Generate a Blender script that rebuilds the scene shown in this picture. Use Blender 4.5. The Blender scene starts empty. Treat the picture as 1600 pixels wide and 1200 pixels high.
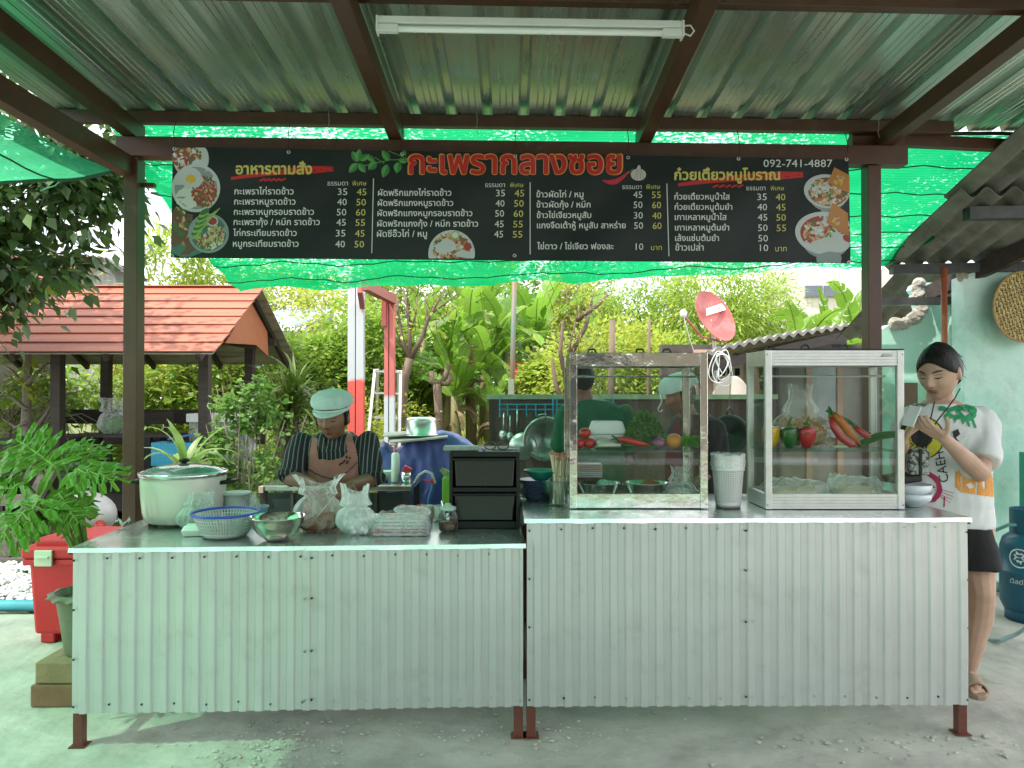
import bpy, bmesh, math, random
import numpy as np
from mathutils import Vector, Matrix, Euler
from mathutils.geometry import tessellate_polygon
from mathutils.bvhtree import BVHTree
from mathutils import noise as mn
random.seed(7); rng = np.random.default_rng(7)
SC = bpy.context.scene; COL = SC.collection
R = math.radians; PI = math.pi
sin, cos = math.sin, math.cos

# ---------------------------------------------------------------- camera, sky, sun, exposure
CAMH, FPX = 1.45, 1150.0
cam = bpy.data.objects.new('camera', bpy.data.cameras.new('camera')); COL.objects.link(cam)
cam.location = (0, 0, CAMH); cam.rotation_euler = (R(90.5), 0, 0)
cam.data.sensor_width = 36; cam.data.lens = 36*FPX/1600; cam.data.clip_end = 500; cam.data.clip_start = 0.05
SC.camera = cam
SUN_EL, SUN_AZ = 58, -122          # azimuth measured from +Y towards +X: the sun stands left of and a little behind the camera
wd = bpy.data.worlds.new("World"); SC.world = wd; wd.use_nodes = True
def build_world():
    nt = wd.node_tree; N = nt.nodes; L = nt.links
    bg = N['Background']; bg.inputs['Strength'].default_value = 0.15
    sky = N.new('ShaderNodeTexSky'); sky.sky_type = 'NISHITA'; sky.sun_disc = False
    sky.sun_elevation = R(SUN_EL); sky.sun_rotation = R(SUN_AZ); sky.air_density = 1.0; sky.dust_density = 2.0
    tc = N.new('ShaderNodeTexCoord'); mp = N.new('ShaderNodeMapping'); mp.inputs['Scale'].default_value = (1, 1, 2.6)
    nz = N.new('ShaderNodeTexNoise'); nz.inputs['Scale'].default_value = 2.6; nz.inputs['Detail'].default_value = 9; nz.inputs['Roughness'].default_value = .55
    rp = N.new('ShaderNodeValToRGB'); rp.color_ramp.elements[0].position = .34; rp.color_ramp.elements[1].position = .56
    rp.color_ramp.elements[0].color = (.45,)*3+(1,); rp.color_ramp.elements[1].color = (1,)*3+(1,)
    mx = N.new('ShaderNodeMix'); mx.data_type = 'RGBA'; mx.inputs['B'].default_value = (9.6, 9.8, 10.2, 1)
    L.new(tc.outputs['Generated'], mp.inputs['Vector']); L.new(mp.outputs[0], nz.inputs['Vector']); L.new(nz.outputs[0], rp.inputs[0])
    L.new(rp.outputs[0], mx.inputs['Factor']); L.new(sky.outputs[0], mx.inputs['A']); L.new(mx.outputs['Result'], bg.inputs['Color'])
build_world()
sd = bpy.data.lights.new('sun', 'SUN'); sd.energy = 3.1; sd.angle = R(0.9); sd.color = (1, .95, .86)
sun = bpy.data.objects.new('sun', sd); COL.objects.link(sun)
_d = Vector((sin(R(SUN_AZ))*cos(R(SUN_EL)), cos(R(SUN_AZ))*cos(R(SUN_EL)), sin(R(SUN_EL))))
sun.rotation_euler = _d.to_track_quat('Z', 'Y').to_euler(); sun.location = _d*40
vs_ = SC.view_settings; SC.display_settings.display_device = 'sRGB'
vs_.view_transform = 'Standard'; vs_.look = 'None'; vs_.exposure = 1.12; vs_.gamma = 1; vs_.use_curve_mapping = False
SC.render.engine = 'CYCLES'
cy = SC.cycles; cy.use_denoising = True; cy.max_bounces = 10; cy.diffuse_bounces = 5; cy.glossy_bounces = 4; cy.transmission_bounces = 6
cy.transparent_max_bounces = 24; cy.sample_clamp_indirect = 6; cy.caustics_reflective = False; cy.caustics_refractive = False

def W(px, py, Y): return Vector(((px-800)/FPX*Y, Y, CAMH-(py-610)/FPX*Y))   # where a feature measured at this distance stands

# ---------------------------------------------------------------- materials
def M(name, c, c2=None, sc=6, rough=.6, metal=0, bump=0, bsc=None, stretch=(1,1,1), det=5, lo=.35, hi=.65, trans=0, tcol=None,
      rvar=0, coat=0, clear=0, spec=.5, isl=0, sheen=0, bdist=.01, dirt=None, dsc=2.2, dlo=.5, dhi=.72):
    m = bpy.data.materials.new(name); m.use_nodes = True; nt = m.node_tree; N = nt.nodes; L = nt.links
    P = N['Principled BSDF']; out = N['Material Output']
    P.inputs['Roughness'].default_value = rough; P.inputs['Metallic'].default_value = metal; P.inputs['Specular IOR Level'].default_value = spec
    P.inputs['Coat Weight'].default_value = coat; P.inputs['Sheen Weight'].default_value = sheen
    tc = N.new('ShaderNodeTexCoord'); mp = N.new('ShaderNodeMapping'); mp.inputs['Scale'].default_value = stretch
    L.new(tc.outputs['Object'], mp.inputs['Vector'])
    nz = N.new('ShaderNodeTexNoise'); nz.inputs['Scale'].default_value = sc; nz.inputs['Detail'].default_value = det; nz.inputs['Roughness'].default_value = .6
    L.new(mp.outputs[0], nz.inputs['Vector'])
    if c2 is None: c2 = tuple(x*.86 for x in c)
    rp = N.new('ShaderNodeValToRGB'); e = rp.color_ramp.elements
    e[0].position = lo; e[1].position = hi; e[0].color = (*c, 1); e[1].color = (*c2, 1)
    L.new(nz.outputs[0], rp.inputs[0]); col = rp.outputs[0]
    if dirt:
        n2 = N.new('ShaderNodeTexNoise'); n2.inputs['Scale'].default_value = dsc; n2.inputs['Detail'].default_value = 8; n2.inputs['Roughness'].default_value = .7
        L.new(mp.outputs[0], n2.inputs['Vector'])
        mr = N.new('ShaderNodeMapRange'); mr.inputs['From Min'].default_value = dlo; mr.inputs['From Max'].default_value = dhi
        L.new(n2.outputs[0], mr.inputs['Value'])
        mx = N.new('ShaderNodeMix'); mx.data_type = 'RGBA'; mx.inputs['B'].default_value = (*dirt, 1)
        L.new(mr.outputs[0], mx.inputs['Factor']); L.new(col, mx.inputs['A']); col = mx.outputs['Result']
    if isl:
        g = N.new('ShaderNodeNewGeometry'); h = N.new('ShaderNodeHueSaturation')
        m1 = N.new('ShaderNodeMapRange'); m1.inputs['To Min'].default_value = 1-isl; m1.inputs['To Max'].default_value = 1+isl*1.1
        L.new(g.outputs['Random Per Island'], m1.inputs['Value']); L.new(m1.outputs[0], h.inputs['Value'])
        ml = N.new('ShaderNodeMath'); ml.operation = 'MULTIPLY'; ml.inputs[1].default_value = 7.3
        fr = N.new('ShaderNodeMath'); fr.operation = 'FRACT'; L.new(g.outputs['Random Per Island'], ml.inputs[0]); L.new(ml.outputs[0], fr.inputs[0])
        m2 = N.new('ShaderNodeMapRange'); m2.inputs['To Min'].default_value = .5-isl*.05; m2.inputs['To Max'].default_value = .5+isl*.05
        L.new(fr.outputs[0], m2.inputs['Value']); L.new(m2.outputs[0], h.inputs['Hue']); L.new(col, h.inputs['Color']); col = h.outputs[0]
    L.new(col, P.inputs['Base Color'])
    if rvar:
        m3 = N.new('ShaderNodeMapRange'); m3.inputs['To Min'].default_value = max(.02, rough-rvar); m3.inputs['To Max'].default_value = min(1, rough+rvar)
        m3.inputs['From Min'].default_value = .3; m3.inputs['From Max'].default_value = .7
        L.new(nz.outputs[0], m3.inputs['Value']); L.new(m3.outputs[0], P.inputs['Roughness'])
    if bump:
        nb = N.new('ShaderNodeTexNoise'); nb.inputs['Scale'].default_value = bsc or sc*3; nb.inputs['Detail'].default_value = 6
        L.new(mp.outputs[0], nb.inputs['Vector']); b = N.new('ShaderNodeBump'); b.inputs['Strength'].default_value = bump; b.inputs['Distance'].default_value = bdist
        L.new(nb.outputs[0], b.inputs['Height']); L.new(b.outputs[0], P.inputs['Normal'])
    sh = P.outputs[0]
    if trans:
        t = N.new('ShaderNodeBsdfTranslucent'); t.inputs['Color'].default_value = (*(tcol or c), 1)
        if tcol is None: L.new(col, t.inputs['Color'])
        mx = N.new('ShaderNodeMixShader'); mx.inputs[0].default_value = trans; L.new(sh, mx.inputs[1]); L.new(t.outputs[0], mx.inputs[2]); sh = mx.outputs[0]
    if clear:
        t = N.new('ShaderNodeBsdfTransparent'); mx = N.new('ShaderNodeMixShader'); mx.inputs[0].default_value = clear
        L.new(sh, mx.inputs[1]); L.new(t.outputs[0], mx.inputs[2]); sh = mx.outputs[0]
    L.new(sh, out.inputs['Surface'])
    m['P'] = 0
    return m

def glass_mat(name, tint=(.93,.97,.95), refl=1.0, haze=0.0, hcol=(.8,.85,.83)):
    m = bpy.data.materials.new(name); m.use_nodes = True; nt = m.node_tree; N = nt.nodes; L = nt.links; N.remove(N['Principled BSDF'])
    tr = N.new('ShaderNodeBsdfTransparent'); tr.inputs['Color'].default_value = (*tint, 1)
    gl = N.new('ShaderNodeBsdfGlossy'); gl.inputs['Roughness'].default_value = .02; gl.inputs['Color'].default_value = (.95, .97, .96, 1)
    fr = N.new('ShaderNodeFresnel'); fr.inputs['IOR'].default_value = 1.5
    ml = N.new('ShaderNodeMath'); ml.operation = 'MULTIPLY'; ml.inputs[1].default_value = refl*.38; ml.use_clamp = True
    mx = N.new('ShaderNodeMixShader'); L.new(fr.outputs[0], ml.inputs[0]); L.new(ml.outputs[0], mx.inputs[0]); L.new(tr.outputs[0], mx.inputs[1]); L.new(gl.outputs[0], mx.inputs[2])
    sh = mx.outputs[0]
    if haze:
        df = N.new('ShaderNodeBsdfDiffuse'); df.inputs['Color'].default_value = (*hcol, 1); nz = N.new('ShaderNodeTexNoise'); nz.inputs['Scale'].default_value = 5; nz.inputs['Detail'].default_value = 6
        mr = N.new('ShaderNodeMapRange'); mr.inputs['From Min'].default_value = .35; mr.inputs['From Max'].default_value = .75; mr.inputs['To Max'].default_value = haze*2
        tc = N.new('ShaderNodeTexCoord'); L.new(tc.outputs['Object'], nz.inputs['Vector']); L.new(nz.outputs[0], mr.inputs['Value'])
        m2 = N.new('ShaderNodeMixShader'); L.new(mr.outputs[0], m2.inputs[0]); L.new(sh, m2.inputs[1]); L.new(df.outputs[0], m2.inputs[2]); sh = m2.outputs[0]
    L.new(sh, N['Material Output'].inputs['Surface'])
    return m

def bag_mat(name, col=(.75,.82,.8), clear=.55, bump=.8, bsc=14):
    m = bpy.data.materials.new(name); m.use_nodes = True; nt = m.node_tree; N = nt.nodes; L = nt.links
    P = N['Principled BSDF']; P.inputs['Base Color'].default_value = (*col, 1); P.inputs['Roughness'].default_value = .36; P.inputs['Specular IOR Level'].default_value = .6
    tc = N.new('ShaderNodeTexCoord'); nz = N.new('ShaderNodeTexNoise'); nz.inputs['Scale'].default_value = bsc*.8; nz.inputs['Detail'].default_value = 1.5; nz.inputs['Distortion'].default_value = 2.6
    L.new(tc.outputs['Object'], nz.inputs['Vector']); b = N.new('ShaderNodeBump'); b.inputs['Strength'].default_value = bump*.3; b.inputs['Distance'].default_value = .006
    L.new(nz.outputs[0], b.inputs['Height']); L.new(b.outputs[0], P.inputs['Normal'])
    tl = N.new('ShaderNodeBsdfTranslucent'); tl.inputs['Color'].default_value = (*col, 1); L.new(b.outputs[0], tl.inputs['Normal'])
    m1 = N.new('ShaderNodeMixShader'); m1.inputs[0].default_value = .35; L.new(P.outputs[0], m1.inputs[1]); L.new(tl.outputs[0], m1.inputs[2])
    tr = N.new('ShaderNodeBsdfTransparent'); m2 = N.new('ShaderNodeMixShader'); lw = N.new('ShaderNodeLayerWeight'); lw.inputs['Blend'].default_value = .35; L.new(b.outputs[0], lw.inputs['Normal'])
    mr = N.new('ShaderNodeMapRange'); mr.inputs['From Min'].default_value = .35; mr.inputs['From Max'].default_value = .65; mr.inputs['To Min'].default_value = min(1, clear+.12); mr.inputs['To Max'].default_value = max(0, clear-.12)
    L.new(nz.outputs[0], mr.inputs['Value']); sb = N.new('ShaderNodeMath'); sb.operation = 'MULTIPLY_ADD'; sb.inputs[1].default_value = -.75; sb.use_clamp = True; L.new(lw.outputs['Facing'], sb.inputs[0]); ad = N.new('ShaderNodeMath'); ad.operation = 'ADD'; ad.inputs[1].default_value = .16; L.new(mr.outputs[0], ad.inputs[0]); L.new(ad.outputs[0], sb.inputs[2]); L.new(sb.outputs[0], m2.inputs[0]); L.new(m1.outputs[0], m2.inputs[1]); L.new(tr.outputs[0], m2.inputs[2])
    L.new(m2.outputs[0], N['Material Output'].inputs['Surface'])
    return m

# ---------------------------------------------------------------- mesh builder
class MB:
    def __init__(s): s.v = []; s.f = []; s.mi = []; s.cur = 0
    def add(s, vs, fs, mi=None):
        b = len(s.v); s.v += [tuple(v) for v in vs]; s.f += [tuple(b+i for i in f) for f in fs]; s.mi += [s.cur if mi is None else mi]*len(fs); return s
    def box(s, c, d, rot=None, mi=None):
        x, y, z = [k/2 for k in d]; c = Vector(c); Q = Euler(rot).to_matrix() if rot else None
        P = [Vector(p) for p in ((-x,-y,-z),(x,-y,-z),(x,y,-z),(-x,y,-z),(-x,-y,z),(x,-y,z),(x,y,z),(-x,y,z))]
        if Q: P = [Q @ p for p in P]
        return s.add([c+p for p in P], [(0,3,2,1),(4,5,6,7),(0,1,5,4),(1,2,6,5),(2,3,7,6),(3,0,4,7)], mi)
    def bx(s, x0, x1, y0, y1, z0, z1, mi=None): return s.box(((x0+x1)/2,(y0+y1)/2,(z0+z1)/2), (x1-x0,y1-y0,z1-z0), None, mi)
    def beam(s, a, b, w, h, up=(0,0,1), mi=None):
        a, b = Vector(a), Vector(b); d = (b-a).normalized(); u = Vector(up)
        if abs(d.dot(u)) > .99: u = Vector((0,1,0))
        r = d.cross(u).normalized(); u = r.cross(d).normalized(); vs = []
        for p in (a, b):
            for i, j in ((-1,-1),(1,-1),(1,1),(-1,1)): vs.append(p+r*(i*w/2)+u*(j*h/2))
        return s.add(vs, [(0,1,2,3),(7,6,5,4),(0,4,5,1),(1,5,6,2),(2,6,7,3),(3,7,4,0)], mi)
    def tube(s, pts, r, n=8, cap=True, mi=None, closed=False):
        pts = [Vector(p) for p in pts]; k = len(pts); rs = r if isinstance(r, (list, tuple)) else [r]*k; vs = []; prev = None
        for i, p in enumerate(pts):
            if closed: d = pts[(i+1) % k]-pts[i-1]
            else: d = pts[min(i+1, k-1)]-pts[max(i-1, 0)]
            d = d.normalized() if d.length > 1e-9 else Vector((0,0,1))
            if prev is None: u = d.orthogonal().normalized()
            else:
                u = prev-d*prev.dot(d); u = u.normalized() if u.length > 1e-6 else d.orthogonal().normalized()
            prev = u; w = d.cross(u)
            for j in range(n): a = 2*PI*j/n; vs.append(p+(u*cos(a)+w*sin(a))*rs[i])
        fs = []
        for i in range(k if closed else k-1):
            for j in range(n):
                a = i*n+j; b = i*n+(j+1) % n; c = ((i+1) % k)*n+(j+1) % n; d2 = ((i+1) % k)*n+j; fs.append((a,b,c,d2))
        if cap and not closed: fs += [tuple(range(n))[::-1], tuple(range((k-1)*n, k*n))]
        return s.add(vs, fs, mi)
    def lathe(s, prof, c=(0,0,0), n=32, sx=1, sy=1, mi=None, rot=None, ang=2*PI):
        c = Vector(c); Q = Euler(rot).to_matrix() if rot else Matrix.Identity(3); vs = []; k = len(prof); full = ang > 6.28; m = n if full else n+1
        for r, z in prof:
            for j in range(m): a = ang*j/n; vs.append(c+Q @ Vector((r*cos(a)*sx, r*sin(a)*sy, z)))
        fs = []
        for i in range(k-1):
            for j in range(n): a = i*m+j; b = i*m+(j+1) % m; fs.append((a, b, b+m, a+m))
        return s.add(vs, fs, mi)
    def ball(s, c, r, n=16, m=10, rot=None, mi=None):
        if not isinstance(r, (tuple, list)): r = (r, r, r)
        c = Vector(c); Q = Euler(rot).to_matrix() if rot else Matrix.Identity(3); vs = [c+Q @ Vector((0,0,-r[2]))]
        for i in range(1, m):
            t = -PI/2+PI*i/m
            for j in range(n): a = 2*PI*j/n; vs.append(c+Q @ Vector((r[0]*cos(t)*cos(a), r[1]*cos(t)*sin(a), r[2]*sin(t))))
        vs.append(c+Q @ Vector((0,0,r[2]))); fs = [(0, 1+(j+1) % n, 1+j) for j in range(n)]
        for i in range(m-2):
            for j in range(n): a = 1+i*n+j; b = 1+i*n+(j+1) % n; fs.append((a, b, b+n, a+n))
        e = len(vs)-1; q = 1+(m-2)*n; fs += [(q+j, q+(j+1) % n, e) for j in range(n)]
        return s.add(vs, fs, mi)
    def grid(s, fn, nu, nv, mi=None, wrapu=False):
        nn = nu if wrapu else nu+1
        vs = [fn(i/nu, j/nv) for j in range(nv+1) for i in range(nn)]; fs = []
        for j in range(nv):
            for i in range(nu):
                a = j*nn+i; b = j*nn+(i+1) % nn; fs.append((a, b, b+nn, a+nn))
        return s.add(vs, fs, mi)
    def prism(s, out, to3, t, mi=None):
        """2D outline (ccw) -> solid; to3(x, y, d) places it, d in 0..t"""
        n = len(out); tri = tessellate_polygon([[Vector((x, y, 0)) for x, y in out]])
        vs = [to3(x, y, 0) for x, y in out]+[to3(x, y, t) for x, y in out]
        fs = [tuple(f) for f in tri]+[tuple(n+i for i in reversed(f)) for f in tri]+[(i, (i+1) % n, n+(i+1) % n, n+i) for i in range(n)]
        return s.add(vs, fs, mi)
    def build(s, name, mats, parent=None, smooth=False, auto=None, bevel=0, solid=0, recalc=True, sub=0, local=False):
        me = bpy.data.meshes.new(name); me.from_pydata([tuple(v) for v in s.v], [], s.f); mats = mats if isinstance(mats, (list, tuple)) else [mats]
        for m in mats: me.materials.append(m)
        if len(mats) > 1: me.polygons.foreach_set('material_index', s.mi)
        if recalc:
            bm = bmesh.new(); bm.from_mesh(me); bmesh.ops.recalc_face_normals(bm, faces=bm.faces); bm.to_mesh(me); bm.free()
        if smooth or auto:
            me.polygons.foreach_set('use_smooth', [True]*len(me.polygons))
            if auto: me.set_sharp_from_angle(angle=R(auto))
        me.update(); o = bpy.data.objects.new(name, me); COL.objects.link(o)
        if solid: d = o.modifiers.new('solid', 'SOLIDIFY'); d.thickness = solid; d.offset = 0
        if bevel: d = o.modifiers.new('bevel', 'BEVEL'); d.width = bevel; d.segments = 2; d.limit_method = 'ANGLE'; d.angle_limit = R(40)
        if sub: d = o.modifiers.new('sub', 'SUBSURF'); d.levels = sub; d.render_levels = sub
        if parent is not None:
            if local: o.parent = parent
            else: own(o, parent)
        return o

def world_of(o):
    m = Matrix.LocRotScale(o.location, o.rotation_euler, o.scale)
    return world_of(o.parent) @ o.matrix_parent_inverse @ m if o.parent else m
def own(o, p): o.parent = p; o.matrix_parent_inverse = world_of(p).inverted()
def tag(o, label=None, cat=None, group=None, kind=None):
    if label: o['label'] = label
    if cat: o['category'] = cat
    if group: o['group'] = group
    if kind: o['kind'] = kind
    return o
def thing(name, label, cat, loc=(0,0,0), group=None):
    o = bpy.data.objects.new(name, None); o.location = loc; o.empty_display_size = .1; COL.objects.link(o); return tag(o, label, cat, group)
def copy_tree(o, parent=None):
    c = o.copy(); COL.objects.link(c); c.parent = parent
    for ch in list(o.children): copy_tree(ch, c)
    return c
def piece(me_from, name, parent, mat4=None):
    """another object on the same mesh data"""
    o = bpy.data.objects.new(name, me_from.data); COL.objects.link(o)
    for md in me_from.modifiers:
        d = o.modifiers.new(md.name, md.type)
        for a in ('width','segments','limit_method','angle_limit','thickness','offset'):
            if hasattr(md, a): setattr(d, a, getattr(md, a))
    if mat4 is not None: o.matrix_basis = mat4
    if parent is not None: own(o, parent)
    return o
def fbm(x, y, z=0, s=1): return mn.fractal(Vector((x*s, y*s, z*s)), 1.0, 2.0, 4)
def ns(x, y, z=0): return mn.noise(Vector((x, y, z)))

# text outlines -> filled polygons (each contour with its holes)
_tp = {}
def text_polys(body, res=2, bold=0):
    if (body, res) not in _tp: _tp[(body, res)] = text_polys_(body, res, 0)
    return _tp[(body, res)]
def text_polys_(body, res=2, bold=0):
    c = bpy.data.curves.new('t', 'FONT'); c.body = body; c.resolution_u = res; c.fill_mode = 'NONE'; c.offset = bold
    o = bpy.data.objects.new('t', c); COL.objects.link(o)
    me = bpy.data.meshes.new_from_object(o.evaluated_get(bpy.context.evaluated_depsgraph_get()))
    bpy.data.objects.remove(o); bpy.data.curves.remove(c)
    P = [v.co.to_2d() for v in me.vertices]; nx = {}
    for e in me.edges:
        a, b = e.vertices; nx.setdefault(a, []).append(b); nx.setdefault(b, []).append(a)
    seen = set(); loops = []
    for a in sorted(nx):
        if a in seen: continue
        L = [a]; seen.add(a); cur = a
        while True:
            n = [x for x in nx[cur] if x not in seen]
            if not n: break
            cur = min(n); L.append(cur); seen.add(cur)
        if len(L) > 2: loops.append([P[i] for i in L])
    bpy.data.meshes.remove(me)
    def area(l): return sum(l[i-1].x*l[i].y-l[i].x*l[i-1].y for i in range(len(l)))/2
    def inside(p, l):
        k = False
        for i in range(len(l)):
            a, b = l[i-1], l[i]
            if (a.y > p.y) != (b.y > p.y) and p.x < (b.x-a.x)*(p.y-a.y)/(b.y-a.y)+a.x: k = not k
        return k
    A = [area(l) for l in loops]; hole = {}
    for i, l in enumerate(loops):
        for j, q in enumerate(loops):
            if i != j and A[i]*A[j] < 0 and abs(A[j]) > abs(A[i]) and inside(l[0], q): hole[i] = j; break
    out = []
    for i, l in enumerate(loops):
        if i in hole: continue
        ls = [l]+[loops[k] for k in hole if hole[k] == i]; flat = [p for q in ls for p in q]
        out.append((flat, tessellate_polygon([[Vector((p.x, p.y, 0)) for p in q] for q in ls])))
    return out
def text_mb(mb, body, x0, x1, yb, place, mi=0, res=2, size=None, bold=0, maxh=None, fat=0, nf=8):
    """writes body between x0 and x1 on baseline yb; place(x, y, layer) gives the 3D point (y grows downwards)"""
    po = text_polys(body, res, bold)
    if not po: return
    a = min(p.x for fl, t in po for p in fl); b = max(p.x for fl, t in po for p in fl); k = (x1-x0)/(b-a) if size is None else size; ky = k if maxh is None else min(k, maxh)
    for q in range(nf if fat else 1):      # a bold weight: the strokes laid again slightly shifted, each a hair further out
        fx, fy = fat*cos(2*PI*q/nf), fat*sin(2*PI*q/nf)
        for i, (fl, t) in enumerate(po):
            mb.add([place(x0+fat+(p.x-a)*k*(1-2*fat/max(x1-x0, 1))+fx, yb-p.y*ky+fy, (i % 7)+.9*q) for p in fl], [tuple(f) for f in t], mi)
# ================================================================ MATERIALS
brown = M('brown_paint', (.085,.034,.018), (.065,.026,.014), 9, .42, bump=.05, bsc=60, dirt=(.16,.12,.08), dsc=5, dlo=.6, dhi=.8)
brown_red = M('red_brown_paint', (.15,.045,.03), (.10,.03,.02), 9, .45, dirt=(.2,.13,.1), dsc=7, dlo=.6, dhi=.85)
galv = M('galvanised_sheet', (.62,.63,.63), (.57,.58,.58), 3, .36, .6, bump=.10, bsc=2.2, det=3, rvar=.05, bdist=.02, dirt=(.48,.48,.44), dsc=6, dlo=.55, dhi=.8)
steel = M('stainless_steel', (.62,.64,.63), (.5,.52,.51), 5, .2, .95, bump=.06, bsc=9, rvar=.1)
steel_top = M('stainless_counter_top', (.72,.76,.74), (.62,.66,.64), 4, .24, .8, bump=.08, bsc=4, rvar=.08, dirt=(.3,.28,.22), dsc=6, dlo=.58, dhi=.9)
alu = M('aluminium_profile', (.66,.66,.64), (.58,.58,.56), 20, .36, .55)
dark_steel = M('dark_steel', (.06,.065,.06), (.03,.03,.03), 8, .5, .3)
blackp = M('black_plastic', (.006,.007,.007), (.010,.011,.010), 8, .45, spec=.3)
whitep = M('white_plastic', (.72,.74,.72), (.66,.68,.66), 6, .4)
screw_m = M('screw_metal', (.12,.12,.12), None, 8, .5, .6)
concrete = M('dusty_concrete', (.50,.485,.43), (.30,.285,.245), 3.4, .9, bump=1.0, bsc=9, det=12, lo=.3, hi=.72, bdist=.016, dirt=(.54,.51,.44), dsc=1.6, dlo=.42, dhi=.66)
soil = M('garden_soil', (.12,.09,.055), (.07,.055,.035), 3, .95, bump=.6, bsc=12, bdist=.03)
wood_dark = M('dark_wood', (.045,.03,.022), (.022,.015,.012), 3, .6, stretch=(1,8,8), bump=.2, bsc=14)
asbestos = M('fibre_cement', (.24,.23,.20), (.11,.105,.09), 3, .9, bump=.3, bsc=20, dirt=(.05,.05,.045), dsc=2, dlo=.52, dhi=.72)
rope_green = M('green_cord', (.03,.25,.12), None, 5, .6)
glass = glass_mat('clear_glass', (.95,.975,.965), 1.0, .006)

def leaf_mat(name, c, c2, tr=.35, rough=.45, isl=.35):
    return M(name, c, c2, 1.6, rough, isl=isl, trans=tr, tcol=tuple(min(1, x*1.5) for x in c), spec=.4)

# ================================================================ SETTING: ground
def sstep(t): t = max(0, min(1, t)); return t*t*(3-2*t)
def gz(x, y): return sstep((y-9)/15)*.55+(.03*fbm(x, y, 0, .5) if y > 8 else 0)
g = MB(); g.grid(lambda u, v: Vector(((u-.5)*90, -8+v*v*78, gz((u-.5)*90, -8+v*v*78)-.03)), 60, 60)
g.build('ground', [M('grassy_soil', (.10,.14,.03), (.13,.11,.06), 1.3, .95, bump=.5, bsc=9, bdist=.04)], smooth=True)['kind'] = 'structure'
def conc(u, v, x0, x1, y0, y1):
    x, y = x0+(x1-x0)*u, y0+(y1-y0)*v; return Vector((x, y, .005*fbm(x, y, 3, 1.6)-.010*max(0, fbm(x, y, 8, 5)-.15)-.006*max(0, fbm(x, y, 18, 13)-.2)))
g = MB(); g.grid(lambda u, v: conc(u, v, -7, -2.32, -4, 4.78), 100, 200); g.build('courtyard_floor', concrete, smooth=True)['kind'] = 'structure'
g = MB(); g.grid(lambda u, v: conc(u, v, -2.32, 5.5, -4, 7.2), 260, 380); g.build('concrete_floor', concrete, smooth=True)['kind'] = 'structure'
# worn hollow with broken crumbs of concrete in front of and under the counters
def scatter(name, mat, n, fn, smin, smax, flat=.6, label=None, cat='stones'):
    V = []; F = []
    base = [(-1,0,-.2),(0,-1,-.1),(1,0,-.2),(0,1,-.15),(0,0,.9),(.55,.6,.5),(-.5,.45,.55),(-.5,-.6,.45),(.55,-.5,.5)]
    fc = [(0,1,7),(1,2,8),(2,3,5),(3,0,6),(7,1,8),(8,2,5),(5,3,6),(6,0,7),(4,7,8),(4,8,5),(4,5,6),(4,6,7)]
    for i in range(n):
        x, y, z = fn(); s = random.uniform(smin, smax)*(.5+random.random()); a = random.random()*6.28; q = random.uniform(.6, 1.3); b = len(V)
        for p in base:
            px, py, pz = p[0]*s*q, p[1]*s, p[2]*s*flat; V.append((x+px*cos(a)-py*sin(a), y+px*sin(a)+py*cos(a), z+pz))
        F += [tuple(b+k for k in f) for f in fc]
    m = MB(); m.add(V, F); o = m.build(name, mat, smooth=False); return tag(o, label, cat, kind='stuff')
def rub():
    if random.random() < .45: return random.gauss(-.95, .16), random.gauss(3.0, .16), .004
    if random.random() < .4: return random.gauss(.05, .35), random.gauss(3.12, .1), .004
    if random.random() < .5: return random.gauss(1.7, .5), random.gauss(3.0, .07), .004
    return random.uniform(-1.7, 2.4), random.uniform(3.0, 3.7), .002
scatter('concrete_crumbs', concrete, 560, rub, .004, .012, .5, 'loose crumbs of broken concrete on the floor below the counters', 'rubble')
scatter('white_pebbles', M('white_pebble', (.62,.62,.6), (.42,.42,.4), 30, .7, isl=.25), 4200, lambda: (random.uniform(-6.5,-2.35), random.uniform(4.93,6.2), .0+random.random()*.02), .018, .034, .7, 'white pebbles in the strip behind the blue kerb pipe', 'pebbles')
m = MB(); m.tube([(-7+i*.25, 4.84+.01*sin(i), .035+.004*sin(i*1.3)) for i in range(19)], .037, 12)
tag(m.build('blue_pipe', M('pale_blue_pipe', (.1,.42,.55), (.07,.33,.45), 6, .45), smooth=True), 'pale blue pipe lying along the edge of the white pebbles', 'pipe')

# ================================================================ CANOPY of brown steel with corrugated metal roof
can = thing('canopy', 'brown steel canopy with a corrugated metal roof over the food counters', 'canopy', (-2.1, 4.05, 0))
YL, YR = 4.05, 4.2
def cy_(x): return YL+(YR-YL)*(x+2.1)/4.2
def cpart(name, mb, mat=brown, **k): return mb.build(name, mat, can, **k)
for x in (-2.105, 2.075):
    y = cy_(x); m = MB(); m.bx(x-.038, x+.038, y, y+.09, 0, 2.74); p = cpart('post', m, bevel=.004)
    m = MB(); m.bx(x-.09, x+.09, y-.05, y+.14, .001, .012); m.build('foot_plate', brown, p)
m = MB(); m.beam((-2.19, cy_(-2.19)+.045, 2.80), (2.27, cy_(2.27)+.045, 2.80), .09, .11); cpart('cross_beam', m, bevel=.004)
def purl(y, x0, x1, z, dz=0): m = MB(); m.beam((x0, y+.036*(x0+2.1), z), (x1, y+.036*(x1+2.1), z+dz), .05, .07); return cpart('purlin', m, bevel=.003)
for y in (4.17, 2.92, 1.67, .42, -.7): purl(y, -2.58, 2.6 if y > 4 else 3.4, 3.0+(4.17-y)*.054)
m = MB(); m.beam((2.02, 4.38, 2.955), (3.45, 4.42, 2.90), .05, .07); cpart('purlin', m, bevel=.003)
m = MB(); m.beam((1.98, 4.3, 2.905), (2.3, 4.33, 2.9), .06, .06); cpart('bracket', m, bevel=.003)
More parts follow.
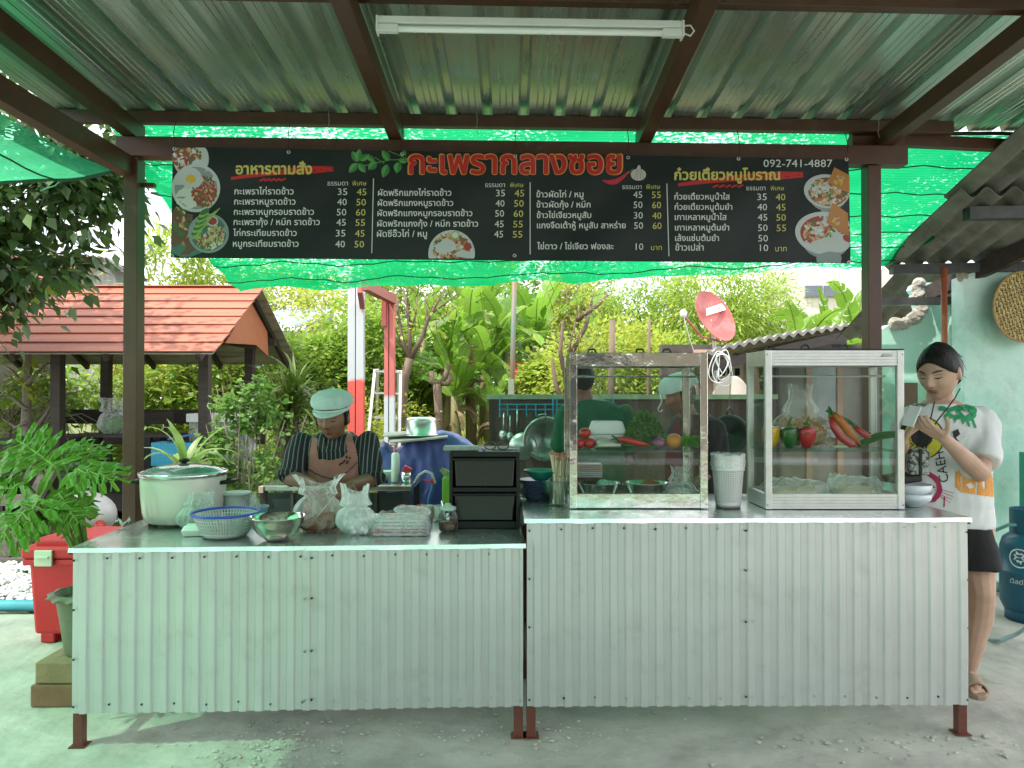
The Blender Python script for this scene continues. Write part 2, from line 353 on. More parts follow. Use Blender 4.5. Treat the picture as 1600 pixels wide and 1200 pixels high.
for xa in (-2.12, -.655, .755, 2.16):
    m = MB(); m.beam((xa, cy_(xa)+.12, 2.90), (xa, -.9, 2.90+5*.054), .075, .095); cpart('rafter', m, bevel=.004)
m = MB(); m.beam((-2.13, 4.06, 2.69), (-2.13, -.9, 2.71), .07, .11); cpart('side_beam', m, bevel=.004)
m = MB(); m.bx(-2.067, -2.0, 4.1, 4.13, 2.59, 2.61); cpart('bracket', m)
# roof sheets: trapezoid ribs and small stiffening grooves
roofm = bpy.data.materials.new('roof_metal'); roofm.use_nodes = True
def build_roofm():
    nt = roofm.node_tree; N = nt.nodes; L = nt.links; P = N['Principled BSDF']
    P.inputs['Metallic'].default_value = .85; tc = N.new('ShaderNodeTexCoord'); mp = N.new('ShaderNodeMapping'); mp.inputs['Scale'].default_value = (12, .5, 1)
    nz = N.new('ShaderNodeTexNoise'); nz.inputs['Scale'].default_value = 1; nz.inputs['Detail'].default_value = 7; L.new(tc.outputs['Object'], mp.inputs[0]); L.new(mp.outputs[0], nz.inputs[0])
    rp = N.new('ShaderNodeValToRGB'); rp.color_ramp.elements[0].color = (.52,.60,.56,1); rp.color_ramp.elements[1].color = (.62,.69,.65,1); rp.color_ramp.elements[0].position = .35; rp.color_ramp.elements[1].position = .65
    L.new(nz.outputs[0], rp.inputs[0]); L.new(rp.outputs[0], P.inputs['Base Color'])
    mr = N.new('ShaderNodeMapRange'); mr.inputs['To Min'].default_value = .22; mr.inputs['To Max'].default_value = .38; mr.inputs['From Min'].default_value = .3; mr.inputs['From Max'].default_value = .7; L.new(nz.outputs[0], mr.inputs[0]); L.new(mr.outputs[0], P.inputs['Roughness'])
    m2 = N.new('ShaderNodeMapping'); m2.inputs['Scale'].default_value = (16, .5, 1); n2 = N.new('ShaderNodeTexNoise'); n2.inputs['Scale'].default_value = 1; n2.inputs['Detail'].default_value = 4; L.new(tc.outputs['Object'], m2.inputs[0]); L.new(m2.outputs[0], n2.inputs[0])
    b = N.new('ShaderNodeBump'); b.inputs['Strength'].default_value = .18; b.inputs['Distance'].default_value = .006; L.new(n2.outputs[0], b.inputs['Height']); L.new(b.outputs[0], P.inputs['Normal'])
build_roofm()
def rib(x):   # height of the roof profile over one pitch of .2065
    t = x % .2065
    pts = [(0,0),(.032,0),(.036,.0022),(.040,0),(.066,0),(.070,.0022),(.074,0),(.100,0),(.104,.0022),(.108,0),(.138,0),(.152,.034),(.185,.034),(.199,0),(.2065,0)]
    for (a, b), (c, d) in zip(pts, pts[1:]):
        if t <= c: return b+(d-b)*(t-a)/(c-a)
    return 0
RX = [0,.032,.036,.040,.066,.070,.074,.100,.104,.108,.138,.152,.185,.199]
x0 = -2.58
while x0 < 3.3:
    m = MB(); xs = [x0+k*.2065+a for k in range(3) for a in RX]+[x0+3*.2065+.03]
    ys = [-1.0, .4, 1.6, 2.9, 4.0, 4.3]; off = .001*random.random()
    m.add([(x, y+.036*(x+2.1), 3.037+(4.17-y)*.054+rib(x-x0)+off+(.003*sin(x*9) if y in (4.3,) else 0)) for y in ys for x in xs],
          [(j*len(xs)+i, j*len(xs)+i+1, (j+1)*len(xs)+i+1, (j+1)*len(xs)+i) for j in range(len(ys)-1) for i in range(len(xs)-1)])
    cpart('roof_sheet', m, roofm); x0 += 3*.2065
for px, py in ((303,410),(820,0)): pass
# wires tying the roof
m = MB()
for x, y in ((-1.04,4.2),(.78,4.2),(-.2,4.2),(2.1,4.25)):
    m.tube([(x, y-.04, 3.03), (x+.004, y-.045, 2.97), (x-.002, y-.043, 2.93), (x+.01, y-.04, 2.9)], .0018, 5)
cpart('tie_wire', m, M('wire', (.4,.4,.38), None, 5, .4, .8))
# fluorescent lamp under the front purlin (unlit)
lt = thing('tube_light', 'long white fluorescent tube fitting fixed under the roof purlin', 'light', (0, 2.86, 2.95))
a, b = W(588, 34, 2.86), W(1068, 42, 2.9)
m = MB(); m.beam(a+Vector((0,.0,.008)), b+Vector((0,0,.008)), .04, .03); m.build('housing', whitep, lt, bevel=.004)
dlt = (b-a).normalized()
m = MB(); m.tube([a+dlt*.06+Vector((0,-.012,-.026)), b-dlt*.06+Vector((0,-.012,-.026))], .0125, 14); m.build('tube', M('milky_tube', (.8,.84,.82), (.8,.84,.82), 5, .25), lt, smooth=True)
for q, sgn in ((a, 1), (b, -1)):
    m = MB(); m.beam(q+dlt*sgn*.0+Vector((0,-.006,-.012)), q+dlt*sgn*.008+Vector((0,-.006,-.012)), .05, .062); m.build('end_plate', whitep, lt, bevel=.002)
    m = MB(); m.beam(q+dlt*sgn*.008+Vector((0,-.012,-.026)), q+dlt*sgn*.085+Vector((0,-.012,-.026)), .028, .03); m.build('end_cap', whitep, lt, bevel=.003)
m = MB(); m.tube([b+Vector(p) for p in ((0,0,.01),(.03,0,.012),(.045,0,-.01),(.03,0,-.03),(.005,0,-.02))], .0035, 6); m.build('cable', whitep, lt, smooth=True)

# ================================================================ SHADE NETS
def net_mat(name, holes=.5, green=(.0,.38,.12), clearc=(.02,.42,.16,1), share=.2):
    m = bpy.data.materials.new(name); m.use_nodes = True; nt = m.node_tree; N = nt.nodes; L = nt.links; N.remove(N['Principled BSDF'])
    tc = N.new('ShaderNodeTexCoord')
    def noise(scale, det, vec, rough=.6):
        mp = N.new('ShaderNodeMapping'); mp.inputs['Scale'].default_value = vec; L.new(tc.outputs['Object'], mp.inputs[0])
        n = N.new('ShaderNodeTexNoise'); n.inputs['Scale'].default_value = scale; n.inputs['Detail'].default_value = det; n.inputs['Roughness'].default_value = rough; L.new(mp.outputs[0], n.inputs[0]); return n
    df = N.new('ShaderNodeBsdfDiffuse'); tl = N.new('ShaderNodeBsdfTranslucent'); tg = N.new('ShaderNodeBsdfTransparent'); tw = N.new('ShaderNodeBsdfTransparent')
    n1 = noise(1, 4, (1.2, 5, 1)); rp = N.new('ShaderNodeValToRGB'); rp.color_ramp.elements[0].position = .3; rp.color_ramp.elements[1].position = .7
    rp.color_ramp.elements[0].color = (green[0], green[1]*.75, green[2]*.75, 1); rp.color_ramp.elements[1].color = (green[0]+.02, green[1]*1.05, green[2]*1.1, 1)
    L.new(n1.outputs[0], rp.inputs[0])
    # woven courses: fine bands across the width
    wv = N.new('ShaderNodeTexWave'); wv.bands_direction = 'Y'; wv.inputs['Scale'].default_value = 17; wv.inputs['Distortion'].default_value = 2.5; wv.inputs['Detail'].default_value = 2; L.new(tc.outputs['Object'], wv.inputs[0])
    mw = N.new('ShaderNodeMix'); mw.data_type = 'RGBA'; mw.blend_type = 'MULTIPLY'; mw.inputs['Factor'].default_value = .28; L.new(rp.outputs[0], mw.inputs['A']); L.new(wv.outputs['Color'], mw.inputs['B'])
    L.new(mw.outputs['Result'], tl.inputs[0]); df.inputs[0].default_value = (.0, .22, .08, 1)
    tg.inputs[0].default_value = clearc; tw.inputs[0].default_value = (.75, 1, .86, 1)
    a = N.new('ShaderNodeMixShader'); a.inputs[0].default_value = .62; L.new(df.outputs[0], a.inputs[1]); L.new(tl.outputs[0], a.inputs[2])
    b = N.new('ShaderNodeMixShader'); b.inputs[0].default_value = share; L.new(a.outputs[0], b.inputs[1]); L.new(tg.outputs[0], b.inputs[2])
    # open weave: small torn specks gathered in patches
    n2 = noise(1, 5, (26, 60, 1), .75); n3 = noise(1, 3, (1.3, 1.6, 1)); ad = N.new('ShaderNodeMath'); ad.operation = 'MULTIPLY_ADD'; ad.inputs[1].default_value = .55; L.new(n3.outputs[0], ad.inputs[0]); L.new(n2.outputs[0], ad.inputs[2])
    mr = N.new('ShaderNodeMapRange'); mr.inputs['From Min'].default_value = .83; mr.inputs['From Max'].default_value = .93; mr.inputs['To Max'].default_value = holes; L.new(ad.outputs[0], mr.inputs[0])
    c = N.new('ShaderNodeMixShader'); L.new(mr.outputs[0], c.inputs[0]); L.new(b.outputs[0], c.inputs[1]); L.new(tw.outputs[0], c.inputs[2]); L.new(c.outputs[0], N['Material Output'].inputs[0])
    return m
netm = net_mat('green_shade_cloth', .85); netm2 = net_mat('green_shade_cloth_dense', .25, (.08,.64,.30), (.30,.88,.54,1), .34)
seam = M('dark_seam', (.01,.07,.035), None, 5, .8)
A, B, C_, D = Vector((-2.42, 4.36, 3.05)), Vector((3.50, 4.5, 3.0)), Vector((-2.28, 6.15, 2.28)), Vector((2.88, 5.75, 2.42))
def net(u, v):
    p = A.lerp(B, u).lerp(C_.lerp(D, u), v); sag = .05*sin(PI*v)+.035*sin(PI*u)*v
    return Vector((p.x+.012*sin(v*40)*(u < .02), p.y, p.z-sag+.014*sin(u*31+v*6)*v+.010*fbm(u*18, v*9)+(.022*abs(sin(u*23))*(v > .985))))
nt_ = thing('shade_net', 'wide bright green shade net sloping down behind the menu banner', 'shade net', (0, 4.4, 2.9))
m = MB(); m.grid(net, 150, 44); m.build('cloth', netm, nt_, smooth=True)
for v in (.17, .32, .47, .62, .76, .9):
    m = MB(); m.tube([net(u/60, v+.008*sin(u*.7)+.006*sin(u*1.9))-Vector((0,.004,.005)) for u in range(61)], .0042, 5); m.build('seam', seam, nt_, smooth=True)
m = MB(); m.tube([net(u/80, 0.0)+Vector((0,-.01,.01)) for u in range(81)], .012, 6); m.build('rope', seam, nt_, smooth=True)
def net2(u, v):    # left sheet: u from the side beam outwards, v from front to back edge
    x = -2.19-u*2.6; y = -1.4+v*5.45; return Vector((x, y+.03*sin(u*19)*(v > .97), 2.66-.10*sin(PI*u)-.03*sin(PI*(v*4 % 1))+.01*fbm(u*8, v*9)))
nt2 = thing('shade_net', 'green shade net stretched out left of the canopy over the yard', 'shade net', (-3.4, 1.3, 2.66))
m = MB(); m.grid(net2, 40, 60); m.build('cloth', netm2, nt2, smooth=True)
for u in (.12, .3, .5, .72):
    m = MB(); m.tube([net2(u+.01*sin(v), v/40)-Vector((0,0,.006)) for v in range(41)], .005, 5); m.build('seam', seam, nt2, smooth=True)
netm3 = net_mat('pale_green_shade_cloth', .3, (.20,.80,.50), (.45,.95,.68,1), .42)
nt3 = thing('shade_net', 'pale green shade net over the lane in front of the stall', 'shade net', (-1.5, -3.5, 2.9))
m = MB(); m.grid(lambda u, v: Vector((-6.5+8.2*u, -6.4+5.3*v, 2.95-.12*sin(PI*u)*sin(PI*v)+.02*fbm(u*6, v*6))), 40, 30); m.build('cloth', netm3, nt3, smooth=True)
m = MB()
m.tube([net2(u/50, 1)+Vector((0, 0, .004*sin(u*2))) for u in range(51)], .014, 6); m.build('rope', seam, nt2, smooth=True)
m = MB(); q = [(140,262),(120,266),(100,276),(84,290),(70,294),(62,298)]; m.tube([W(x, y, 4.1) for x, y in q], .004, 6)
tag(m.build('green_string', rope_green, smooth=True), 'loose pale green cord dangling from the left shade net edge', 'cord')

# ================================================================ COUNTERS
def wrib(x):
    t = x % .0638
    pts = [(0,0),(.025,0),(.0315,.0085),(.057,.0085),(.0638,0)]
    for (a, b), (c, d) in zip(pts, pts[1:]):
        if t <= c: return b+(d-b)*(t-a)/(c-a)
    return 0
def counter(label, P0, P1, depth, h, zlo0, zlo1, joints, legs_z=0):
    d = (P1-P0); Lx = d.length; ang = math.atan2(d.y, d.x)
    t = thing('counter', label, 'counter', (P0.x, P0.y, 0)); t.rotation_euler = (0, 0, ang)
    K = dict(parent=t, local=True)
    for x in (.018, Lx-.018):
        for y in (.018, depth-.02):
            m = MB(); m.bx(x-.019, x+.019, y-.019, y+.019, 0, h-.03); lg = m.build('leg', brown_red, bevel=.002, **K)
            m = MB(); m.bx(x-.032, x+.032, y-.03, y+.03, .0005, .005); m.build('foot_plate', brown_red, lg, local=True)
    m = MB()
    for z in (h-.045, .27):
        for y in (.018, depth-.02): m.bx(.037, Lx-.037, y-.015, y+.015, z-.015, z+.015)
    for x in (.018, Lx-.018): m.bx(x-.015, x+.015, .037, depth-.04, .255, .285); m.bx(x-.015, x+.015, .037, depth-.04, h-.06, h-.03)
    m.build('frame', brown_red, **K)
    m = MB(); nx_, ny_ = 60, 14      # beaten steel sheet with folded lip
    def top(u, v):
        x = -.012+(Lx+.024)*u; y = -.02+(depth+.05)*v; return Vector((x, y, h+.0018*fbm(x*3, y*4, 1)))
    m.grid(top, nx_, ny_)
    e = [top(i/nx_, 0) for i in range(nx_+1)]
    m.add([p for p in e]+[p+Vector((0,-.004,-.016-.003*random.random())) for p in e], [(i, i+1, nx_+2+i, nx_+1+i) for i in range(nx_)])
    for u in (0, 1):
        e = [top(u, j/ny_) for j in range(ny_+1)]; m.add([p for p in e]+[p+Vector((-.003 if u == 0 else .003, 0, -.018)) for p in e], [(i, i+1, ny_+2+i, ny_+1+i) for i in range(ny_)])
    m.build('steel_top', steel_top, auto=35, **K)
    m = MB(); m.bx(-.02, Lx+.02, 0, depth+.02, h-.03, h-.008); m.build('top_board', wood_dark, **K)
    js = [0]+joints+[Lx]
    for a, b in zip(js, js[1:]):
        m = MB(); xs = []; x = a+(.0 if a == 0 else -.012)
        x = round(x, 4); k0 = int(x/.0638); brk = sorted(set([x, b]+[k*.0638+o for k in range(k0-1, int(b/.0638)+2) for o in (0,.025,.0315,.057) if x < k*.0638+o < b]))
        zl = lambda x: zlo0+(zlo1-zlo0)*x/Lx+.003*fbm(x*5, 2)
        rows = [0, .33, .66, 1]; yo = -.008 if a == 0 else -.011
        m.add([(xx, yo-wrib(xx)-.0022*sin(r*5+xx*3), zl(xx)+(h-.018-zl(xx))*r) for r in rows for xx in brk],
              [(j*len(brk)+i, j*len(brk)+i+1, (j+1)*len(brk)+i+1, (j+1)*len(brk)+i) for j in range(3) for i in range(len(brk)-1)])
        m.build('metal_panel', galv, recalc=False, **K)
    m = MB()
    def scr(x, z): m.lathe([(0,-.003),(.003,-.003),(.0045,0),(.0045,.004)], (x, -.0165, z), 8, rot=(PI/2, 0, 0))
    n = int(Lx/.13)
    for i in range(1, n): scr(.012+(Lx-.024)*i/n, h-.042+random.gauss(0,.002)); scr(.012+(Lx-.024)*i/n+.01, zlo0+(zlo1-zlo0)*i/n+.035+random.gauss(0,.003))
    for z in (h-.05, h-.25, h-.45, zlo0+.03): scr(.010, z); scr(Lx-.010, z-.01)
    for jx in joints:
        for z in (h-.05, h-.215, h-.43, zlo0+.04): scr(jx+.006, z); scr(jx-.022, z-.002)
    tag(m.build('screws', screw_m, **K), kind='stuff')
    return t
HL, HR = .812, .916
cl = counter('long left counter clad in pale ribbed metal with the rice cooker on it', Vector((-1.782, 3.0, 0)), Vector((.045, 3.085, 0)), .74, HL, .142, .137, [.955])
cr = counter('taller right counter clad in ribbed metal carrying the two glass cases', Vector((.062, 3.085, 0)), Vector((1.915, 3.11, 0)), .68, HR, .135, .132, [.935])
def on_l(x, dy): return Vector((x, 3.0+(x+1.8)*.046+dy, HL+.001))
def on_r(x, dy): return Vector((x, 3.085+(x-.06)*.0134+dy, HR+.001))

# ================================================================ ACROSS THE LANE (behind the viewpoint; mirrored in glass and steel)
lane = MB(); lane.bx(-16, 16, -9.2, -9.0, 0, 3.1); tag(lane.build('street_wall', M('tan_street_wall', (.30,.25,.19), (.22,.18,.14), 2, .9)), 'tan house wall across the lane with dark openings', 'wall')
for i in range(6): tag(MB().bx(-13+i*4.6, -11.4+i*4.6, -8.99, -8.9, .2, 2.3).build('shutter', M('dark_shutter_%d' % i, (.05,.05,.05), None, 5, .5)), 'dark shutter number %s along the wall across the lane' % ['one','two','three','four','five','six'][i], 'shutter')
# ================================================================ WALLED BUILDING on the right
teal_wall = M('worn_turquoise_wall', (.32,.62,.50), (.46,.70,.60), 1.3, .85, bump=.35, bsc=18, det=8, dirt=(.13,.19,.16), dsc=1.9, dlo=.56, dhi=.8)
pale_wall = M('pale_turquoise_wall', (.64,.80,.74), (.38,.66,.55), 1.4, .85, bump=.5, bsc=18, det=10, dirt=(.27,.38,.32), dsc=2.2, dlo=.54, dhi=.85)
brick_m = M('raw_mortar', (.42,.40,.34), (.25,.23,.19), 9, .95, bump=.8, bsc=30)
def wall_from_px(name, outline, Y, th, mat, label, cat='wall', jag=0):
    pts = [W(x, y, Y) for x, y in outline]; o2 = [(p.x, p.z) for p in pts]
    m = MB(); m.prism(o2, lambda x, z, d: Vector((x, Y+d, z)), th); return tag(m.build(name, mat), label, cat)
wa = [(1372,985),(1372,518),(1392,507),(1403,505),(1412,508),(1419,501),(1424,497),(1430,499),(1436,489),(1441,482),(1438,473),(1433,466),(1436,458),(1431,451),(1434,444),(1440,441),(1500,442),(1500,985)]
wall_from_px('broken_wall', wa[::-1], 6.05, .14, teal_wall, 'turquoise plastered wall with a broken crumbling top edge behind the young woman')
m = MB()
for (x0, y0), (x1, y1) in zip(wa[2:15], wa[3:16]):
    for k in range(3):
        t = random.random(); p = W(x0+(x1-x0)*t, y0+(y1-y0)*t, 6.02); s = random.uniform(.02, .05); m.ball(p, (s*1.3, s*.8, s), 7, 5, rot=(random.random()*3,)*3)
tag(m.build('mortar_lumps', brick_m), 'crumbled mortar lumps along the broken top of the turquoise wall', 'mortar', kind='stuff')
wb = [(1507,975),(1507,432),(1530,421),(1560,412),(1600,399),(1760,352),(1760,975)]
wall_from_px('side_wall', wb[::-1], 5.62, .16, pale_wall, 'pale turquoise wall with damp stains behind the blue gas cylinder')
m = MB(); a = W(1489, 436, 5.9); b = W(1506, 975, 5.9); m.bx(a.x, b.x, 5.85, 5.98, 0, a.z); m.bx(a.x-.02, a.x+.01, 5.9, 6.0, 0, a.z-.1)
tag(m.build('pilaster', pale_wall, bevel=.004), 'narrow plastered pilaster at the corner of the two turquoise walls', 'pilaster')
m = MB(); a = W(1495, 438, 5.6); b = W(1508, 428, 5.6)
for k in range(9):
    s = random.uniform(.03, .06); m.ball(W(1505+k*12, 432-k*3.6, 5.66), (s*1.8, s, s*.8), 8, 6, rot=(random.random(),)*3)
tag(m.build('mortar_lumps', brick_m, smooth=True), 'rough mortar bedding between the pale wall and the roof', 'mortar', kind='stuff')
m = MB(); m.tube([W(1476, 418, 5.45), W(1475.5, 960, 5.45)], .022, 12); m.tube([W(1476, 432, 5.45)+Vector((0,0,-.01)), W(1476, 436, 5.45)], .03, 12)
tag(m.build('red_pipe', M('terracotta_pipe', (.42,.10,.05), (.33,.08,.045), 6, .5), smooth=True), 'upright terracotta red pipe standing before the turquoise wall', 'pipe')
# fibre cement roof with its dark beams
rf = thing('lean_to_roof', 'old grey wavy fibre cement lean-to roof over the turquoise walls', 'roof', (4, 5, 2.6))
def wave_sheet(x0, x1, y0, y1, z0, z1, n, amp=.032, pitch=.177, th=.008):
    def f(u, v, dz): x = x0+(x1-x0)*u; return Vector((x, y0+(y1-y0)*v, z0+(z1-z0)*v+amp*sin(2*PI*x/pitch)+dz+.12*(x-x0)*.35))
    m = MB(); m.grid(lambda u, v: f(u, v, 0), n, 8); m.grid(lambda u, v: f(u, v, -th), n, 8)
    for v in (0, 1): m.grid(lambda u, w: f(u, v, -th*w), n, 1)
    return m
for i, x0 in enumerate((2.88, 3.9, 4.92)):
    wave_sheet(x0, x0+1.06, 4.72, 5.75, 2.72+i*.043, 2.42+i*.043, 44).build('roof_sheet', asbestos, rf, smooth=True)
    wave_sheet(x0, x0+1.06, 3.75, 4.9, 3.03+i*.043, 2.715+i*.043, 44).build('roof_sheet', asbestos, rf, smooth=True)
for a, b, w in (((2.9,5.62,2.375),(5.9,5.62,2.43),.07), ((3.0,4.85,2.615),(5.9,4.85,2.67),.08), ((2.85,5.9,2.16),(3.6,5.9,2.17),.06)):
    m = MB(); m.beam(a, b, w, w); m.build('purlin', dark_steel, rf)
m = MB(); m.beam((3.40,6.0,2.24), (4.35,4.0,2.93), .07, .12); m.build('rafter', wood_dark, rf)
m = MB(); m.beam((4.2,6.0,2.3), (5.2,4.0,3.0), .07, .12); m.build('rafter', wood_dark, rf)
# further sheet of old roof low behind the broken wall
m = wave_sheet(3.35, 4.4, 6.4, 7.6, 2.5, 2.0, 30); tag(m.build('old_roof_sheet', asbestos, smooth=True), 'dark old wavy roof sheet hanging low behind the broken wall', 'roof sheet')
# winnowing tray
wt = thing('winnowing_tray', 'round woven bamboo winnowing tray hanging on the pale turquoise wall', 'tray', W(1600, 479, 5.5))
c = W(1600, 479, 5.5); bam = M('woven_bamboo', (.50,.38,.15), (.34,.25,.08), 14, .6, bump=.3, isl=.3); rr = .262
m = MB(); m.lathe([(0,0),(rr,0)], c+Vector((0,.012,0)), 40, rot=(PI/2,0,0), sx=.86); m.build('backing', M('bamboo_shade', (.20,.13,.05), None, 9, .8), wt)
m = MB(); p = .017; k = int(rr/p)+1
for i in range(-k, k):
    for j in range(-k, k):
        x, z = (i+.5)*p, (j+.5)*p
        if (x/.86)**2+z*z < (rr-.012)**2:
            h = (i+2*j) % 5 < 2
            m.box(c+Vector((x, -.002 if h else .003, z)), (p*1.5 if h else p*.8, .003, p*.8 if h else p*1.5))
tag(m.build('weave', bam, wt), kind='stuff')
m = MB(); m.tube([c+Vector((rr*.86*cos(a), -.004, rr*sin(a))) for a in [2*PI*i/48 for i in range(48)]], .009, 7, closed=True); m.build('rim', M('bamboo_rim', (.45,.28,.10), (.3,.18,.06), 20, .5), wt, smooth=True)
m = MB(); m.tube([c+Vector((-.03,0,rr)), c+Vector((-.04,.0,rr+.07)), c+Vector((-.02,.05,rr+.12))], .003, 5); m.build('hook', dark_steel, wt)
tag(MB().bx(W(1412,0,5.8).x, W(1434,0,5.8).x, 5.8, 5.83, .02, 1.51).build('brown_board', M('brown_board', (.10,.06,.03), (.07,.045,.02), 4, .6)), 'brown board standing against the turquoise wall beside the right case', 'board')
tag(MB().bx(W(1594,0,5.4).x, W(1606,0,5.4).x+.1, 5.36, 5.42, .55, 1.0).build('green_crate', M('teal_plastic', (.02,.25,.18), None, 8, .4), bevel=.006), 'strip of teal plastic crate at the right edge by the wall', 'crate')

# ================================================================ SHED behind the glass cases
sh = thing('shed', 'open shed with a whitish wavy roof edge and dark interior behind the cases', 'shed', (2.6, 8.2, 0))
white_roof = M('weathered_white_sheet', (.28,.265,.24), (.20,.19,.17), 5, .8, bump=.2, dirt=(.25,.22,.2), dsc=4)
def shed_roof(u, v, dz=0):
    p = W(1098+(1378-1098)*u, 556-(556-499)*u**.62, 7.3+.9*u); x = p.x; q = Vector((x, p.y, p.z)); back = q+Vector((.35, 1.9, -.03))
    r = q.lerp(back, v); r.z += .020*sin(x*2*PI/.12)+dz; return r
m = MB(); m.grid(lambda u, v: shed_roof(u, v), 110, 5); m.grid(lambda u, v: shed_roof(u, v, -.04), 110, 5); m.grid(lambda u, v: shed_roof(u, 0, -.04*v), 110, 1)
m.build('roof', white_roof, sh, smooth=True)
m = MB()
for u in (.02, .45, .98):
    p = shed_roof(u, .06, -.12); m2 = MB(); m2.tube([(p.x, p.y+.1, 0), (p.x, p.y+.1, p.z)], .045, 8); m2.build('post', wood_dark, sh)
m = MB(); m.beam(shed_roof(0, .04, -.10), shed_roof(1, .04, -.10), .05, .10); m.build('beam', wood_dark, sh)
m = MB(); m.beam(shed_roof(0, .8, -.12), shed_roof(1, .8, -.12), .05, .12); m.build('beam', wood_dark, sh)
pinkw = M('pink_plaster', (.52,.36,.28), (.42,.28,.22), 3, .9, bump=.2, dirt=(.3,.22,.18), dsc=3)
m = MB(); m.bx(1.95, 4.6, 9.6, 9.75, 0, 2.05); m.build('back_wall', M('dark_boards', (.10,.085,.07), (.05,.045,.04), 4, .9), sh)
m = MB(); m.bx(2.25, 3.02, 9.0, 9.12, 0, 1.95); m.build('pink_wall', pinkw, sh)
vb = MB()
for i in range(4):
    for j in range(2): vb.bx(2.46+i*.085, 2.52+i*.085, 8.985, 9.0, 1.64+j*.11, 1.71+j*.11)
vm = MB(); vm.bx(2.42, 2.82, 8.97, 8.998, 1.60, 1.88); v0 = vm.build('vent_block', M('cream_block', (.6,.55,.45), None, 6, .8), sh)
for i in range(4):
    for j in range(2): MB().bx(2.445+i*.09, 2.505+i*.09, 8.962, 8.972, 1.63+j*.125, 1.72+j*.125).build('opening', M('vent_hole', (.01,.01,.01), None, 5, .9) if (i, j) == (0, 0) else bpy.data.materials['vent_hole'], v0)
gry = M('grey_corrugated', (.22,.22,.21), (.14,.14,.135), 5, .7)
doorm = M('tan_frame_wood', (.30,.20,.13), (.22,.15,.10), 5, .6)
m = MB(); m.bx(3.02, 4.7, 8.6, 8.68, 0, 1.95); m.build('side_wall', M('grey_cement_wall', (.22,.21,.19), (.13,.125,.11), 2, .9, bump=.3), sh)
for x in (3.06, 3.42, 3.78, 4.1): MB().bx(x, x+.07, 8.55, 8.6, 0, 1.82).build('door_frame', doorm, sh)
MB().bx(3.13, 3.42, 8.57, 8.6, .1, 1.78).build('door', M('dull_olive_door', (.13,.12,.09), (.09,.085,.06), 3, .6), sh)
MB().bx(3.49, 3.78, 8.57, 8.6, .9, 1.78).build('window_pane', M('dusty_pane', (.25,.28,.27), (.18,.2,.2), 3, .3), sh)
MB().bx(3.0, 4.2, 8.54, 8.57, 1.80, 1.87).build('lintel', doorm, sh)
m = MB(); m.grid(lambda u, v: Vector((2.05+.42*u, 7.5+.02*sin(u*8), 1.36+v*.24*(sin(PI*min(1,u*1.1+.02))**.5)+.01*fbm(u*4, v*4))), 14, 8)
tag(m.build('cloth_cover', M('cream_cloth', (.58,.52,.44), (.5,.44,.37), 4, .8, bump=.3), smooth=True, solid=.02), 'cream cloth hung over a rail under the shed roof', 'cloth')
m = MB()
for k in range(5):
    c = W(1128+random.uniform(-4,6), 562+k*1.5, 6.9); r_ = .09+.02*k; tl = random.uniform(.5, .9)
    m.tube([c+Vector((r_*tl*cos(a)*.7+.02*sin(2*a+k), .01*k, r_*sin(a)-.04)) for a in [2*PI*i/30 for i in range(30)]], .0042, 6, closed=True)
tag(m.build('cable_coil', whitep, smooth=True), 'coil of white cable hanging from the shed roof edge', 'cable')
# ---- sheet metal fence of the kitchen, with its rail
fm = M('brown_fence_sheet', (.085,.065,.045), (.05,.038,.027), 5, .6, stretch=(1,1,.3), bump=.1, dirt=(.15,.12,.08), dsc=5)
fn = thing('sheet_fence', 'dark brown ribbed sheet metal fence with utensils hanging on it', 'fence', (1, 5.45, 0))
def fence_panel(xa, xb, ztop, Y):
    m = MB(); n = int((xb-xa)/.045); xs = [xa+(xb-xa)*i/n for i in range(n+1)]
    m.add([(x, Y+(.014 if i % 4 in (1, 2) else 0), z) for z in (.06, ztop) for i, x in enumerate(xs)], [(i, i+1, n+2+i, n+1+i) for i in range(n)]); return m.build('metal_panel', fm, fn, recalc=False)
for i in range(4): fence_panel(-.17+i*.53, .36+i*.53+.01, 1.385, 5.45+.004*i)
MB().bx(-.19, 1.96, 5.425, 5.47, 1.385, 1.42).build('top_rail', M('pale_green_rail', (.30,.38,.25), (.2,.26,.17), 8, .6), fn)
for x in (-.15, .55, 1.25, 1.92): MB().bx(x-.02, x+.02, 5.475, 5.515, 0, 1.38).build('post', dark_steel, fn)

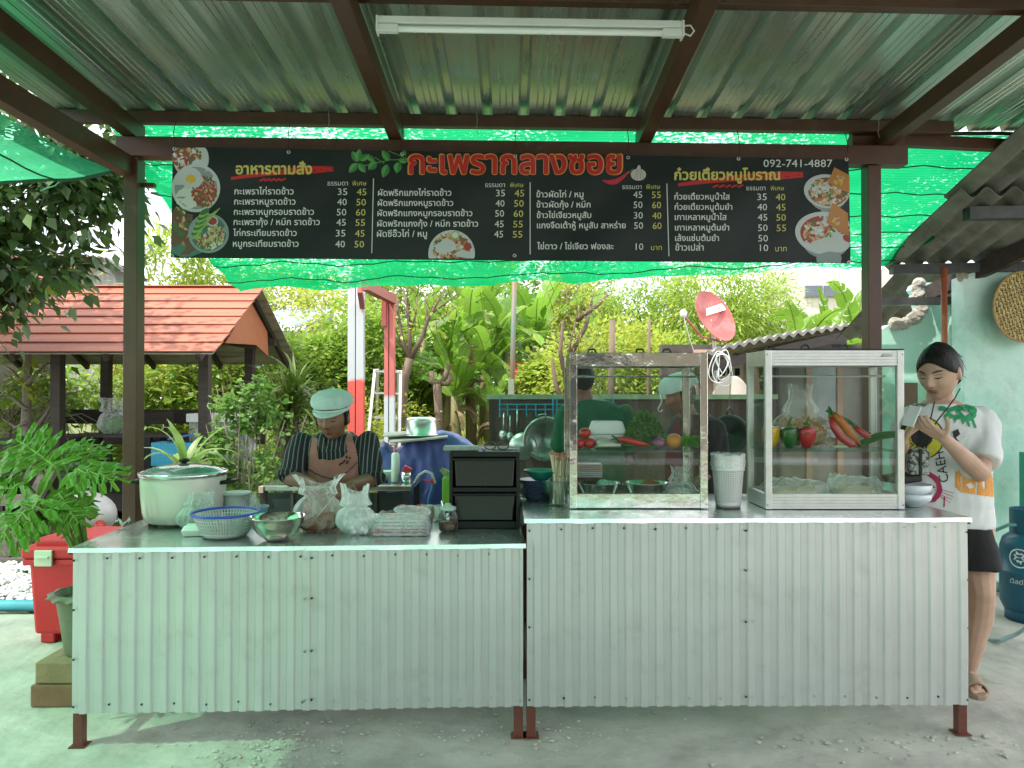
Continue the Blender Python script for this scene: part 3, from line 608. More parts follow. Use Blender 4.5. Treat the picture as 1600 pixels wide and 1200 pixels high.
# ================================================================ PAVILION on the left
pv = thing('pavilion', 'timber garden pavilion with an orange red plank roof and open sides', 'pavilion', (-4.6, 9, 0))
plank_m = M('orange_roof_plank', (.40,.125,.055), (.32,.095,.043), 2.5, .6, stretch=(.35,6,6), bump=.15, bsc=9, isl=.14, dirt=(.19,.065,.05), dsc=1.1, dlo=.5, dhi=.72)
under_m = M('grey_roof_underside', (.40,.37,.30), (.28,.26,.21), 2, .9, stretch=(.5,3,3), dirt=(.08,.07,.05), dsc=3)
E0, Rg, E1 = (7.5, 1.83), (8.98, 2.70), (10.5, 1.83)
XA, XB = -7.6, -3.05
n = 8
for side, (ey, ez), sg in (('f', E0, 1), ('b', E1, -1)):
    for i in range(n):
        t0, t1 = i/n, (i+1)/n+.03; dy, dz = Rg[0]-ey, Rg[1]-ez; L_ = math.hypot(dy, dz); nrm = Vector((0, -dz*sg, abs(dy)))/L_
        if nrm.z < 0: nrm = -nrm
        nrm = Vector((0, -dz if sg == 1 else dz, abs(dy)))/L_
        a = Vector((0, ey+dy*t0, ez+dz*t0))+nrm*.026; b = Vector((0, ey+dy*t1, ez+dz*t1))+nrm*.008
        xr = XB-.02-.0*i+.007*random.random(); 
        if side == 'f': xr = -3.03-.062*(i+.5)/1.0*0
        m = MB(); th = nrm*.012; vs = []
        for x in (XA, xr):
            for p, q in ((a, 0), (b, 0), (b, 1), (a, 1)): vs.append(Vector((x, p.y, p.z))-(th if q else Vector()))
        m.add(vs, [(0,1,2,3),(7,6,5,4),(0,4,5,1),(1,5,6,2),(2,6,7,3),(3,7,4,0)]); m.build('roof_plank', plank_m, pv)
    m = MB(); a = Vector((0, ey, ez)); b = Vector((0, Rg[0], Rg[1]-.01))
    for k in range(6):
        pa, pb = a.lerp(b, k/6+.004), a.lerp(b, (k+1)/6-.004); m = MB(); m.beam(((XA+XB)/2-2.28+.0, pa.y, pa.z-.012), ((XA+XB)/2-2.28, pb.y, pb.z-.012), .01, .01) if 0 else None
        m = MB(); m.add([(XA,pa.y,pa.z-.006),(XB,pa.y,pa.z-.006),(XB,pb.y,pb.z-.006),(XA,pb.y,pb.z-.006),(XA,pa.y,pa.z-.014),(XB,pa.y,pa.z-.014),(XB,pb.y,pb.z-.014),(XA,pb.y,pb.z-.014)], [(0,1,2,3),(7,6,5,4),(0,4,5,1),(1,5,6,2),(2,6,7,3),(3,7,4,0)]); m.build('ceiling_board', under_m, pv)
for x in (-3.2, -4.15, -5.1, -6.05, -7.0):
    for (ey, ez) in (E0, E1): MB().beam((x, ey, ez-.05), (x, Rg[0], Rg[1]-.055), .05, .07).build('rafter', wood_dark, pv)
for y, z in ((8.2, 2.1), (9.8, 2.1)): MB().beam((XA, y, z), (-3.15, y, z), .06, .1).build('wall_plate', wood_dark, pv)
MB().beam((-3.45, 8.15, 2.05), (-3.45, 9.85, 2.05), .06, .1).build('tie_beam', wood_dark, pv)
m = MB(); gx = -3.22; out = [(8.22,1.98),(8.98,2.55),(9.62,2.22),(9.66,1.90),(9.2,2.02)]
m.prism(out, lambda y, z, d: Vector((gx+d, y, z)), .02); m.build('gable_board', M('orange_board', (.36,.115,.045), (.30,.09,.035), 3, .6), pv)
for x, y in ((-3.42,8.2),(-5.06,8.2),(-6.8,8.2),(-3.49,9.8),(-5.4,9.8),(-7.2,9.8)):
    m = MB(); m.bx(x-.055, x+.055, y-.055, y+.055, .0, 2.15); m.build('post', wood_dark, pv, bevel=.004)
for k in range(11): MB().bx(-7.4, -3.3, 8.05+k*.17, 8.05+k*.17+.16, .30, .335).build('floor_plank', wood_dark, pv)
MB().bx(-7.4, -3.3, 8.0, 8.05, .14, .33).build('floor_beam', wood_dark, pv)
for a, b, w, h in (((-7.3,9.86,1.10),(-3.3,9.86,1.10),.04,.19), ((-7.3,9.86,.80),(-3.3,9.86,.80),.04,.14), ((-3.45,8.2,.78),(-3.5,9.8,.78),.04,.12), ((-6.6,7.6,.74),(-5.06,8.18,.93),.06,.12)):
    MB().beam(a, b, w, h).build('rail', wood_dark, pv)
# bench, table and chair inside
bn = thing('bench', 'dark timber bench with teal cushions at the front of the pavilion', 'bench', (-4.5, 8.5, .33))
for k in range(3): MB().bx(-6.9, -3.6, 7.62+k*.13, 7.62+k*.13+.115, .56, .60).build('seat_plank', wood_dark, bn)
for x in (-6.6, -5.35, -3.75): MB().bx(x-.04, x+.04, 7.68, 7.95, .0, .56).build('leg', wood_dark, bn)
teal_c = M('teal_cushion', (.01,.07,.07), (.008,.05,.05), 6, .8, sheen=.3)
for x, lb in ((-5.55,'left teal seat cushion on the dark bench'), (-4.45,'teal seat cushion on the bench right beside the canopy post')):
    m = MB(); m.ball((x, 7.8, .645), (.36,.19,.05), 18, 8); tag(m.build('cushion', teal_c, smooth=True), lb, 'cushion')
tb = thing('picnic_table', 'dark narrow timber table carrying the bag of greens in the pavilion', 'table', (-4.6, 8.7, .33))
for k in range(4): MB().bx(-5.15, -3.95, 8.45+k*.13, 8.45+k*.13+.12, .91, .94).build('top_plank', wood_dark, tb)
for x in (-5.0, -4.2):
    for y in (8.5, 8.9): MB().bx(x-.04, x+.04, y-.035, y+.035, .335, .91).build('leg', blackp, tb)
ch = thing('slatted_seat', 'dark slatted seat back behind the pavilion table', 'seat', (-4.9, 9.3, .33))
MB().beam((-5.15, 9.32, 1.10), (-4.3, 9.34, 1.10), .03, .16).build('slat', wood_dark, ch)
MB().beam((-5.15, 9.28, .84), (-4.3, 9.30, .84), .03, .12).build('slat', wood_dark, ch)
for x in (-5.1, -4.38): MB().beam((x, 9.2, .34), (x, 9.36, 1.16), .04, .04).build('leg', wood_dark, ch)
lg = thing('trestle', 'weathered timber trestle with a slanting leg by the white pebbles', 'trestle', (-4.2, 6.3, 0))
MB().beam((-4.62, 6.2, .02), (-4.02, 6.2, .02), .11, .06).build('foot', M('weathered_wood', (.13,.11,.09), (.08,.07,.06), 4, .8, stretch=(1,6,6), bump=.3), lg)
MB().beam((-4.28, 6.2, .05), (-3.88, 6.2, .80), .05, .11).build('leg', bpy.data.materials['weathered_wood'], lg)
for z, y in ((.32, 6.2), (.52, 6.25)): MB().beam((-6.5, y, z), (-4.05, y, z), .05, .09).build('rail', bpy.data.materials['weathered_wood'], lg)
# white jar on the ground, boxes on the pavilion floor
jr = thing('water_jar', 'squat white plastic water jar lying on the grass under the pavilion', 'jar', (-4.15, 7.5, .2))
m = MB(); m.ball((-4.2, 7.25, .24), (.30,.22,.22), 26, 14, rot=(0, .1, 0)); m.lathe([(.223,-.008),(.226,0),(.223,.008)], (-4.2,7.25,.24), 24, rot=(0,PI/2+.1,0)); m.build('body', M('scuffed_white', (.58,.56,.54), (.45,.43,.42), 6, .5, bump=.1), jr, smooth=True)
m = MB(); m.tube([(-4.0,7.08,.1),(-3.93,7.05,.17)], .05, 10); m.build('spout', M('red_plastic', (.5,.05,.03), None, 5, .4), jr, smooth=True)
MB().bx(-4.45, -3.9, 7.1, 7.4, .0, .05).build('stand', concrete, jr)
bxs = thing('storage_box', 'clear storage box with a white lid on the pavilion bench', 'box', (-3.2, 8.6, .33))
MB().bx(-3.75, -3.1, 8.55, 8.9, .55, 1.08).build('body', glass_mat('cloudy_plastic', (.75,.8,.8), .8, .35), bxs)
MB().bx(-3.78, -3.08, 8.53, 8.92, 1.08, 1.18).build('lid', whitep, bxs, bevel=.01)
bb = thing('blue_basket', 'blue plastic basket covered by a blue lid in the pavilion', 'basket', (-3.9, 8.3, .5))
m = MB(); m.bx(-3.95, -3.48, 8.05, 8.32, .62, .88); m.build('body', M('blue_basket', (.02,.25,.42), (.03,.35,.5), 40, .4), bb, bevel=.01)
m = MB(); m.add([W(262, 686, 8.0), W(305, 678, 8.0), W(318, 676, 8.4), W(270, 684, 8.4)], [(0,1,2,3)]); m.build('lid', M('blue_lid', (.04,.12,.45), None, 5, .4), bb, solid=.02)
sup = thing('stool', 'low dark stool holding the blue basket and the storage box', 'stool', (-3.5, 8.4, .33))
MB().bx(-4.0, -3.05, 8.0, 8.95, .50, .545).build('top', wood_dark, sup)
for x in (-3.95, -3.1):
    for y in (8.06, 8.88): MB().bx(x-.03, x+.03, y-.03, y+.03, .335, .5).build('leg', wood_dark, sup)
# neighbours' houses
h1 = thing('gabled_house', 'old house with a salmon tiled roof and weathered grey gable', 'house', (-9, 17, 0))
Yh = 17
gp = [W(x, y, Yh) for x, y in ((108,640),(108,480),(160,404),(215,432),(215,640))]
m = MB(); m.prism([(p.x, p.z) for p in gp][::-1], lambda x, z, d: Vector((x, Yh+d, z)), .2); m.build('gable_wall', M('weathered_grey_boards', (.30,.31,.31), (.16,.17,.17), 3, .9, stretch=(6,1,.5), bump=.3), h1)
for i in range(11):
    for j in range(5):
        a = W(150-i*14-j*10, 402+j*14, Yh-.1-.0*i); MB().add([a+Vector((-.24,-.3,0)), a+Vector((.0,-.3,0)), a+Vector((-.14,-.33,-.22)), a+Vector((-.4,-.33,-.22))], [(0,1,3,2)][0:0] or [(0,1,2,3)]).build('roof_tile', bpy.data.materials.get('salmon_tile') or M('salmon_tile', (.45,.16,.13), (.35,.12,.10), 4, .7, isl=.2), h1, solid=.03)
a, b = W(100, 470, 16.6), W(158, 400, 16.6); MB().beam(a, b, .05, .35, up=(0,1,0)).build('barge_board', M('cream_barge', (.6,.52,.42), None, 3, .8), h1)
a, b = W(158, 402, 16.8), W(222, 436, 16.8); MB().beam(a, b, .5, .08).build('barge_board', M('dark_barge', (.1,.1,.1), None, 3, .8), h1)
h2 = thing('blue_roof_house', 'far house with a pale blue ribbed roof among the shrubs', 'house', (-8, 28, 0))
P = [W(430, 486, 30), W(520, 484, 30), W(478, 511, 26), W(395, 511, 26)]
m = MB(); m.grid(lambda u, v: P[0].lerp(P[1], u).lerp(P[3].lerp(P[2], u), v)+Vector((0,0,.07*abs(sin(u*40)))), 80, 2); m.build('roof', M('pale_blue_roof', (.42,.52,.62), None, 3, .4, .2), h2)
MB().bx(W(395,0,26).x, W(478,0,26).x, 26.3, 26.5, .4, 3.6).build('wall', M('blue_grey_wall', (.3,.38,.42), None, 3, .8), h2)
P = [W(478, 511, 26), W(520, 484, 30), W(520, 640, 30), W(478, 640, 26)]; m = MB(); m.add(P, [(0,1,2,3)]); m.build('wall', M('blue_shade_wall', (.2,.3,.35), None, 3, .8), h2, solid=.1)
h3 = thing('clapboard_house', 'far whitish clapboard house with a dark window behind banana leaves', 'house', (10, 24, 0))
cm = M('cream_clapboard', (.60,.56,.46), (.50,.47,.40), 3, .8)
for i in range(26):
    x = W(1195, 0, 24).x+i*.175; MB().bx(x, x+.168, 24, 24.05+.01*(i % 2), .5, 5.4).build('board', cm, h3)
MB().bx(W(1196,0,24).x, W(1400,0,24).x, 24.07, 24.2, .5, 5.4).build('wall', cm, h3)
wn = MB().bx(W(1256,0,24).x, W(1312,0,24).x, 23.9, 24, W(0,464,24).z, W(0,446,24).z).build('window', M('grey_frame', (.4,.4,.38), None, 3, .6), h3)
for k in range(2): MB().bx(W(1257+k*29,0,24).x, W(1283+k*28,0,24).x, 23.87, 23.9, W(0,463,24).z, W(0,447,24).z).build('pane', M('dark_pane', (.10,.12,.14), None, 3, .2), wn)
tag(MB().bx(W(788,0,22).x, W(818,0,22).x, 22, 22.4, .5, W(0,566,22).z).build('red_shed', M('bright_red_wall', (.6,.06,.03), None, 4, .6)), 'small bright red hut wall glimpsed beyond the banana plants', 'hut')
tag(MB().bx(W(820,0,22.5).x, W(862,0,22.5).x, 22.5, 22.9, .5, W(0,562,22).z).build('grey_shed', M('grey_block', (.35,.33,.30), None, 4, .9)), 'small grey hut wall beside the red hut', 'hut')
# roofs peeking at top between net and trees
# ---- steel columns, half painted red
frame_red = bpy.data.materials.new('red_over_grey_paint'); frame_red.use_nodes = True
def build_two(mat, zs, inv):
    nt = mat.node_tree; N = nt.nodes; L = nt.links; P = N['Principled BSDF']; P.inputs['Roughness'].default_value = .5
    tc = N.new('ShaderNodeTexCoord'); sp = N.new('ShaderNodeSeparateXYZ'); L.new(tc.outputs['Object'], sp.inputs[0]); nz = N.new('ShaderNodeTexNoise'); nz.inputs['Scale'].default_value = 9; L.new(tc.outputs['Object'], nz.inputs[0])
    ad = N.new('ShaderNodeMath'); ad.operation = 'MULTIPLY_ADD'; ad.inputs[1].default_value = .18; L.new(nz.outputs[0], ad.inputs[0]); L.new(sp.outputs['Z'], ad.inputs[2])
    mr = N.new('ShaderNodeMapRange'); mr.inputs['From Min'].default_value = zs+.06; mr.inputs['From Max'].default_value = zs+.12; L.new(ad.outputs[0], mr.inputs[0])
    mx = N.new('ShaderNodeMix'); mx.data_type = 'RGBA'; mx.inputs['A'].default_value = (.48,.53,.54,1) if inv else (.62,.10,.08,1); mx.inputs['B'].default_value = (.52,.14,.12,1) if inv else (.48,.53,.54,1)
    L.new(mr.outputs[0], mx.inputs['Factor']); L.new(mx.outputs['Result'], P.inputs['Base Color'])
build_two(frame_red, 1.60, False)
fr2 = bpy.data.materials.new('grey_under_red_paint'); fr2.use_nodes = True; build_two(fr2, 1.36, True)
Yc = 11
s1 = thing('steel_column', 'grey steel column with its lower half painted red', 'column', W(555, 640, Yc))
for x0, x1 in ((543, 554.5), (556, 568)):
    a, b = W(x0, 0, Yc), W(x1, 0, Yc); MB().bx(a.x, b.x, Yc, Yc+.12, 0, 3.2).build('channel', frame_red, s1, bevel=.005)
s2 = thing('steel_column', 'rusty red steel column fading to grey beside the aluminium ladder', 'column', W(608, 640, Yc))
for x0, x1 in ((600, 606.5), (608, 616)):
    a, b = W(x0, 0, Yc), W(x1, 0, Yc); MB().bx(a.x, b.x, Yc, Yc+.12, 0, 2.86).build('channel', fr2, s2, bevel=.005)
redb = M('dull_red_steel', (.35,.08,.07), (.28,.07,.06), 6, .5)
MB().beam(W(570, 445, Yc-1.6), W(614, 468, Yc), .1, .13).build('beam', redb, s2)
MB().beam(W(566, 478, Yc), W(562, 452, Yc-.5), .07, .1).build('bracket', redb, s2)
MB().bx(W(597,0,Yc).x, W(604,0,Yc).x, Yc-.06, Yc-.005, W(0,510,Yc).z, W(0,470,Yc).z).build('bracket', redb, s2)
ld = thing('ladder', 'silver aluminium folding ladder standing behind the red steel column', 'ladder', W(605, 700, 11.8))
Yl = 11.8
for a, b in ((W(586,577,Yl), W(574,700,Yl-.4)), (W(626,579,Yl), W(624,700,Yl-.4)), (W(590,577,Yl+.1), W(588,700,Yl+.7)), (W(622,579,Yl+.1), W(622,700,Yl+.7))): MB().beam(a, b, .045, .025).build('rail', alu, ld)
for y, dx in ((580,0),(614,-3),(652,-7),(688,-10)): MB().beam(W(586+dx,y,Yl-.02-.1*(y-580)/40), W(626,y+1,Yl-.02-.1*(y-580)/40), .05, .03).build('rung', alu, ld)
sp = thing('pole', 'thin grey green steel pole rising before the banana plants', 'pole', W(800, 640, 9))
m = MB(); m.tube([W(800, 660, 9.0)*1, W(801, 560, 9.0), W(804, 440, 9.0)], .03, 10); m.build('shaft', M('rusty_green_pole', (.10,.14,.12), (.22,.12,.07), 1.4, .6, lo=.45, hi=.6), sp, smooth=True)
MB().bx(W(794,0,8.95).x, W(803,0,8.95).x, 8.93, 8.96, W(0,617,8.95).z, W(0,592,8.95).z).build('plate', M('mossy_plate', (.2,.26,.17), None, 6, .8), sp)
# satellite dish
dd = thing('satellite_dish', 'faded red satellite dish with a white label plate on its mast', 'satellite dish', W(1115, 560, 8.6))
cd = W(1112, 498, 8.4); ax = Vector((.42, -.72, .42)).normalized(); Q = ax.to_track_quat('Z', 'Y').to_matrix(); dm = M('faded_red_dish', (.44,.085,.075), (.37,.07,.065), 3, .5, dirt=(.48,.19,.17), dsc=2)
def dish(u, v, o=0): r = .33*v; a = 2*PI*u; return cd+Q @ Vector((r*cos(a)*.82, r*sin(a)*1.0, .28*v*v*.33-.02+o))
m = MB(); m.grid(lambda u, v: dish(u, max(v, .001)), 36, 10); m.grid(lambda u, v: dish(u, max(v, .001), -.008), 36, 10); m.grid(lambda u, v: dish(u, 1, -.008*v), 36, 1); m.build('bowl', dm, dd, smooth=True)
def dpt(x, y, o): # x,y px about dish centre, on the dish surface
    tgt = W(1112+x, 498-y, 8.4)-Vector((0,0,CAMH)); tgt.normalize(); o0 = Vector((0,0,CAMH)); den = tgt.dot(ax); t = (cd-o0).dot(ax)/den; return o0+tgt*t+ax*(.055+o)
m = MB(); m.add([dpt(-13,1,0), dpt(17,10,0), dpt(17,22,0), dpt(-13,12,0)], [(0,1,2,3)]); m.build('label_plate', whitep, dd, solid=.004)
m = MB(); text_mb(m, "true", -9, 9, 0, lambda x, y, l: dpt(x, 8-y+x*.3, .006+.0002*l), maxh=9); tag(m.build('lettering', M('red_print', (.5,.05,.05), None, 5, .5), dd))
m = MB(); m.tube([cd+Q @ Vector((0,0,-.03)), cd+Vector((.05,.14,-.1)), W(1118, 560, 8.6), W(1118, 640, 8.6), Vector((W(1118,640,8.6).x, 8.6, .1))], .022, 8); m.build('mast', alu, dd, smooth=True)
m = MB(); l0 = cd+Q @ Vector((.0,-.3,.0)); m.tube([l0, W(1096, 526, 8.2), W(1068, 492, 8.0)], .012, 6); m.build('arm', dm, dd)
m = MB(); m.ball(W(1068, 490, 8.0), (.04,.04,.05), 10, 8); m.build('receiver', whitep, dd, smooth=True)
m = MB(); m.tube([W(1068, 492, 8.0), W(1071, 505, 8.0), W(1078, 530, 8.1), W(1084, 548, 8.2)], .006, 5); m.build('cable', whitep, dd)
# ================================================================ VEGETATION
T_LEAF = (np.array([(0,0,0),(.3,.35,.04),(0,1,-.05),(-.3,.35,.04),(0,.4,-.03)], float), [(0,1,4),(1,2,4),(2,3,4),(3,0,4)])
T_SLIM = (np.array([(0,0,0),(.13,.4,.02),(0,1,-.12),(-.13,.4,.02)], float), [(0,1,3),(1,2,3)])
T_RND = (np.array([(0,0,0),(.36,.3,.03),(.3,.75,0),(0,1,-.06),(-.3,.75,0),(-.36,.3,.03)], float), [(0,1,5),(1,2,4,5),(2,3,4)])
def leaf_obj(name, mat, P, D, Nn, S, T, parent=None, kind=None):
    tv, tf = T; n = len(P); k = len(tv)
    D = D/np.maximum(np.linalg.norm(D, axis=1, keepdims=True), 1e-6); X = np.cross(D, Nn); X /= np.maximum(np.linalg.norm(X, axis=1, keepdims=True), 1e-6); Z = np.cross(X, D)
    V = P[:, None]+S[:, None, None]*(tv[None, :, 0, None]*X[:, None]+tv[None, :, 1, None]*D[:, None]+tv[None, :, 2, None]*Z[:, None]); V = V.reshape(-1, 3)
    me = bpy.data.meshes.new(name); me.vertices.add(len(V)); me.vertices.foreach_set('co', V.ravel())
    base = (np.arange(n)*k)[:, None]; loops = np.concatenate([np.array(f)[None]+base for f in tf], axis=1).ravel(); tot = [len(f) for f in tf]
    me.loops.add(len(loops)); me.loops.foreach_set('vertex_index', loops.astype(np.int32))
    lt = np.tile(np.array(tot), n); st = np.concatenate([[0], np.cumsum(lt)[:-1]]); me.polygons.add(len(lt)); me.polygons.foreach_set('loop_start', st.astype(np.int32)); me.polygons.foreach_set('loop_total', lt.astype(np.int32))
    me.update(calc_edges=True); me.validate(); me.materials.append(mat); o = bpy.data.objects.new(name, me); COL.objects.link(o)
    if kind: o['kind'] = kind
    if parent is not None: own(o, parent)
    return o
def rnd_dir(n): v = rng.normal(size=(n, 3)); return v/np.linalg.norm(v, axis=1, keepdims=True)
def crown(name, mat, c, r, n, size, T=T_LEAF, clumps=40, droop=.3, spread=.22, parent=None, shell=.55):
    c = np.array(c, float); r = np.array(r, float); cd_ = rnd_dir(clumps); rad = rng.uniform(shell, 1, clumps)**.6; C = c+cd_*rad[:, None]*r
    ix = rng.integers(0, clumps, n); sp_ = spread*r.mean()*rng.uniform(.5, 1.3, clumps)[ix]
    P = C[ix]+rng.normal(size=(n, 3))*sp_[:, None]*np.array([1,1,.8]); out = (P-C[ix]); D = out+rng.normal(size=(n, 3))*.06+(P-c)*.15; D[:, 2] -= droop*np.abs(rng.normal(size=n))*sp_*1.5
    Nn = rnd_dir(n)*.6+np.array([0,0,1.0]); S = size*rng.uniform(.6, 1.25, n)
    return leaf_obj(name, mat, P, D, Nn, S, T, parent), C
bark = M('bark', (.17,.125,.085), (.10,.07,.05), 7, .9, bump=.6, bsc=18, stretch=(1,1,.3), bdist=.02)
bark_pale = M('pale_bark', (.34,.30,.24), (.24,.20,.15), 8, .85, bump=.3, bsc=18)
def tree(label, kind_name, base, h, c, r, n, size, mat, tr=.07, T=T_LEAF, clumps=40, branches=9, bmat=None, group=None, cat='tree', **k):
    t = thing(kind_name, label, cat, base, group); base = Vector(base); c = Vector(c)
    crown('crown', mat, c, r, n, size, T, clumps, parent=t, **k)
    fork = base.lerp(c, .55); m = MB(); m.tube([base-Vector((0,0,.1)), base.lerp(fork, .35)+Vector((.05*tr*10,0,0)), base.lerp(fork, .7)-Vector((.04,0,0)), fork, c], [tr*1.3, tr, tr*.85, tr*.7, tr*.3], 8)
    for i in range(branches):
        a = rnd_dir(1)[0]; e = c+Vector((a[0]*r[0]*.75, a[1]*r[1]*.75, abs(a[2])*r[2]*.6)); s = fork.lerp(c, random.random()*.8)
        m.tube([s, s.lerp(e, .5)+Vector((0,0,.06*h)), e], [tr*.4, tr*.25, tr*.08], 5, cap=False)
    m.build('trunk', bmat or bark, t, smooth=True); return t
lm_dark = leaf_mat('dark_leaf', (.05,.10,.028), (.075,.135,.035), .32, .35, .45)
lm_mid = leaf_mat('mid_leaf', (.17,.28,.035), (.22,.31,.05), .45, .45, .4)
lm_lime = leaf_mat('lime_leaf', (.24,.34,.045), (.30,.36,.06), .45, .45, .35)
lm_yel = leaf_mat('yellow_green_leaf', (.32,.36,.05), (.22,.30,.05), .45, .45, .4)
lm_fern = leaf_mat('fern_leaf', (.11,.22,.04), (.15,.26,.055), .35, .5, .35)
# --- big dark tree overhanging from the left
t = thing('overhanging_tree', 'large dark leaved tree overhanging the pavilion from the left', 'tree', (-6.6, 6.9, 0))
crown('crown', lm_dark, (-4.95, 6.6, 2.72), (1.15, .8, .56), 5600, .15, T_LEAF, 60, .9, .24, parent=t, shell=.1)
crown('crown', lm_dark, (-4.2, 6.3, 3.3), (1.0, .6, .40), 2400, .14, T_LEAF, 26, .9, .3, parent=t, shell=.1)
crown('crown', lm_dark, (-5.9, 7.1, 3.8), (1.7, 1.2, .8), 3800, .14, T_LEAF, 55, .8, .25, parent=t, shell=.1)
crown('crown', lm_yel, (-4.9, 6.5, 2.9), (1.2, .8, .6), 130, .13, T_LEAF, 40, .9, .3, parent=t, shell=.1)
m = MB(); m.tube([(-7.2,7.3,-.1),(-7.1,7.2,1.6),(-6.6,7.0,3.0),(-5.5,6.8,3.6),(-4.2,6.4,3.6)], [.2,.17,.12,.06,.02], 10)
for e in ((-4.4,6.3,2.65),(-5.2,6.2,2.2),(-4.0,6.6,3.1),(-5.6,6.4,2.5),(-4.7,6.9,2.4)): m.tube([(-6.4,7.0,3.05),(-5.6,6.8,2.9),e], [.05,.03,.01], 6)
m.build('trunk', bark, t, smooth=True)
# --- light shrubs right behind the pavilion
def shrub(label, px, py, Y, rx, rz, n, size, mat, T=T_LEAF, name='shrub', ry=None, clumps=30, **k):
    c = W(px, py, Y); b = (c.x, Y, gz(c.x, Y)); return tree(label, name, b, 1, c, (rx, ry or rx, rz), n, size, mat, .03, T, clumps, 7, cat='shrub', **k)
shrub('pale lime green shrub rising behind the pavilion ridge', 285, 425, 11.5, .75, .62, 2600, .15, lm_lime, T_SLIM, clumps=34, droop=.1)
shrub('lime shrub behind the right end of the pavilion roof', 345, 470, 12, .7, .6, 2200, .14, lm_lime, T_SLIM)
shrub('papaya-like bush with big lobed leaves left under the pavilion roof', 165, 590, 11.5, 1.1, .7, 1500, .26, lm_mid, T_SLIM, clumps=22, droop=.6)
shrub('broad yellow green bush seen under the middle of the pavilion roof', 270, 600, 12.2, 1.2, .75, 3800, .13, lm_yel)
shrub('leafy bush seen between the two right pavilion posts', 350, 600, 11.6, .8, .8, 2600, .13, lm_mid)
shrub('small leaved bush to the right of the pavilion', 415, 592, 12.5, .6, .8, 3000, .10, lm_mid)
shrub('low dark bush filling the ground behind the pavilion', 110, 740, 11.0, 2.4, .5, 4000, .12, lm_mid, ry=.6, clumps=60)
shrub('bright bush by the far left edge', 15, 640, 9.2, .6, .5, 1300, .08, lm_mid)
shrub('low lime bush behind the pavilion rail', 300, 700, 10.8, 1.3, .35, 2500, .10, lm_lime, ry=.4)
# pale trunk tree at far left with twigs
t = thing('bare_sapling', 'slim pale barked sapling with bare side branches at the left edge', 'tree', (W(40,0,8.7).x, 8.7, 0))
m = MB(); m.tube([W(38, 800, 8.7), W(40, 700, 8.7), W(42, 620, 8.7), W(43, 560, 8.7), W(44, 500, 8.9)], [.07,.06,.05,.045,.03], 10)
for a in (((40,605),(20,580),(5,570)), ((42,600),(60,580),(78,565)), ((41,640),(20,622),(0,610)), ((40,690),(70,650),(95,600)), ((39,700),(60,680),(82,640)), ((40,660),(25,668),(5,655))): m.tube([W(x, y, 8.6+.1*i) for i, (x, y) in enumerate(a)], [.025,.018,.008], 6)
m.build('trunk', bark_pale, t, smooth=True); crown('crown', lm_yel, W(45, 585, 8.6), (.35,.2,.25), 60, .12, T_LEAF, 14, parent=t)
m = MB()
for k in range(36):
    a = W(random.uniform(50, 95), random.uniform(640, 660), 9.4); b = a+Vector((random.uniform(-.5,.5), random.uniform(-.3,.3), random.uniform(-.5,.35))); m.tube([a, a.lerp(b, .5)+Vector((0,0,.1)), b], [.012,.009,.004], 4)
tag(m.build('brush_pile', bark_pale), 'tangle of dry pale branches piled behind the left pavilion post', 'branches', kind='stuff')
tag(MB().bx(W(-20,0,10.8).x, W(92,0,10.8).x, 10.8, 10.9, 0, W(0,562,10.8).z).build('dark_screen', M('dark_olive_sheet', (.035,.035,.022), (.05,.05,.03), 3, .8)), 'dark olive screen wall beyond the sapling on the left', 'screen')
# --- dracaena with strap leaves beside the cook
def strap(m, base, d, L, w, droop, mi=0, n=6, fold=.25, twist=0):
    d = Vector(d).normalized(); side = d.cross(Vector((0,0,1))); side = side.normalized() if side.length > .05 else Vector((1,0,0)); p = Vector(base); vs = []; st = L/n; cur = d.copy()
    for i in range(n+1):
        t = i/n; ww = w*(sin(PI*min(1, t*.92+.10))**.7)*(1 if t < .999 else .05); up = side.cross(cur)
        vs += [p-side*ww/2+up*fold*ww*.5, p.copy(), p+side*ww/2+up*fold*ww*.5]; p = p+cur*st; cur = (cur+Vector((0,0,-droop*st/L*(.5+t)))).normalized()
    fs = []
    for i in range(n): a = i*3; fs += [(a,a+1,a+4,a+3),(a+1,a+2,a+5,a+4)]
    m.add(vs, fs, mi)
lm_strap = leaf_mat('strap_leaf', (.09,.14,.02), (.14,.18,.035), .3, .4, .35)
dr = thing('dracaena', 'tall dracaena with a spray of strap leaves left of the cook', 'plant', W(455, 900, 6.4)); b0 = W(455, 900, 6.4); b0.z = 0; dr.location = b0
m = MB(); m.tube([b0, W(455, 760, 6.4), W(452, 690, 6.4), W(456, 640, 6.4)], [.11,.10,.085,.06], 10); m.tube([W(437, 790, 6.4), W(438, 700, 6.4), W(440, 650, 6.4)], [.05,.045,.03], 8); m.build('trunk', bark, dr, smooth=True)
m = MB()
for cx, cy_2, n in ((455, 640, 95), (452, 672, 80), (438, 650, 40), (462, 610, 40)):
    for i in range(n):
        a = random.random()*6.28; el = random.uniform(-.1, 1.35); strap(m, W(cx+random.uniform(-4,4), cy_2+random.uniform(-8,8), 6.4), (cos(a)*cos(el), sin(a)*cos(el), sin(el)), random.uniform(.28, .52), random.uniform(.02, .032), random.uniform(.6, 2.0))
m.build('leaves', lm_strap, dr)
m = MB()
for i in range(40):
    a = random.random()*6.28; strap(m, W(452+random.uniform(-8,8), 690+random.uniform(-30,30), 6.35), (cos(a)*.6, sin(a)*.6, -.5), random.uniform(.2,.4), .02, 1.5)
m.build('dry_leaves', M('dry_leaf', (.22,.17,.09), (.15,.11,.06), 5, .8), dr)
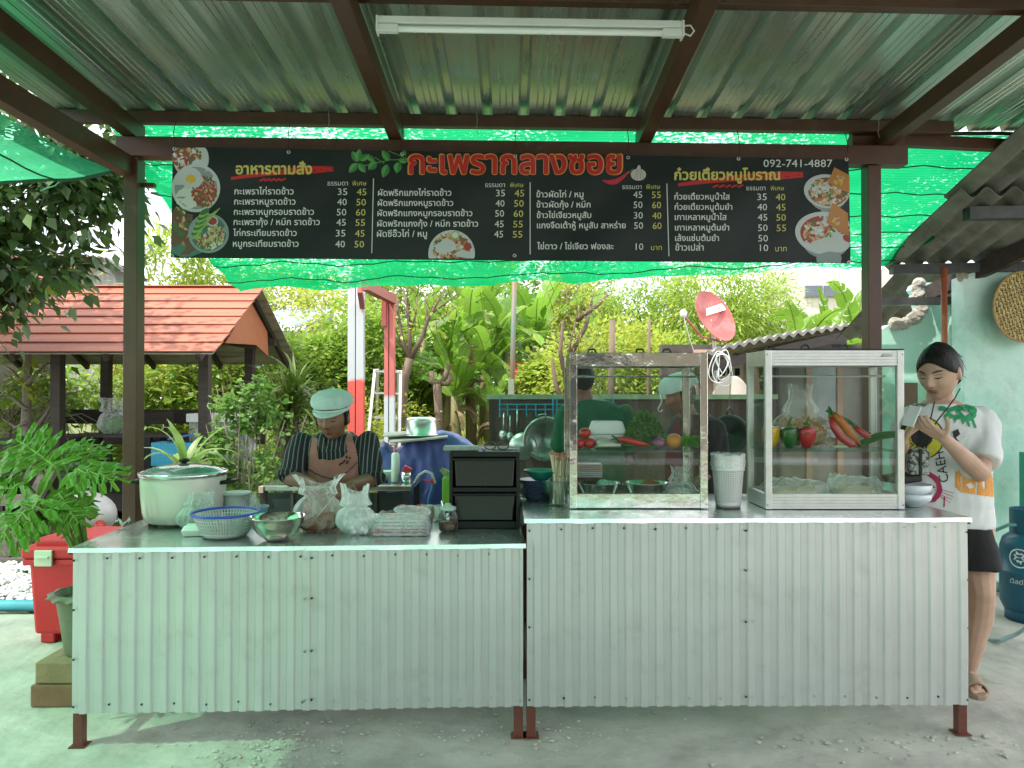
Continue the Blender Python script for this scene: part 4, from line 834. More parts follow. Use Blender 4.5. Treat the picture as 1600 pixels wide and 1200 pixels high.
# --- thin stemmed shrub right of the canopy post
t = thing('stemmed_shrub', 'airy shrub with many thin pale stems behind the rice cooker', 'shrub', (W(385,0,6).x, 6.0, 0))
m = MB()
for i in range(26):
    a = W(385+random.uniform(-12,12), 855, 6.0); a.z = 0; x = 385+random.gauss(0, 34); b = W(x, random.uniform(600, 700), 6.0+random.uniform(-.2,.2)); m.tube([a, a.lerp(b, .5)+Vector((random.uniform(-.04,.04),0,0)), b], [.009,.007,.003], 5)
m.build('stems', bark_pale, t)
for (px, py, rx, rz, n) in ((350,690,.14,.16,230), (375,645,.2,.13,260), (415,660,.15,.2,240), (345,730,.12,.1,120), (395,610,.16,.1,160), (360,760,.18,.1,160), (425,720,.1,.2,120)): crown('foliage', lm_fern, W(px, py, 5.95), (rx, .15, rz), n, .055, T_RND, 12, .4, .3, parent=t, shell=.2)
# --- fern
t = thing('fern', 'dark green fern between the thin stemmed shrub and the black table', 'fern', (W(405,0,5.7).x, 5.7, 0))
m = MB()
for i in range(22):
    a = random.random()*6.28; base = W(404, 830, 5.7); d = Vector((cos(a)*.5, sin(a)*.4, 1)); p = base.copy(); cur = d.normalized()
    for k in range(14):
        p2 = p+cur*.045; side = cur.cross(Vector((0,1,0))).normalized()
        for s in (-1, 1): strap(m, p, side*s+cur*.4, .10*(1-k/15)+.02, .02, .6, n=2)
        p = p2; cur = (cur+Vector((cos(a)*.09, sin(a)*.06, -.07))).normalized()
m.build('fronds', lm_fern, t)
shrub('bushy low plant behind the fern and the cooker', 335, 760, 6.6, .35, .25, 900, .07, lm_mid)
shrub('dense undergrowth bush behind the dracaena', 455, 740, 8.6, .55, .5, 2200, .08, lm_fern)
# --- wide belt of shrubs and trees behind the yard: each one a tree of its own
G = 'trees and bushes of the garden belt behind the stall'
belt = [ # label, px, py, Y, rx, rz, n, size, mat, T
 ('bright round leaved lime tree left of the grey and red column', 500, 592, 13.5, .9, .8, 5200, .10, lm_mid, T_RND),
 ('taller yellow green tree above the blue roof', 480, 452, 31, 2.0, .9, 3200, .13, lm_yel, T_LEAF),
 ('dense bright bush between the two steel columns', 580, 560, 14, .8, 1.1, 4600, .10, lm_mid, T_RND),
 ('bright green bush right of the ladder', 655, 628, 15, .7, .55, 4200, .10, lm_mid, T_RND),
 ('dark green citrus bush below the bananas on the left', 672, 612, 16.5, .6, .8, 4200, .12, lm_fern, T_RND),
 ('low bush at the foot of the two steel columns', 560, 670, 12.6, 1.0, .45, 3200, .08, lm_yel, T_LEAF),
 ('distant olive tree showing under the net edge at left', 425, 455, 33, 2.0, 1.0, 3000, .18, lm_yel, T_LEAF),
 ('distant tree filling the gap behind the forked tree', 640, 500, 24, 2.2, 1.9, 4200, .2, lm_mid, T_LEAF),
 ('distant tree behind the steel columns', 560, 490, 26, 2.4, 1.6, 4200, .2, lm_yel, T_LEAF),
 ('bright shrub right of the thin steel pole', 855, 612, 13.2, .75, .55, 4000, .10, lm_lime, T_RND),
 ('yellow green shrub behind the steel glass case', 960, 590, 12, 1.1, .85, 6000, .10, lm_yel, T_LEAF),
 ('lime shrub behind the satellite dish foot', 1060, 600, 11.5, .8, .6, 3600, .09, lm_lime, T_LEAF),
 ('tall feathery tree left of the satellite dish', 1010, 500, 15, 1.2, 1.0, 6000, .13, lm_mid, T_SLIM),
 ('tall slim leaved tree behind the satellite dish', 1120, 490, 13.5, 1.15, .95, 7600, .13, lm_lime, T_SLIM),
 ('slim leaved tree between dish and clapboard house', 1185, 495, 14.5, .75, .75, 3400, .13, lm_mid, T_SLIM),
 ('dark tree crown behind the bananas on the right', 880, 490, 22, 2.0, 1.3, 4200, .18, lm_fern, T_LEAF),
 ('pale tree peeking at the net edge above the bananas', 900, 470, 19, 1.0, .7, 2200, .14, lm_yel, T_LEAF),
 ('far dark tree behind the banana clump', 760, 540, 27, 2.8, 2.2, 5200, .25, lm_fern, T_LEAF),
 ('bush low behind the sheet fence', 1000, 640, 14, 1.9, .6, 4200, .12, lm_mid, T_LEAF),
]
for (lb, px, py, Y, rx, rz, n, size, mt, T) in belt:
    c = W(px, py, Y); tree(lb, 'garden_tree' if rz > .7 else 'garden_bush', (c.x, Y, gz(c.x, Y)), 2, c, (rx, rx*.8, rz), int(n*1.15), size, mt, .05, T, max(24, n//90), 7, group=G, cat='tree' if rz > .7 else 'bush', droop=.5 if T is T_SLIM else .3)
# far wood closing the view
n = 16000; th = rng.uniform(-.95, .95, n); Yw = rng.uniform(32, 42, n); zt = 4.2+1.0*np.sin(th*9)+.6*np.sin(th*23); P = np.stack([np.tan(th)*Yw, Yw, .4+rng.uniform(0, 1, n)**.7*zt], 1)
leaf_obj('far_wood', lm_fern, P, rnd_dir(n)+np.array([0,0,-.2]), rnd_dir(n)+np.array([0,0,1.]), rng.uniform(.35, .75, n), T_LEAF, kind='stuff')
# bare forked tree and stumps
t = thing('forked_tree', 'nearly bare forked tree with rising twigs right of the ladder', 'tree', (W(630,0,12.5).x, 12.5, .1))
m = MB(); Yf = 12.5
m.tube([W(627, 700, Yf), W(628, 640, Yf), W(632, 590, Yf), W(640, 560, Yf)], [.10,.085,.075,.07], 10)
for pl, r0 in ((((640,562),(628,530),(622,490),(620,455)), .05), (((640,562),(640,520),(636,480),(630,450)), .045), (((640,562),(658,530),(670,495),(695,455)), .055), (((662,525),(668,500),(664,470)), .025), (((672,492),(700,470),(720,455)), .02), (((630,540),(616,510),(612,470)), .022), (((632,545),(612,525),(600,515)), .02), (((640,520),(650,490),(652,455)), .02), (((668,500),(690,498),(712,480)), .014)):
    m.tube([W(x, y, Yf) for x, y in pl], [r0*(1-.25*i) for i in range(len(pl))], 7)
for k in range(60):
    a = W(random.uniform(612, 715), random.uniform(455, 520), Yf); b = a+Vector((random.gauss(0,.25), random.gauss(0,.2), random.uniform(.1,.4))); m.tube([a, b], [.008,.003], 4)
m.build('trunk', bark, t, smooth=True); crown('crown', lm_yel, W(650, 490, Yf), (.7,.5,.4), 160, .09, T_LEAF, 30, parent=t)
t = thing('tree_stump', 'pollarded grey tree stump before the banana plants', 'stump', (W(685,0,13).x, 13, .1))
m = MB(); Yf = 13; m.tube([W(686, 705, Yf), W(686, 660, Yf), W(683, 600, Yf)], [.085,.07,.08], 9)
for pl in (((683,605),(675,595),(674,580)), ((683,603),(695,590),(702,570)), ((690,598),(700,600),(706,585))): m.tube([W(x, y, Yf) for x, y in pl], [.06,.05,.045], 8)
m.build('trunk', bark, t, smooth=True)
for px, lb in ((955, 'short bare trunk standing behind the steel case'), (1013, 'slim bare trunk to the left of the satellite dish')):
    t = thing('bare_tree', lb, 'tree', (W(px,0,10.5).x, 10.5, .05)); m = MB(); m.tube([W(px, 720, 10.5), W(px, 600, 10.5), W(px+2, 500, 10.5)], [.055,.048,.045] if px < 1000 else [.035,.03,.02], 10); m.build('trunk', bark, t, smooth=True)
m = MB(); t = thing('bare_sapling', 'twiggy bare tree at the left edge of the steel case', 'tree', (W(890,0,11).x, 11, .05))
for pl in (((885,720),(884,620),(888,550),(905,480)), ((886,600),(875,550),(880,500)), ((888,560),(915,510),(925,470)), ((884,640),(868,600),(862,560)), ((900,500),(930,480),(950,460))): m.tube([W(x, y, 11) for x, y in pl], [.045,.035,.022,.012][:len(pl)], 7)
for k in range(40):
    a = W(random.uniform(865, 930), random.uniform(455, 560), 11); b = a+Vector((random.gauss(0,.2), random.gauss(0,.2), random.uniform(.05,.35))); m.tube([a, b], [.007,.003], 4)
m.build('trunk', bark, t, smooth=True); crown('crown', lm_yel, W(900, 500, 11), (.5,.4,.4), 260, .08, T_SLIM, 26, parent=t)
# --- bananas: every leaf a part
bl = leaf_mat('banana_leaf', (.14,.26,.03), (.20,.33,.05), .42, .4, .38); bd = M('dry_banana_leaf', (.30,.22,.12), (.20,.14,.07), 6, .9, bump=.3); bt = M('banana_stem', (.22,.17,.08), (.12,.13,.04), 5, .7, stretch=(6,6,.5), bump=.2)
def banana_leaf(a, d, L, w, droop, torn=.35):
    d = Vector(d).normalized(); p = Vector(a); cur = d.copy(); side0 = d.cross(Vector((0,0,1))); side0 = side0.normalized() if side0.length > .05 else Vector((1,0,0)); n = 13; mid = []; 
    for i in range(n+1): mid.append((p.copy(), cur.copy())); p = p+cur*(L/n); cur = (cur+Vector((0,0,-droop/n*(.4+1.3*i/n)))).normalized()
    m = MB(); roll = random.uniform(-.7, .7)
    for s in (-1, 1):
        i = 1
        while i < n:
            k = 1 if random.random() < torn else random.choice((2,3)); j = min(n, i+k); dr_ = random.uniform(-.1, .35); vs = []
            for q in range(i, j+1):
                c0, cc = mid[q]; t = q/n; ww = w*.5*sin(PI*min(1, .08+t*.93))**.55; up = side0.cross(cc).normalized(); sv = side0*s*cos(roll*s+.25)+up*(sin(.25+roll*s)-dr_)
                gap = (.22 if q == i else (-.22 if q == j else 0))*L/n; vs += [c0, c0+cc*(gap*.4+L/n*.5*0)+sv.normalized()*ww*.55, c0+cc*(gap+L/n*.8)+sv.normalized()*ww-Vector((0,0,.1*ww))]
            nn = j-i; m.add(vs, [f for q in range(nn) for f in ((q*3,q*3+1,q*3+4,q*3+3), (q*3+1,q*3+2,q*3+5,q*3+4))]); i = j
    m.tube([c for c, _ in mid], [.016*(1-.7*i/n) for i in range(n+1)], 4, cap=False)
    return m
def banana(label, px, Y, h, nl, L, zoff=0, top=None, seedling=False):
    b = W(px, 640, Y); b.z = gz(b.x, Y)-.03; t = thing('banana_plant', label, 'banana plant', b, 'banana plants behind the stall')
    tp = b+Vector((random.uniform(-.1,.1), 0, h)); m = MB(); m.tube([b, b.lerp(tp, .5), tp], [.13,.10,.055], 10); m.build('stem', bt, t, smooth=True)
    for i in range(nl):
        a = 2.4*i+random.random()*.6; el = random.uniform(.35, 1.2) if i % 4 else random.uniform(1.3, 1.5)
        banana_leaf(tp-Vector((0,0,.08*random.random())), (cos(a)*cos(el), sin(a)*cos(el), sin(el)), L*random.uniform(.75, 1.1), L*.25, random.uniform(1.0, 2.6)).build('leaf', bl, t, recalc=False)
    for i in range(4):
        a = random.random()*6.28; q = b.lerp(tp, random.uniform(.55, .95)); banana_leaf(q, (cos(a)*.5, sin(a)*.5, .2), L*.5, L*.10, 3.5, .8).build('dry_leaf', bd, t, recalc=False)
for args in (('banana plant at the left of the clump with arching leaves', 700, 14.2, 1.7, 8, 1.6), ('tall banana plant in the middle of the clump', 738, 14.6, 2.3, 9, 1.9), ('banana plant leaning over the forked tree side', 715, 13.6, 1.25, 7, 1.3),
             ('banana plant right of the clump centre', 768, 14, 1.75, 9, 1.6), ('banana plant nearest the thin steel pole', 792, 14.8, 2.1, 8, 1.7), ('short banana plant at the clump foot by the pole', 778, 13.2, .9, 7, 1.1),
             ('banana plant behind the pole spreading right', 830, 15.5, 2.2, 8, 1.8), ('small banana plant behind the steel case', 920, 14, 1.9, 7, 1.4), ('banana plant half hidden at the left rear of the clump', 655, 16.5, 2.4, 7, 1.7),
             ('tallest banana plant behind the clump', 755, 17, 3.1, 8, 1.9), ('banana plant left of the clapboard window', 1240, 11.5, 1.95, 6, 1.2), ('bright banana plant before the clapboard house', 1290, 12, 1.9, 7, 1.35), ('banana plant at the right beside the canopy post', 1338, 12.5, 2.1, 8, 1.35)):
    banana(*args)
# --- grass and weeds
def gcov(name, label, mat, n, fn, s, T=T_SLIM, up=1.2):
    P = np.array([fn() for _ in range(n)]); D = rnd_dir(n)*.6+np.array([0,0,up]); return tag(leaf_obj(name, mat, P, D, rnd_dir(n), s*rng.uniform(.5, 1.3, n), T), label, 'grass', kind='stuff')
def gp1(): x, y = random.uniform(-6, 9), random.uniform(8, 26); return (x, y, gz(x, y)-.03)
gcov('grass', 'sunlit grass and weeds on the ground behind the stall', lm_lime, 26000, gp1, .15)
def gp2(): x, y = random.uniform(-7.5, -2.2), random.uniform(6.4, 8.2); return (x, y, -.03)
gcov('yard_grass', 'short grass in the yard before the pavilion', lm_fern, 9000, gp2, .07)
def gp3(): c = W(random.gauss(755, 10), 700, 9.5); return (c.x, 9.5+random.uniform(-.3,.3), random.uniform(0, .55))
gcov('weeds', 'tall weeds right of the blue tarpaulin', lm_mid, 260, gp3, .22, T_LEAF, .5)
# ================================================================ SMALL THINGS: helpers
def L2(px, py): Y = (CAMH-HL-.001)*FPX/(py-610); return Vector(((px-800)/FPX*Y, Y, HL+.001))
def R2(px, py): Y = (CAMH-HR-.001)*FPX/(py-610); return Vector(((px-800)/FPX*Y, Y, HR+.001))
def bag(name, label, c, rx, ry, h, mat, cat='bag', neck=.25, nh=.35, flare=.6, seed=1, lumpy=.1, fold=.06, parent=None, ears=False):
    c = Vector(c); nb = .62
    def f(u, v):
        a = 2*PI*u
        if v < nb: t = v/nb; r = (sin(PI*(.08+.80*t)))**.6*(1-.12*t) if t > .02 else .5
        else: t = (v-nb)/(1-nb); r = (sin(PI*.88)**.6*.88)*(1-t)**1.5*(1-neck)+neck*(1+(flare*(t-.5) if t > .5 else 0)); r = max(r, neck*.8)
        z = h*((v/nb)*(1-nh) if v < nb else (1-nh)+nh*(v-nb)/(1-nb))
        k = 1+lumpy*ns(cos(a)*2+seed, sin(a)*2, z*9+seed)+fold*sin(a*9+seed+3*ns(z*8, seed))*(.3+v)
        if ears and v > .8: z += h*.10*(v-.8)/.2*cos(2*a)
        return c+Vector((rx*r*k*cos(a), ry*r*k*sin(a), z+.01*h*sin(a*5+seed)*(v > .9)))
    m = MB(); m.grid(f, 44, 26, wrapu=True); m.v.append(tuple(c+Vector((0,0,.001)))); 
    o = m.build(name, mat, parent, smooth=True, recalc=True)
    return tag(o, label, cat) if parent is None else o
bagm = bag_mat('clear_bag', (.90,.94,.92), .68); bagw = bag_mat('milky_bag', (.84,.92,.89), .42, 1.0, 18); foam = M('white_foam', (.78,.80,.78), (.74,.76,.74), 8, .6, bump=.1, bsc=120)
film = bag_mat('shiny_film', (.90,.92,.91), .6, 1.2, 26)
# ---- rice cooker
c = L2(288, 812); c.y = 3.56; c.x = (288-800)/FPX*3.56
rc = thing('rice_cooker', 'large cream electric rice cooker with a glass lid on the left counter', 'rice cooker', c)
cream = M('cream_enamel', (.66,.68,.58), (.60,.62,.52), 4, .35, coat=.3, dirt=(.35,.30,.2), dsc=14, dlo=.68, dhi=.8)
m = MB(); m.lathe([(0,.012),(.155,.012),(.172,.02),(.183,.06),(.190,.14),(.193,.215),(.190,.232),(.182,.236)], c, 48); m.build('body', cream, rc, smooth=True)
m = MB(); m.lathe([(.196,.228),(.201,.232),(.201,.246),(.194,.250),(.182,.246),(.182,.232)], c, 48); m.build('rim', steel, rc, smooth=True)
m = MB(); m.lathe([(.186,.247),(.16,.262),(.11,.276),(.05,.284),(.001,.286)], c, 40); m.build('glass_lid', glass_mat('lid_glass', (.75,.8,.8), 2.2, .12), rc, smooth=True)
m = MB(); m.lathe([(.178,.244),(.14,.15),(.001,.14)], c, 40); m.build('inner_pot', steel, rc, smooth=True)
m = MB(); m.lathe([(.001,.31),(.022,.308),(.026,.296),(.012,.288),(.012,.284)], c, 20); m.build('lid_knob', blackp, rc, smooth=True)
for s in (1, -1): m = MB(); m.tube([c+Vector((.185*s,-.03,.195)), c+Vector((.235*s,-.03,.20)), c+Vector((.235*s,.05,.20)), c+Vector((.185*s,.05,.195))], .010, 8); m.build('handle', blackp, rc, smooth=True)
for a in (.6, 2.2, 3.9, 5.4): MB().box(c+Vector((.14*cos(a), .14*sin(a), .006)), (.03,.03,.013)).build('foot', blackp, rc)
# ---- clear tub, blue bowl
c = Vector(((370-800)/FPX*3.62, 3.62, HL+.001)); t = thing('clear_tub', 'clear plastic tub with a pale lid right of the rice cooker', 'tub', c)
m = MB(); m.lathe([(0,.003),(.058,.003),(.064,.13),(.062,.13),(.056,.006),(0,.006)], c, 28); m.build('body', glass_mat('tub_plastic', (.82,.88,.86), 1.2, .25), t, smooth=True)
m = MB(); m.lathe([(0,.140),(.064,.140),(.071,.136),(.071,.128),(.066,.128)], c, 28); m.build('lid', M('pale_green_lid', (.45,.62,.55), None, 5, .35), t, smooth=True)
m = MB(); m.ball(c+Vector((0,0,.045)), (.05,.05,.04), 12, 8); m.build('filling', M('whitish_food', (.55,.6,.55), None, 20, .8), t, smooth=True)
c = Vector(((399-800)/FPX*3.66, 3.66, HL+.001)); m = MB(); m.lathe([(.02,.0),(.03,.002),(.058,.03),(.068,.062),(.064,.062),(.05,.03),(0,.01)], c, 28)
tag(m.build('blue_bowl', M('pale_blue_plastic', (.18,.42,.50), None, 5, .4), smooth=True), 'small pale blue plastic bowl between clear tub and steel bowl', 'bowl')
bag('scrap_bag', 'crumpled plastic bag stuffed in the pale blue bowl', c+Vector((-.01,0,.03)), .035, .03, .09, bagw, lumpy=.5, fold=.2, seed=4)
# ---- colander with blue rim
c = L2(352, 846); c.y += .115; c.x = (353-800)/FPX*c.y; bk = thing('colander', 'white plastic colander with a bright blue rim', 'colander', c)
wp = M('white_colander', (.70,.76,.72), None, 5, .35, trans=.25)
m = MB(); m.lathe([(0,.003),(.085,.003),(.096,.012),(.098,.020),(.090,.022),(.082,.010),(0,.008)], c, 40); m.build('bottom', wp, bk, smooth=True)
m = MB(); N_ = 64
for i in range(N_):
    a = 2*PI*i/N_; m.beam(c+Vector((.095*cos(a),.095*sin(a),.015)), c+Vector((.134*cos(a),.134*sin(a),.098)), .0052, .004)
for k in range(6):
    t_ = k/5; r_ = .098+.036*t_; m.tube([c+Vector((r_*cos(a), r_*sin(a), .022+.076*t_)) for a in [2*PI*i/N_ for i in range(N_)]], .0028 if k not in (0,) else .004, 4, closed=True)
tag(m.build('mesh', wp, bk), kind='stuff')
m = MB(); m.tube([c+Vector((.139*cos(a), .139*sin(a), .104)) for a in [2*PI*i/48 for i in range(48)]], .0062, 10, closed=True); m.build('rim', M('bright_blue_rim', (.02,.10,.55), None, 5, .3), bk, smooth=True)
# ---- steel mixing bowl
c = L2(434, 847); c.y += .05; c.x = (434-800)/FPX*c.y; m = MB(); m.lathe([(0,.002),(.045,.002),(.052,.006),(.085,.035),(.108,.075),(.117,.100),(.121,.102),(.116,.103),(.105,.076),(.08,.036),(.04,.010),(0,.009)], c, 48)
tag(m.build('steel_bowl', M('polished_bowl', (.62,.60,.54), (.5,.48,.42), 3, .13, .95, rvar=.06), smooth=True), 'empty polished steel mixing bowl beside the colander', 'bowl')
# ---- foam clamshell + clear bag
def clamshell(name, label, c, w, d, h, rz=0, mat=None):
    t = thing(name, label, 'food box', c); c = Vector(c)
    def rr(z, s): Q = Euler((0,0,rz)).to_matrix(); return [c+Q @ Vector((w/2*s*x, d/2*s*y, z)) for x, y in ((-1,-.8),(-.9,-1),(.9,-1),(1,-.8),(1,.8),(.9,1),(-.9,1),(-1,.8))]
    for nm, zs in (('base', ((0,.82),(h*.5,1.0))), ('lid', ((h*.52,1.02),(h*.60,.98),(h*.98,.80),(h,.74)))):
        m = MB(); R_ = [rr(z, s) for z, s in zs]; 
        for r_ in R_: m.v += [tuple(p) for p in r_]
        n = 8
        for k in range(len(R_)-1): m.f += [(k*n+i, k*n+(i+1) % n, (k+1)*n+(i+1) % n, (k+1)*n+i) for i in range(n)]
        m.f += [tuple(range(n))[::-1], tuple((len(R_)-1)*n+i for i in range(n))]; m.mi = [0]*len(m.f); m.build(nm, mat or foam, t, bevel=.003)
    return t
clamshell('foam_box', 'small white foam box half hidden behind the colander', L2(300, 838)+Vector((0,.04,0)), .10, .09, .045, .15)
bag('plastic_bag', 'crumpled clear plastic bag leaning against the rice cooker', L2(303, 832)+Vector((0,.07,0)), .10, .05, .17, bag_mat('clear_bag_thin', (.70,.80,.76), .62), neck=.35, lumpy=.5, fold=.16, seed=7)
# ---- cook's bag with brown food, white bag, pack of clear boxes
c = L2(492, 834)+Vector((0,.07,0)); bag('food_bag', 'clear plastic bag of brown food the cook is filling', c, .115, .075, .235, bagm, neck=.62, nh=.3, flare=1.1, lumpy=.3, fold=.10, seed=2, ears=True)
m = MB(); m.ball(c+Vector((0,0,.028)), (.088,.055,.032), 20, 10); m.ball(c+Vector((.035,0,.06)), (.05,.04,.03), 14, 8); tag(m.build('brown_food', M('fried_crumbs', (.30,.13,.05), (.20,.08,.03), 60, .8, bump=.8, bsc=90), smooth=True), 'brown fried food at the bottom of the open clear bag', 'food')
m = MB(); m.beam(c+Vector((.0,-.03,.07)), c+Vector((.085,-.045,.17)), .006, .003); tag(m.build('skewer', M('cream_stick', (.7,.66,.45), None, 5, .6)), 'pale wooden stick poking up inside the food bag', 'stick')
c = L2(551, 838)+Vector((0,.055,0)); bag('white_bag', 'milky tied carrier bag of ice standing right of the food bag', c, .088, .06, .205, bagw, neck=.55, nh=.4, flare=.5, lumpy=.25, fold=.12, seed=5, ears=True)
m = MB(); 
for i in range(40): a = random.random()*6.28; r_ = random.random()**.5; m.ball(c+Vector((.062*r_*cos(a), .038*r_*sin(a), random.uniform(.012,.06))), .015, 7, 5)
tag(m.build('ice', M('white_lumps', (.75,.8,.8), None, 9, .3), smooth=True), 'white lumps of ice filling the bottom of the tied bag', 'ice', kind='stuff')
c = L2(624, 839)+Vector((0,.10,0)); pk = thing('container_pack', 'film wrapped pack of clear boxes with red print', 'pack', c)
for i in range(5):
    m = MB(); m.box(c+Vector((0,0,.008+.0145*i)), (.235-.004*i,.165-.004*i,.012)); m.build('clear_box', glass_mat('box_plastic', (.80,.84,.83), 1.3, .4) if i == 0 else bpy.data.materials['box_plastic'], pk, bevel=.003)
m = MB(); m.box(c+Vector((0,-.083,.022)), (.20,.002,.006)); m.box(c+Vector((-.1,-.084,.024)), (.014,.002,.014)); m.build('red_print', M('red_print_strip', (.50,.05,.06), (.7,.3,.3), 60, .5), pk)
def wrapf(u, v): a = 2*PI*u; k = 1+.05*ns(cos(a)*3, sin(a)*3, v*5); sx_ = abs(cos(a))**.5*math.copysign(1, cos(a)); sy_ = abs(sin(a))**.5*math.copysign(1, sin(a)); q = 1-.15*v**3; return c+Vector((.124*sx_*k*q, .088*sy_*k*q, .001+.088*v+.006*ns(cos(a)*4, v*6)))
m = MB(); m.grid(wrapf, 44, 10, wrapu=True); m.build('film', film, pk, smooth=True)
m = MB(); c2 = c+Vector((.045,-.01,.082)); m.ball(c2+Vector((0,0,.018)), (.085,.06,.022), 20, 8, rot=(0,.1,.1)); pk2 = tag(m.build('label_pouch', film, smooth=True), 'clear pouch with a red printed label on the box pack', 'pouch')
m = MB()
for i in range(10): m.box(c2+Vector((-.06+.013*i, -.02+.006*sin(i*2), .042+.006*sin(i))), (.012,.012,.0015), (0,.2*sin(i*3),i))
m.build('red_print', bpy.data.materials['red_print_strip'], pk2)
# ---- condiment jar
c = L2(699, 833)+Vector((0,.045,0)); j = thing('chilli_jar', 'glass jar of dark chilli liquid with a spoon and lid', 'jar', c)
m = MB(); m.lathe([(0,.002),(.036,.002),(.043,.012),(.044,.06),(.040,.082),(.033,.090),(.033,.104)], c, 28); m.build('glass_body', glass_mat('jar_glass', (.80,.86,.82), 1.4, .05), j, smooth=True)
m = MB(); m.lathe([(0,.004),(.035,.004),(.041,.014),(.041,.046),(.0,.047)], c, 24); m.build('liquid', M('chilli_liquid', (.10,.03,.008), (.2,.06,.015), 30, .2), j, smooth=True)
m = MB(); m.lathe([(0,.128),(.012,.127),(.016,.118),(.034,.112),(.037,.105),(.037,.098),(0,.098)], c, 24); m.build('lid', M('pale_green_plastic', (.42,.58,.50), None, 5, .3), j, smooth=True)
m = MB(); m.tube([c+Vector((.005,0,.01)), c+Vector((-.02,-.01,.09)), c+Vector((-.03,-.012,.14))], .003, 6); m.build('spoon', steel, j)
for px, lb, col in ((668, 'patterned white mug left of the chilli jar', (.70,.68,.6)), (688, 'white cup peeping over the chilli jar', (.66,.7,.66))):
    c = Vector(((px-800)/FPX*3.62, 3.62, HL+.001)); t = thing('mug', lb, 'mug', c)
    m = MB(); m.lathe([(0,.002),(.026,.002),(.029,.01),(.031,.072),(.028,.072),(.026,.01)], c+Vector((0,0,.0)), 24); m.build('body', M('mug_'+('a' if px == 668 else 'b')+'_glaze', col, (.55,.35,.25) if px == 668 else (.6,.64,.6), 30, .3, lo=.55, hi=.62), t, smooth=True)
    m = MB(); m.tube([c+Vector((.028+.018*sin(a),0,.036+.022*cos(a))) for a in [PI*i/8 for i in range(9)]], .004, 6); m.build('handle', whitep, t, smooth=True)
MBr = MB(); cc = Vector(((663-800)/FPX*3.72, 3.72, HL+.001)); MBr.lathe([(0,.002),(.05,.002),(.055,.05),(.05,.05),(.0,.02)], cc, 24); tag(MBr.build('red_bowl', M('red_bowl_plastic', (.45,.03,.04), None, 5, .4), smooth=True), 'red plastic bowl behind the patterned mug', 'bowl')
# ---- black drawer unit
Yd = 3.40; xa, xb = (702-800)/FPX*Yd, (812-800)/FPX*Yd; zt = HL+.355; du = thing('drawer_unit', 'black plastic drawer unit with two drawers on the left counter', 'drawer unit', ((xa+xb)/2, Yd, HL))
m = MB(); w_ = .016; D_ = .36
m.bx(xa, xa+w_, Yd, Yd+D_, HL+.001, zt); m.bx(xb-w_, xb, Yd, Yd+D_, HL+.001, zt); m.bx(xa+w_, xb-w_, Yd, Yd+D_, zt-.025, zt); m.bx(xa+w_, xb-w_, Yd, Yd+D_, HL+.001, HL+.034); m.bx(xa+w_, xb-w_, Yd, Yd+D_, HL+.168, HL+.190); m.bx(xa+w_, xb-w_, Yd+D_-.01, Yd+D_, HL+.03, zt-.025)
m.build('cabinet', blackp, du, bevel=.004)
for z0, z1 in ((HL+.038, HL+.163), (HL+.194, zt-.029)):
    m = MB(); m.prism([(xa+w_+.006,z1),(xa+w_+.014,z0),(xb-w_-.014,z0),(xb-w_-.006,z1)], lambda x, z, d: Vector((x, Yd+.008+d, z)), .30); dr_ = m.build('drawer', M('smoky_drawer', (.010,.012,.012), (.014,.016,.015), 3, .25) if z0 < HL+.1 else bpy.data.materials['smoky_drawer'], du, bevel=.005)
    m = MB(); m.bx(xa+w_+.002, xb-w_-.002, Yd-.004, Yd+.007, z1-.012, z1-.001); m.build('lip', blackp, dr_, bevel=.003)
m = MB(); m.box(((720-800)/FPX*3.45, 3.48, zt+.011), (.165,.10,.020), (0,.0,.04)); tag(m.build('napkin_pack', M('grey_green_print', (.30,.38,.33), (.2,.27,.23), 40, .5), bevel=.006), 'flat grey green napkin pack on the drawer unit', 'packet')
gs = thing('eyeglasses', 'tortoiseshell eyeglasses lying open on the drawer unit', 'glasses', (0, 3.47, zt)); gm = M('tortoiseshell', (.08,.03,.012), (.03,.015,.01), 30, .3)
for k, px in enumerate((766, 786)):
    cgl = Vector(((px-800)/FPX*3.46, 3.46+.005*k, zt+.024)); m = MB(); m.tube([cgl+Vector((.026*cos(a), .006*sin(a), .017*sin(a))) for a in [2*PI*i/24 for i in range(24)]], .0028, 6, closed=True); fr_ = m.build('frame', gm, gs, smooth=True)
    m = MB(); m.lathe([(0,0),(.025,0)], cgl, 20, rot=(PI/2-.3,0,0), sy=.65); m.build('lens', glass, fr_)
    m = MB(); s = -1 if k == 0 else 1; m.tube([cgl+Vector((.026*s,0,.004)), cgl+Vector((.03*s,.06,-.008)), cgl+Vector((.022*s,.11,-.020))], .0022, 5); m.build('temple', gm, gs)
m = MB(); a = Vector(((774-800)/FPX*3.46, 3.46, zt+.027)); m.tube([a, a+Vector((.005,-.003,.003)), a+Vector((.012,0,0))], .002, 5); m.build('bridge', gm, gs)
m = MB(); m.box(((790-800)/FPX*3.5, 3.52, zt+.006), (.13,.09,.010)); tag(m.build('clear_tray', glass_mat('tray_plastic', (.8,.85,.83), 1.3, .2), bevel=.003), 'shallow clear tray under the eyeglasses', 'tray')
m = MB(); m.beam(((757-800)/FPX*3.42, 3.42, zt+.005), ((752-800)/FPX*3.42, 3.55, zt+.005), .008, .008); tag(m.build('pen', M('blue_pen', (.03,.08,.5), None, 5, .3)), 'blue pen beside the napkin pack', 'pen')
m = MB(); m.grid(lambda u, v: L2(180+22*u, 826-3*v)+Vector((0,.02*v,.02+.03*abs(ns(u*5, v*5))+.01*sin(u*9))), 10, 6); tag(m.build('plastic_scrap', bagw, smooth=True), 'scrap of white plastic at the left counter corner', 'scrap')

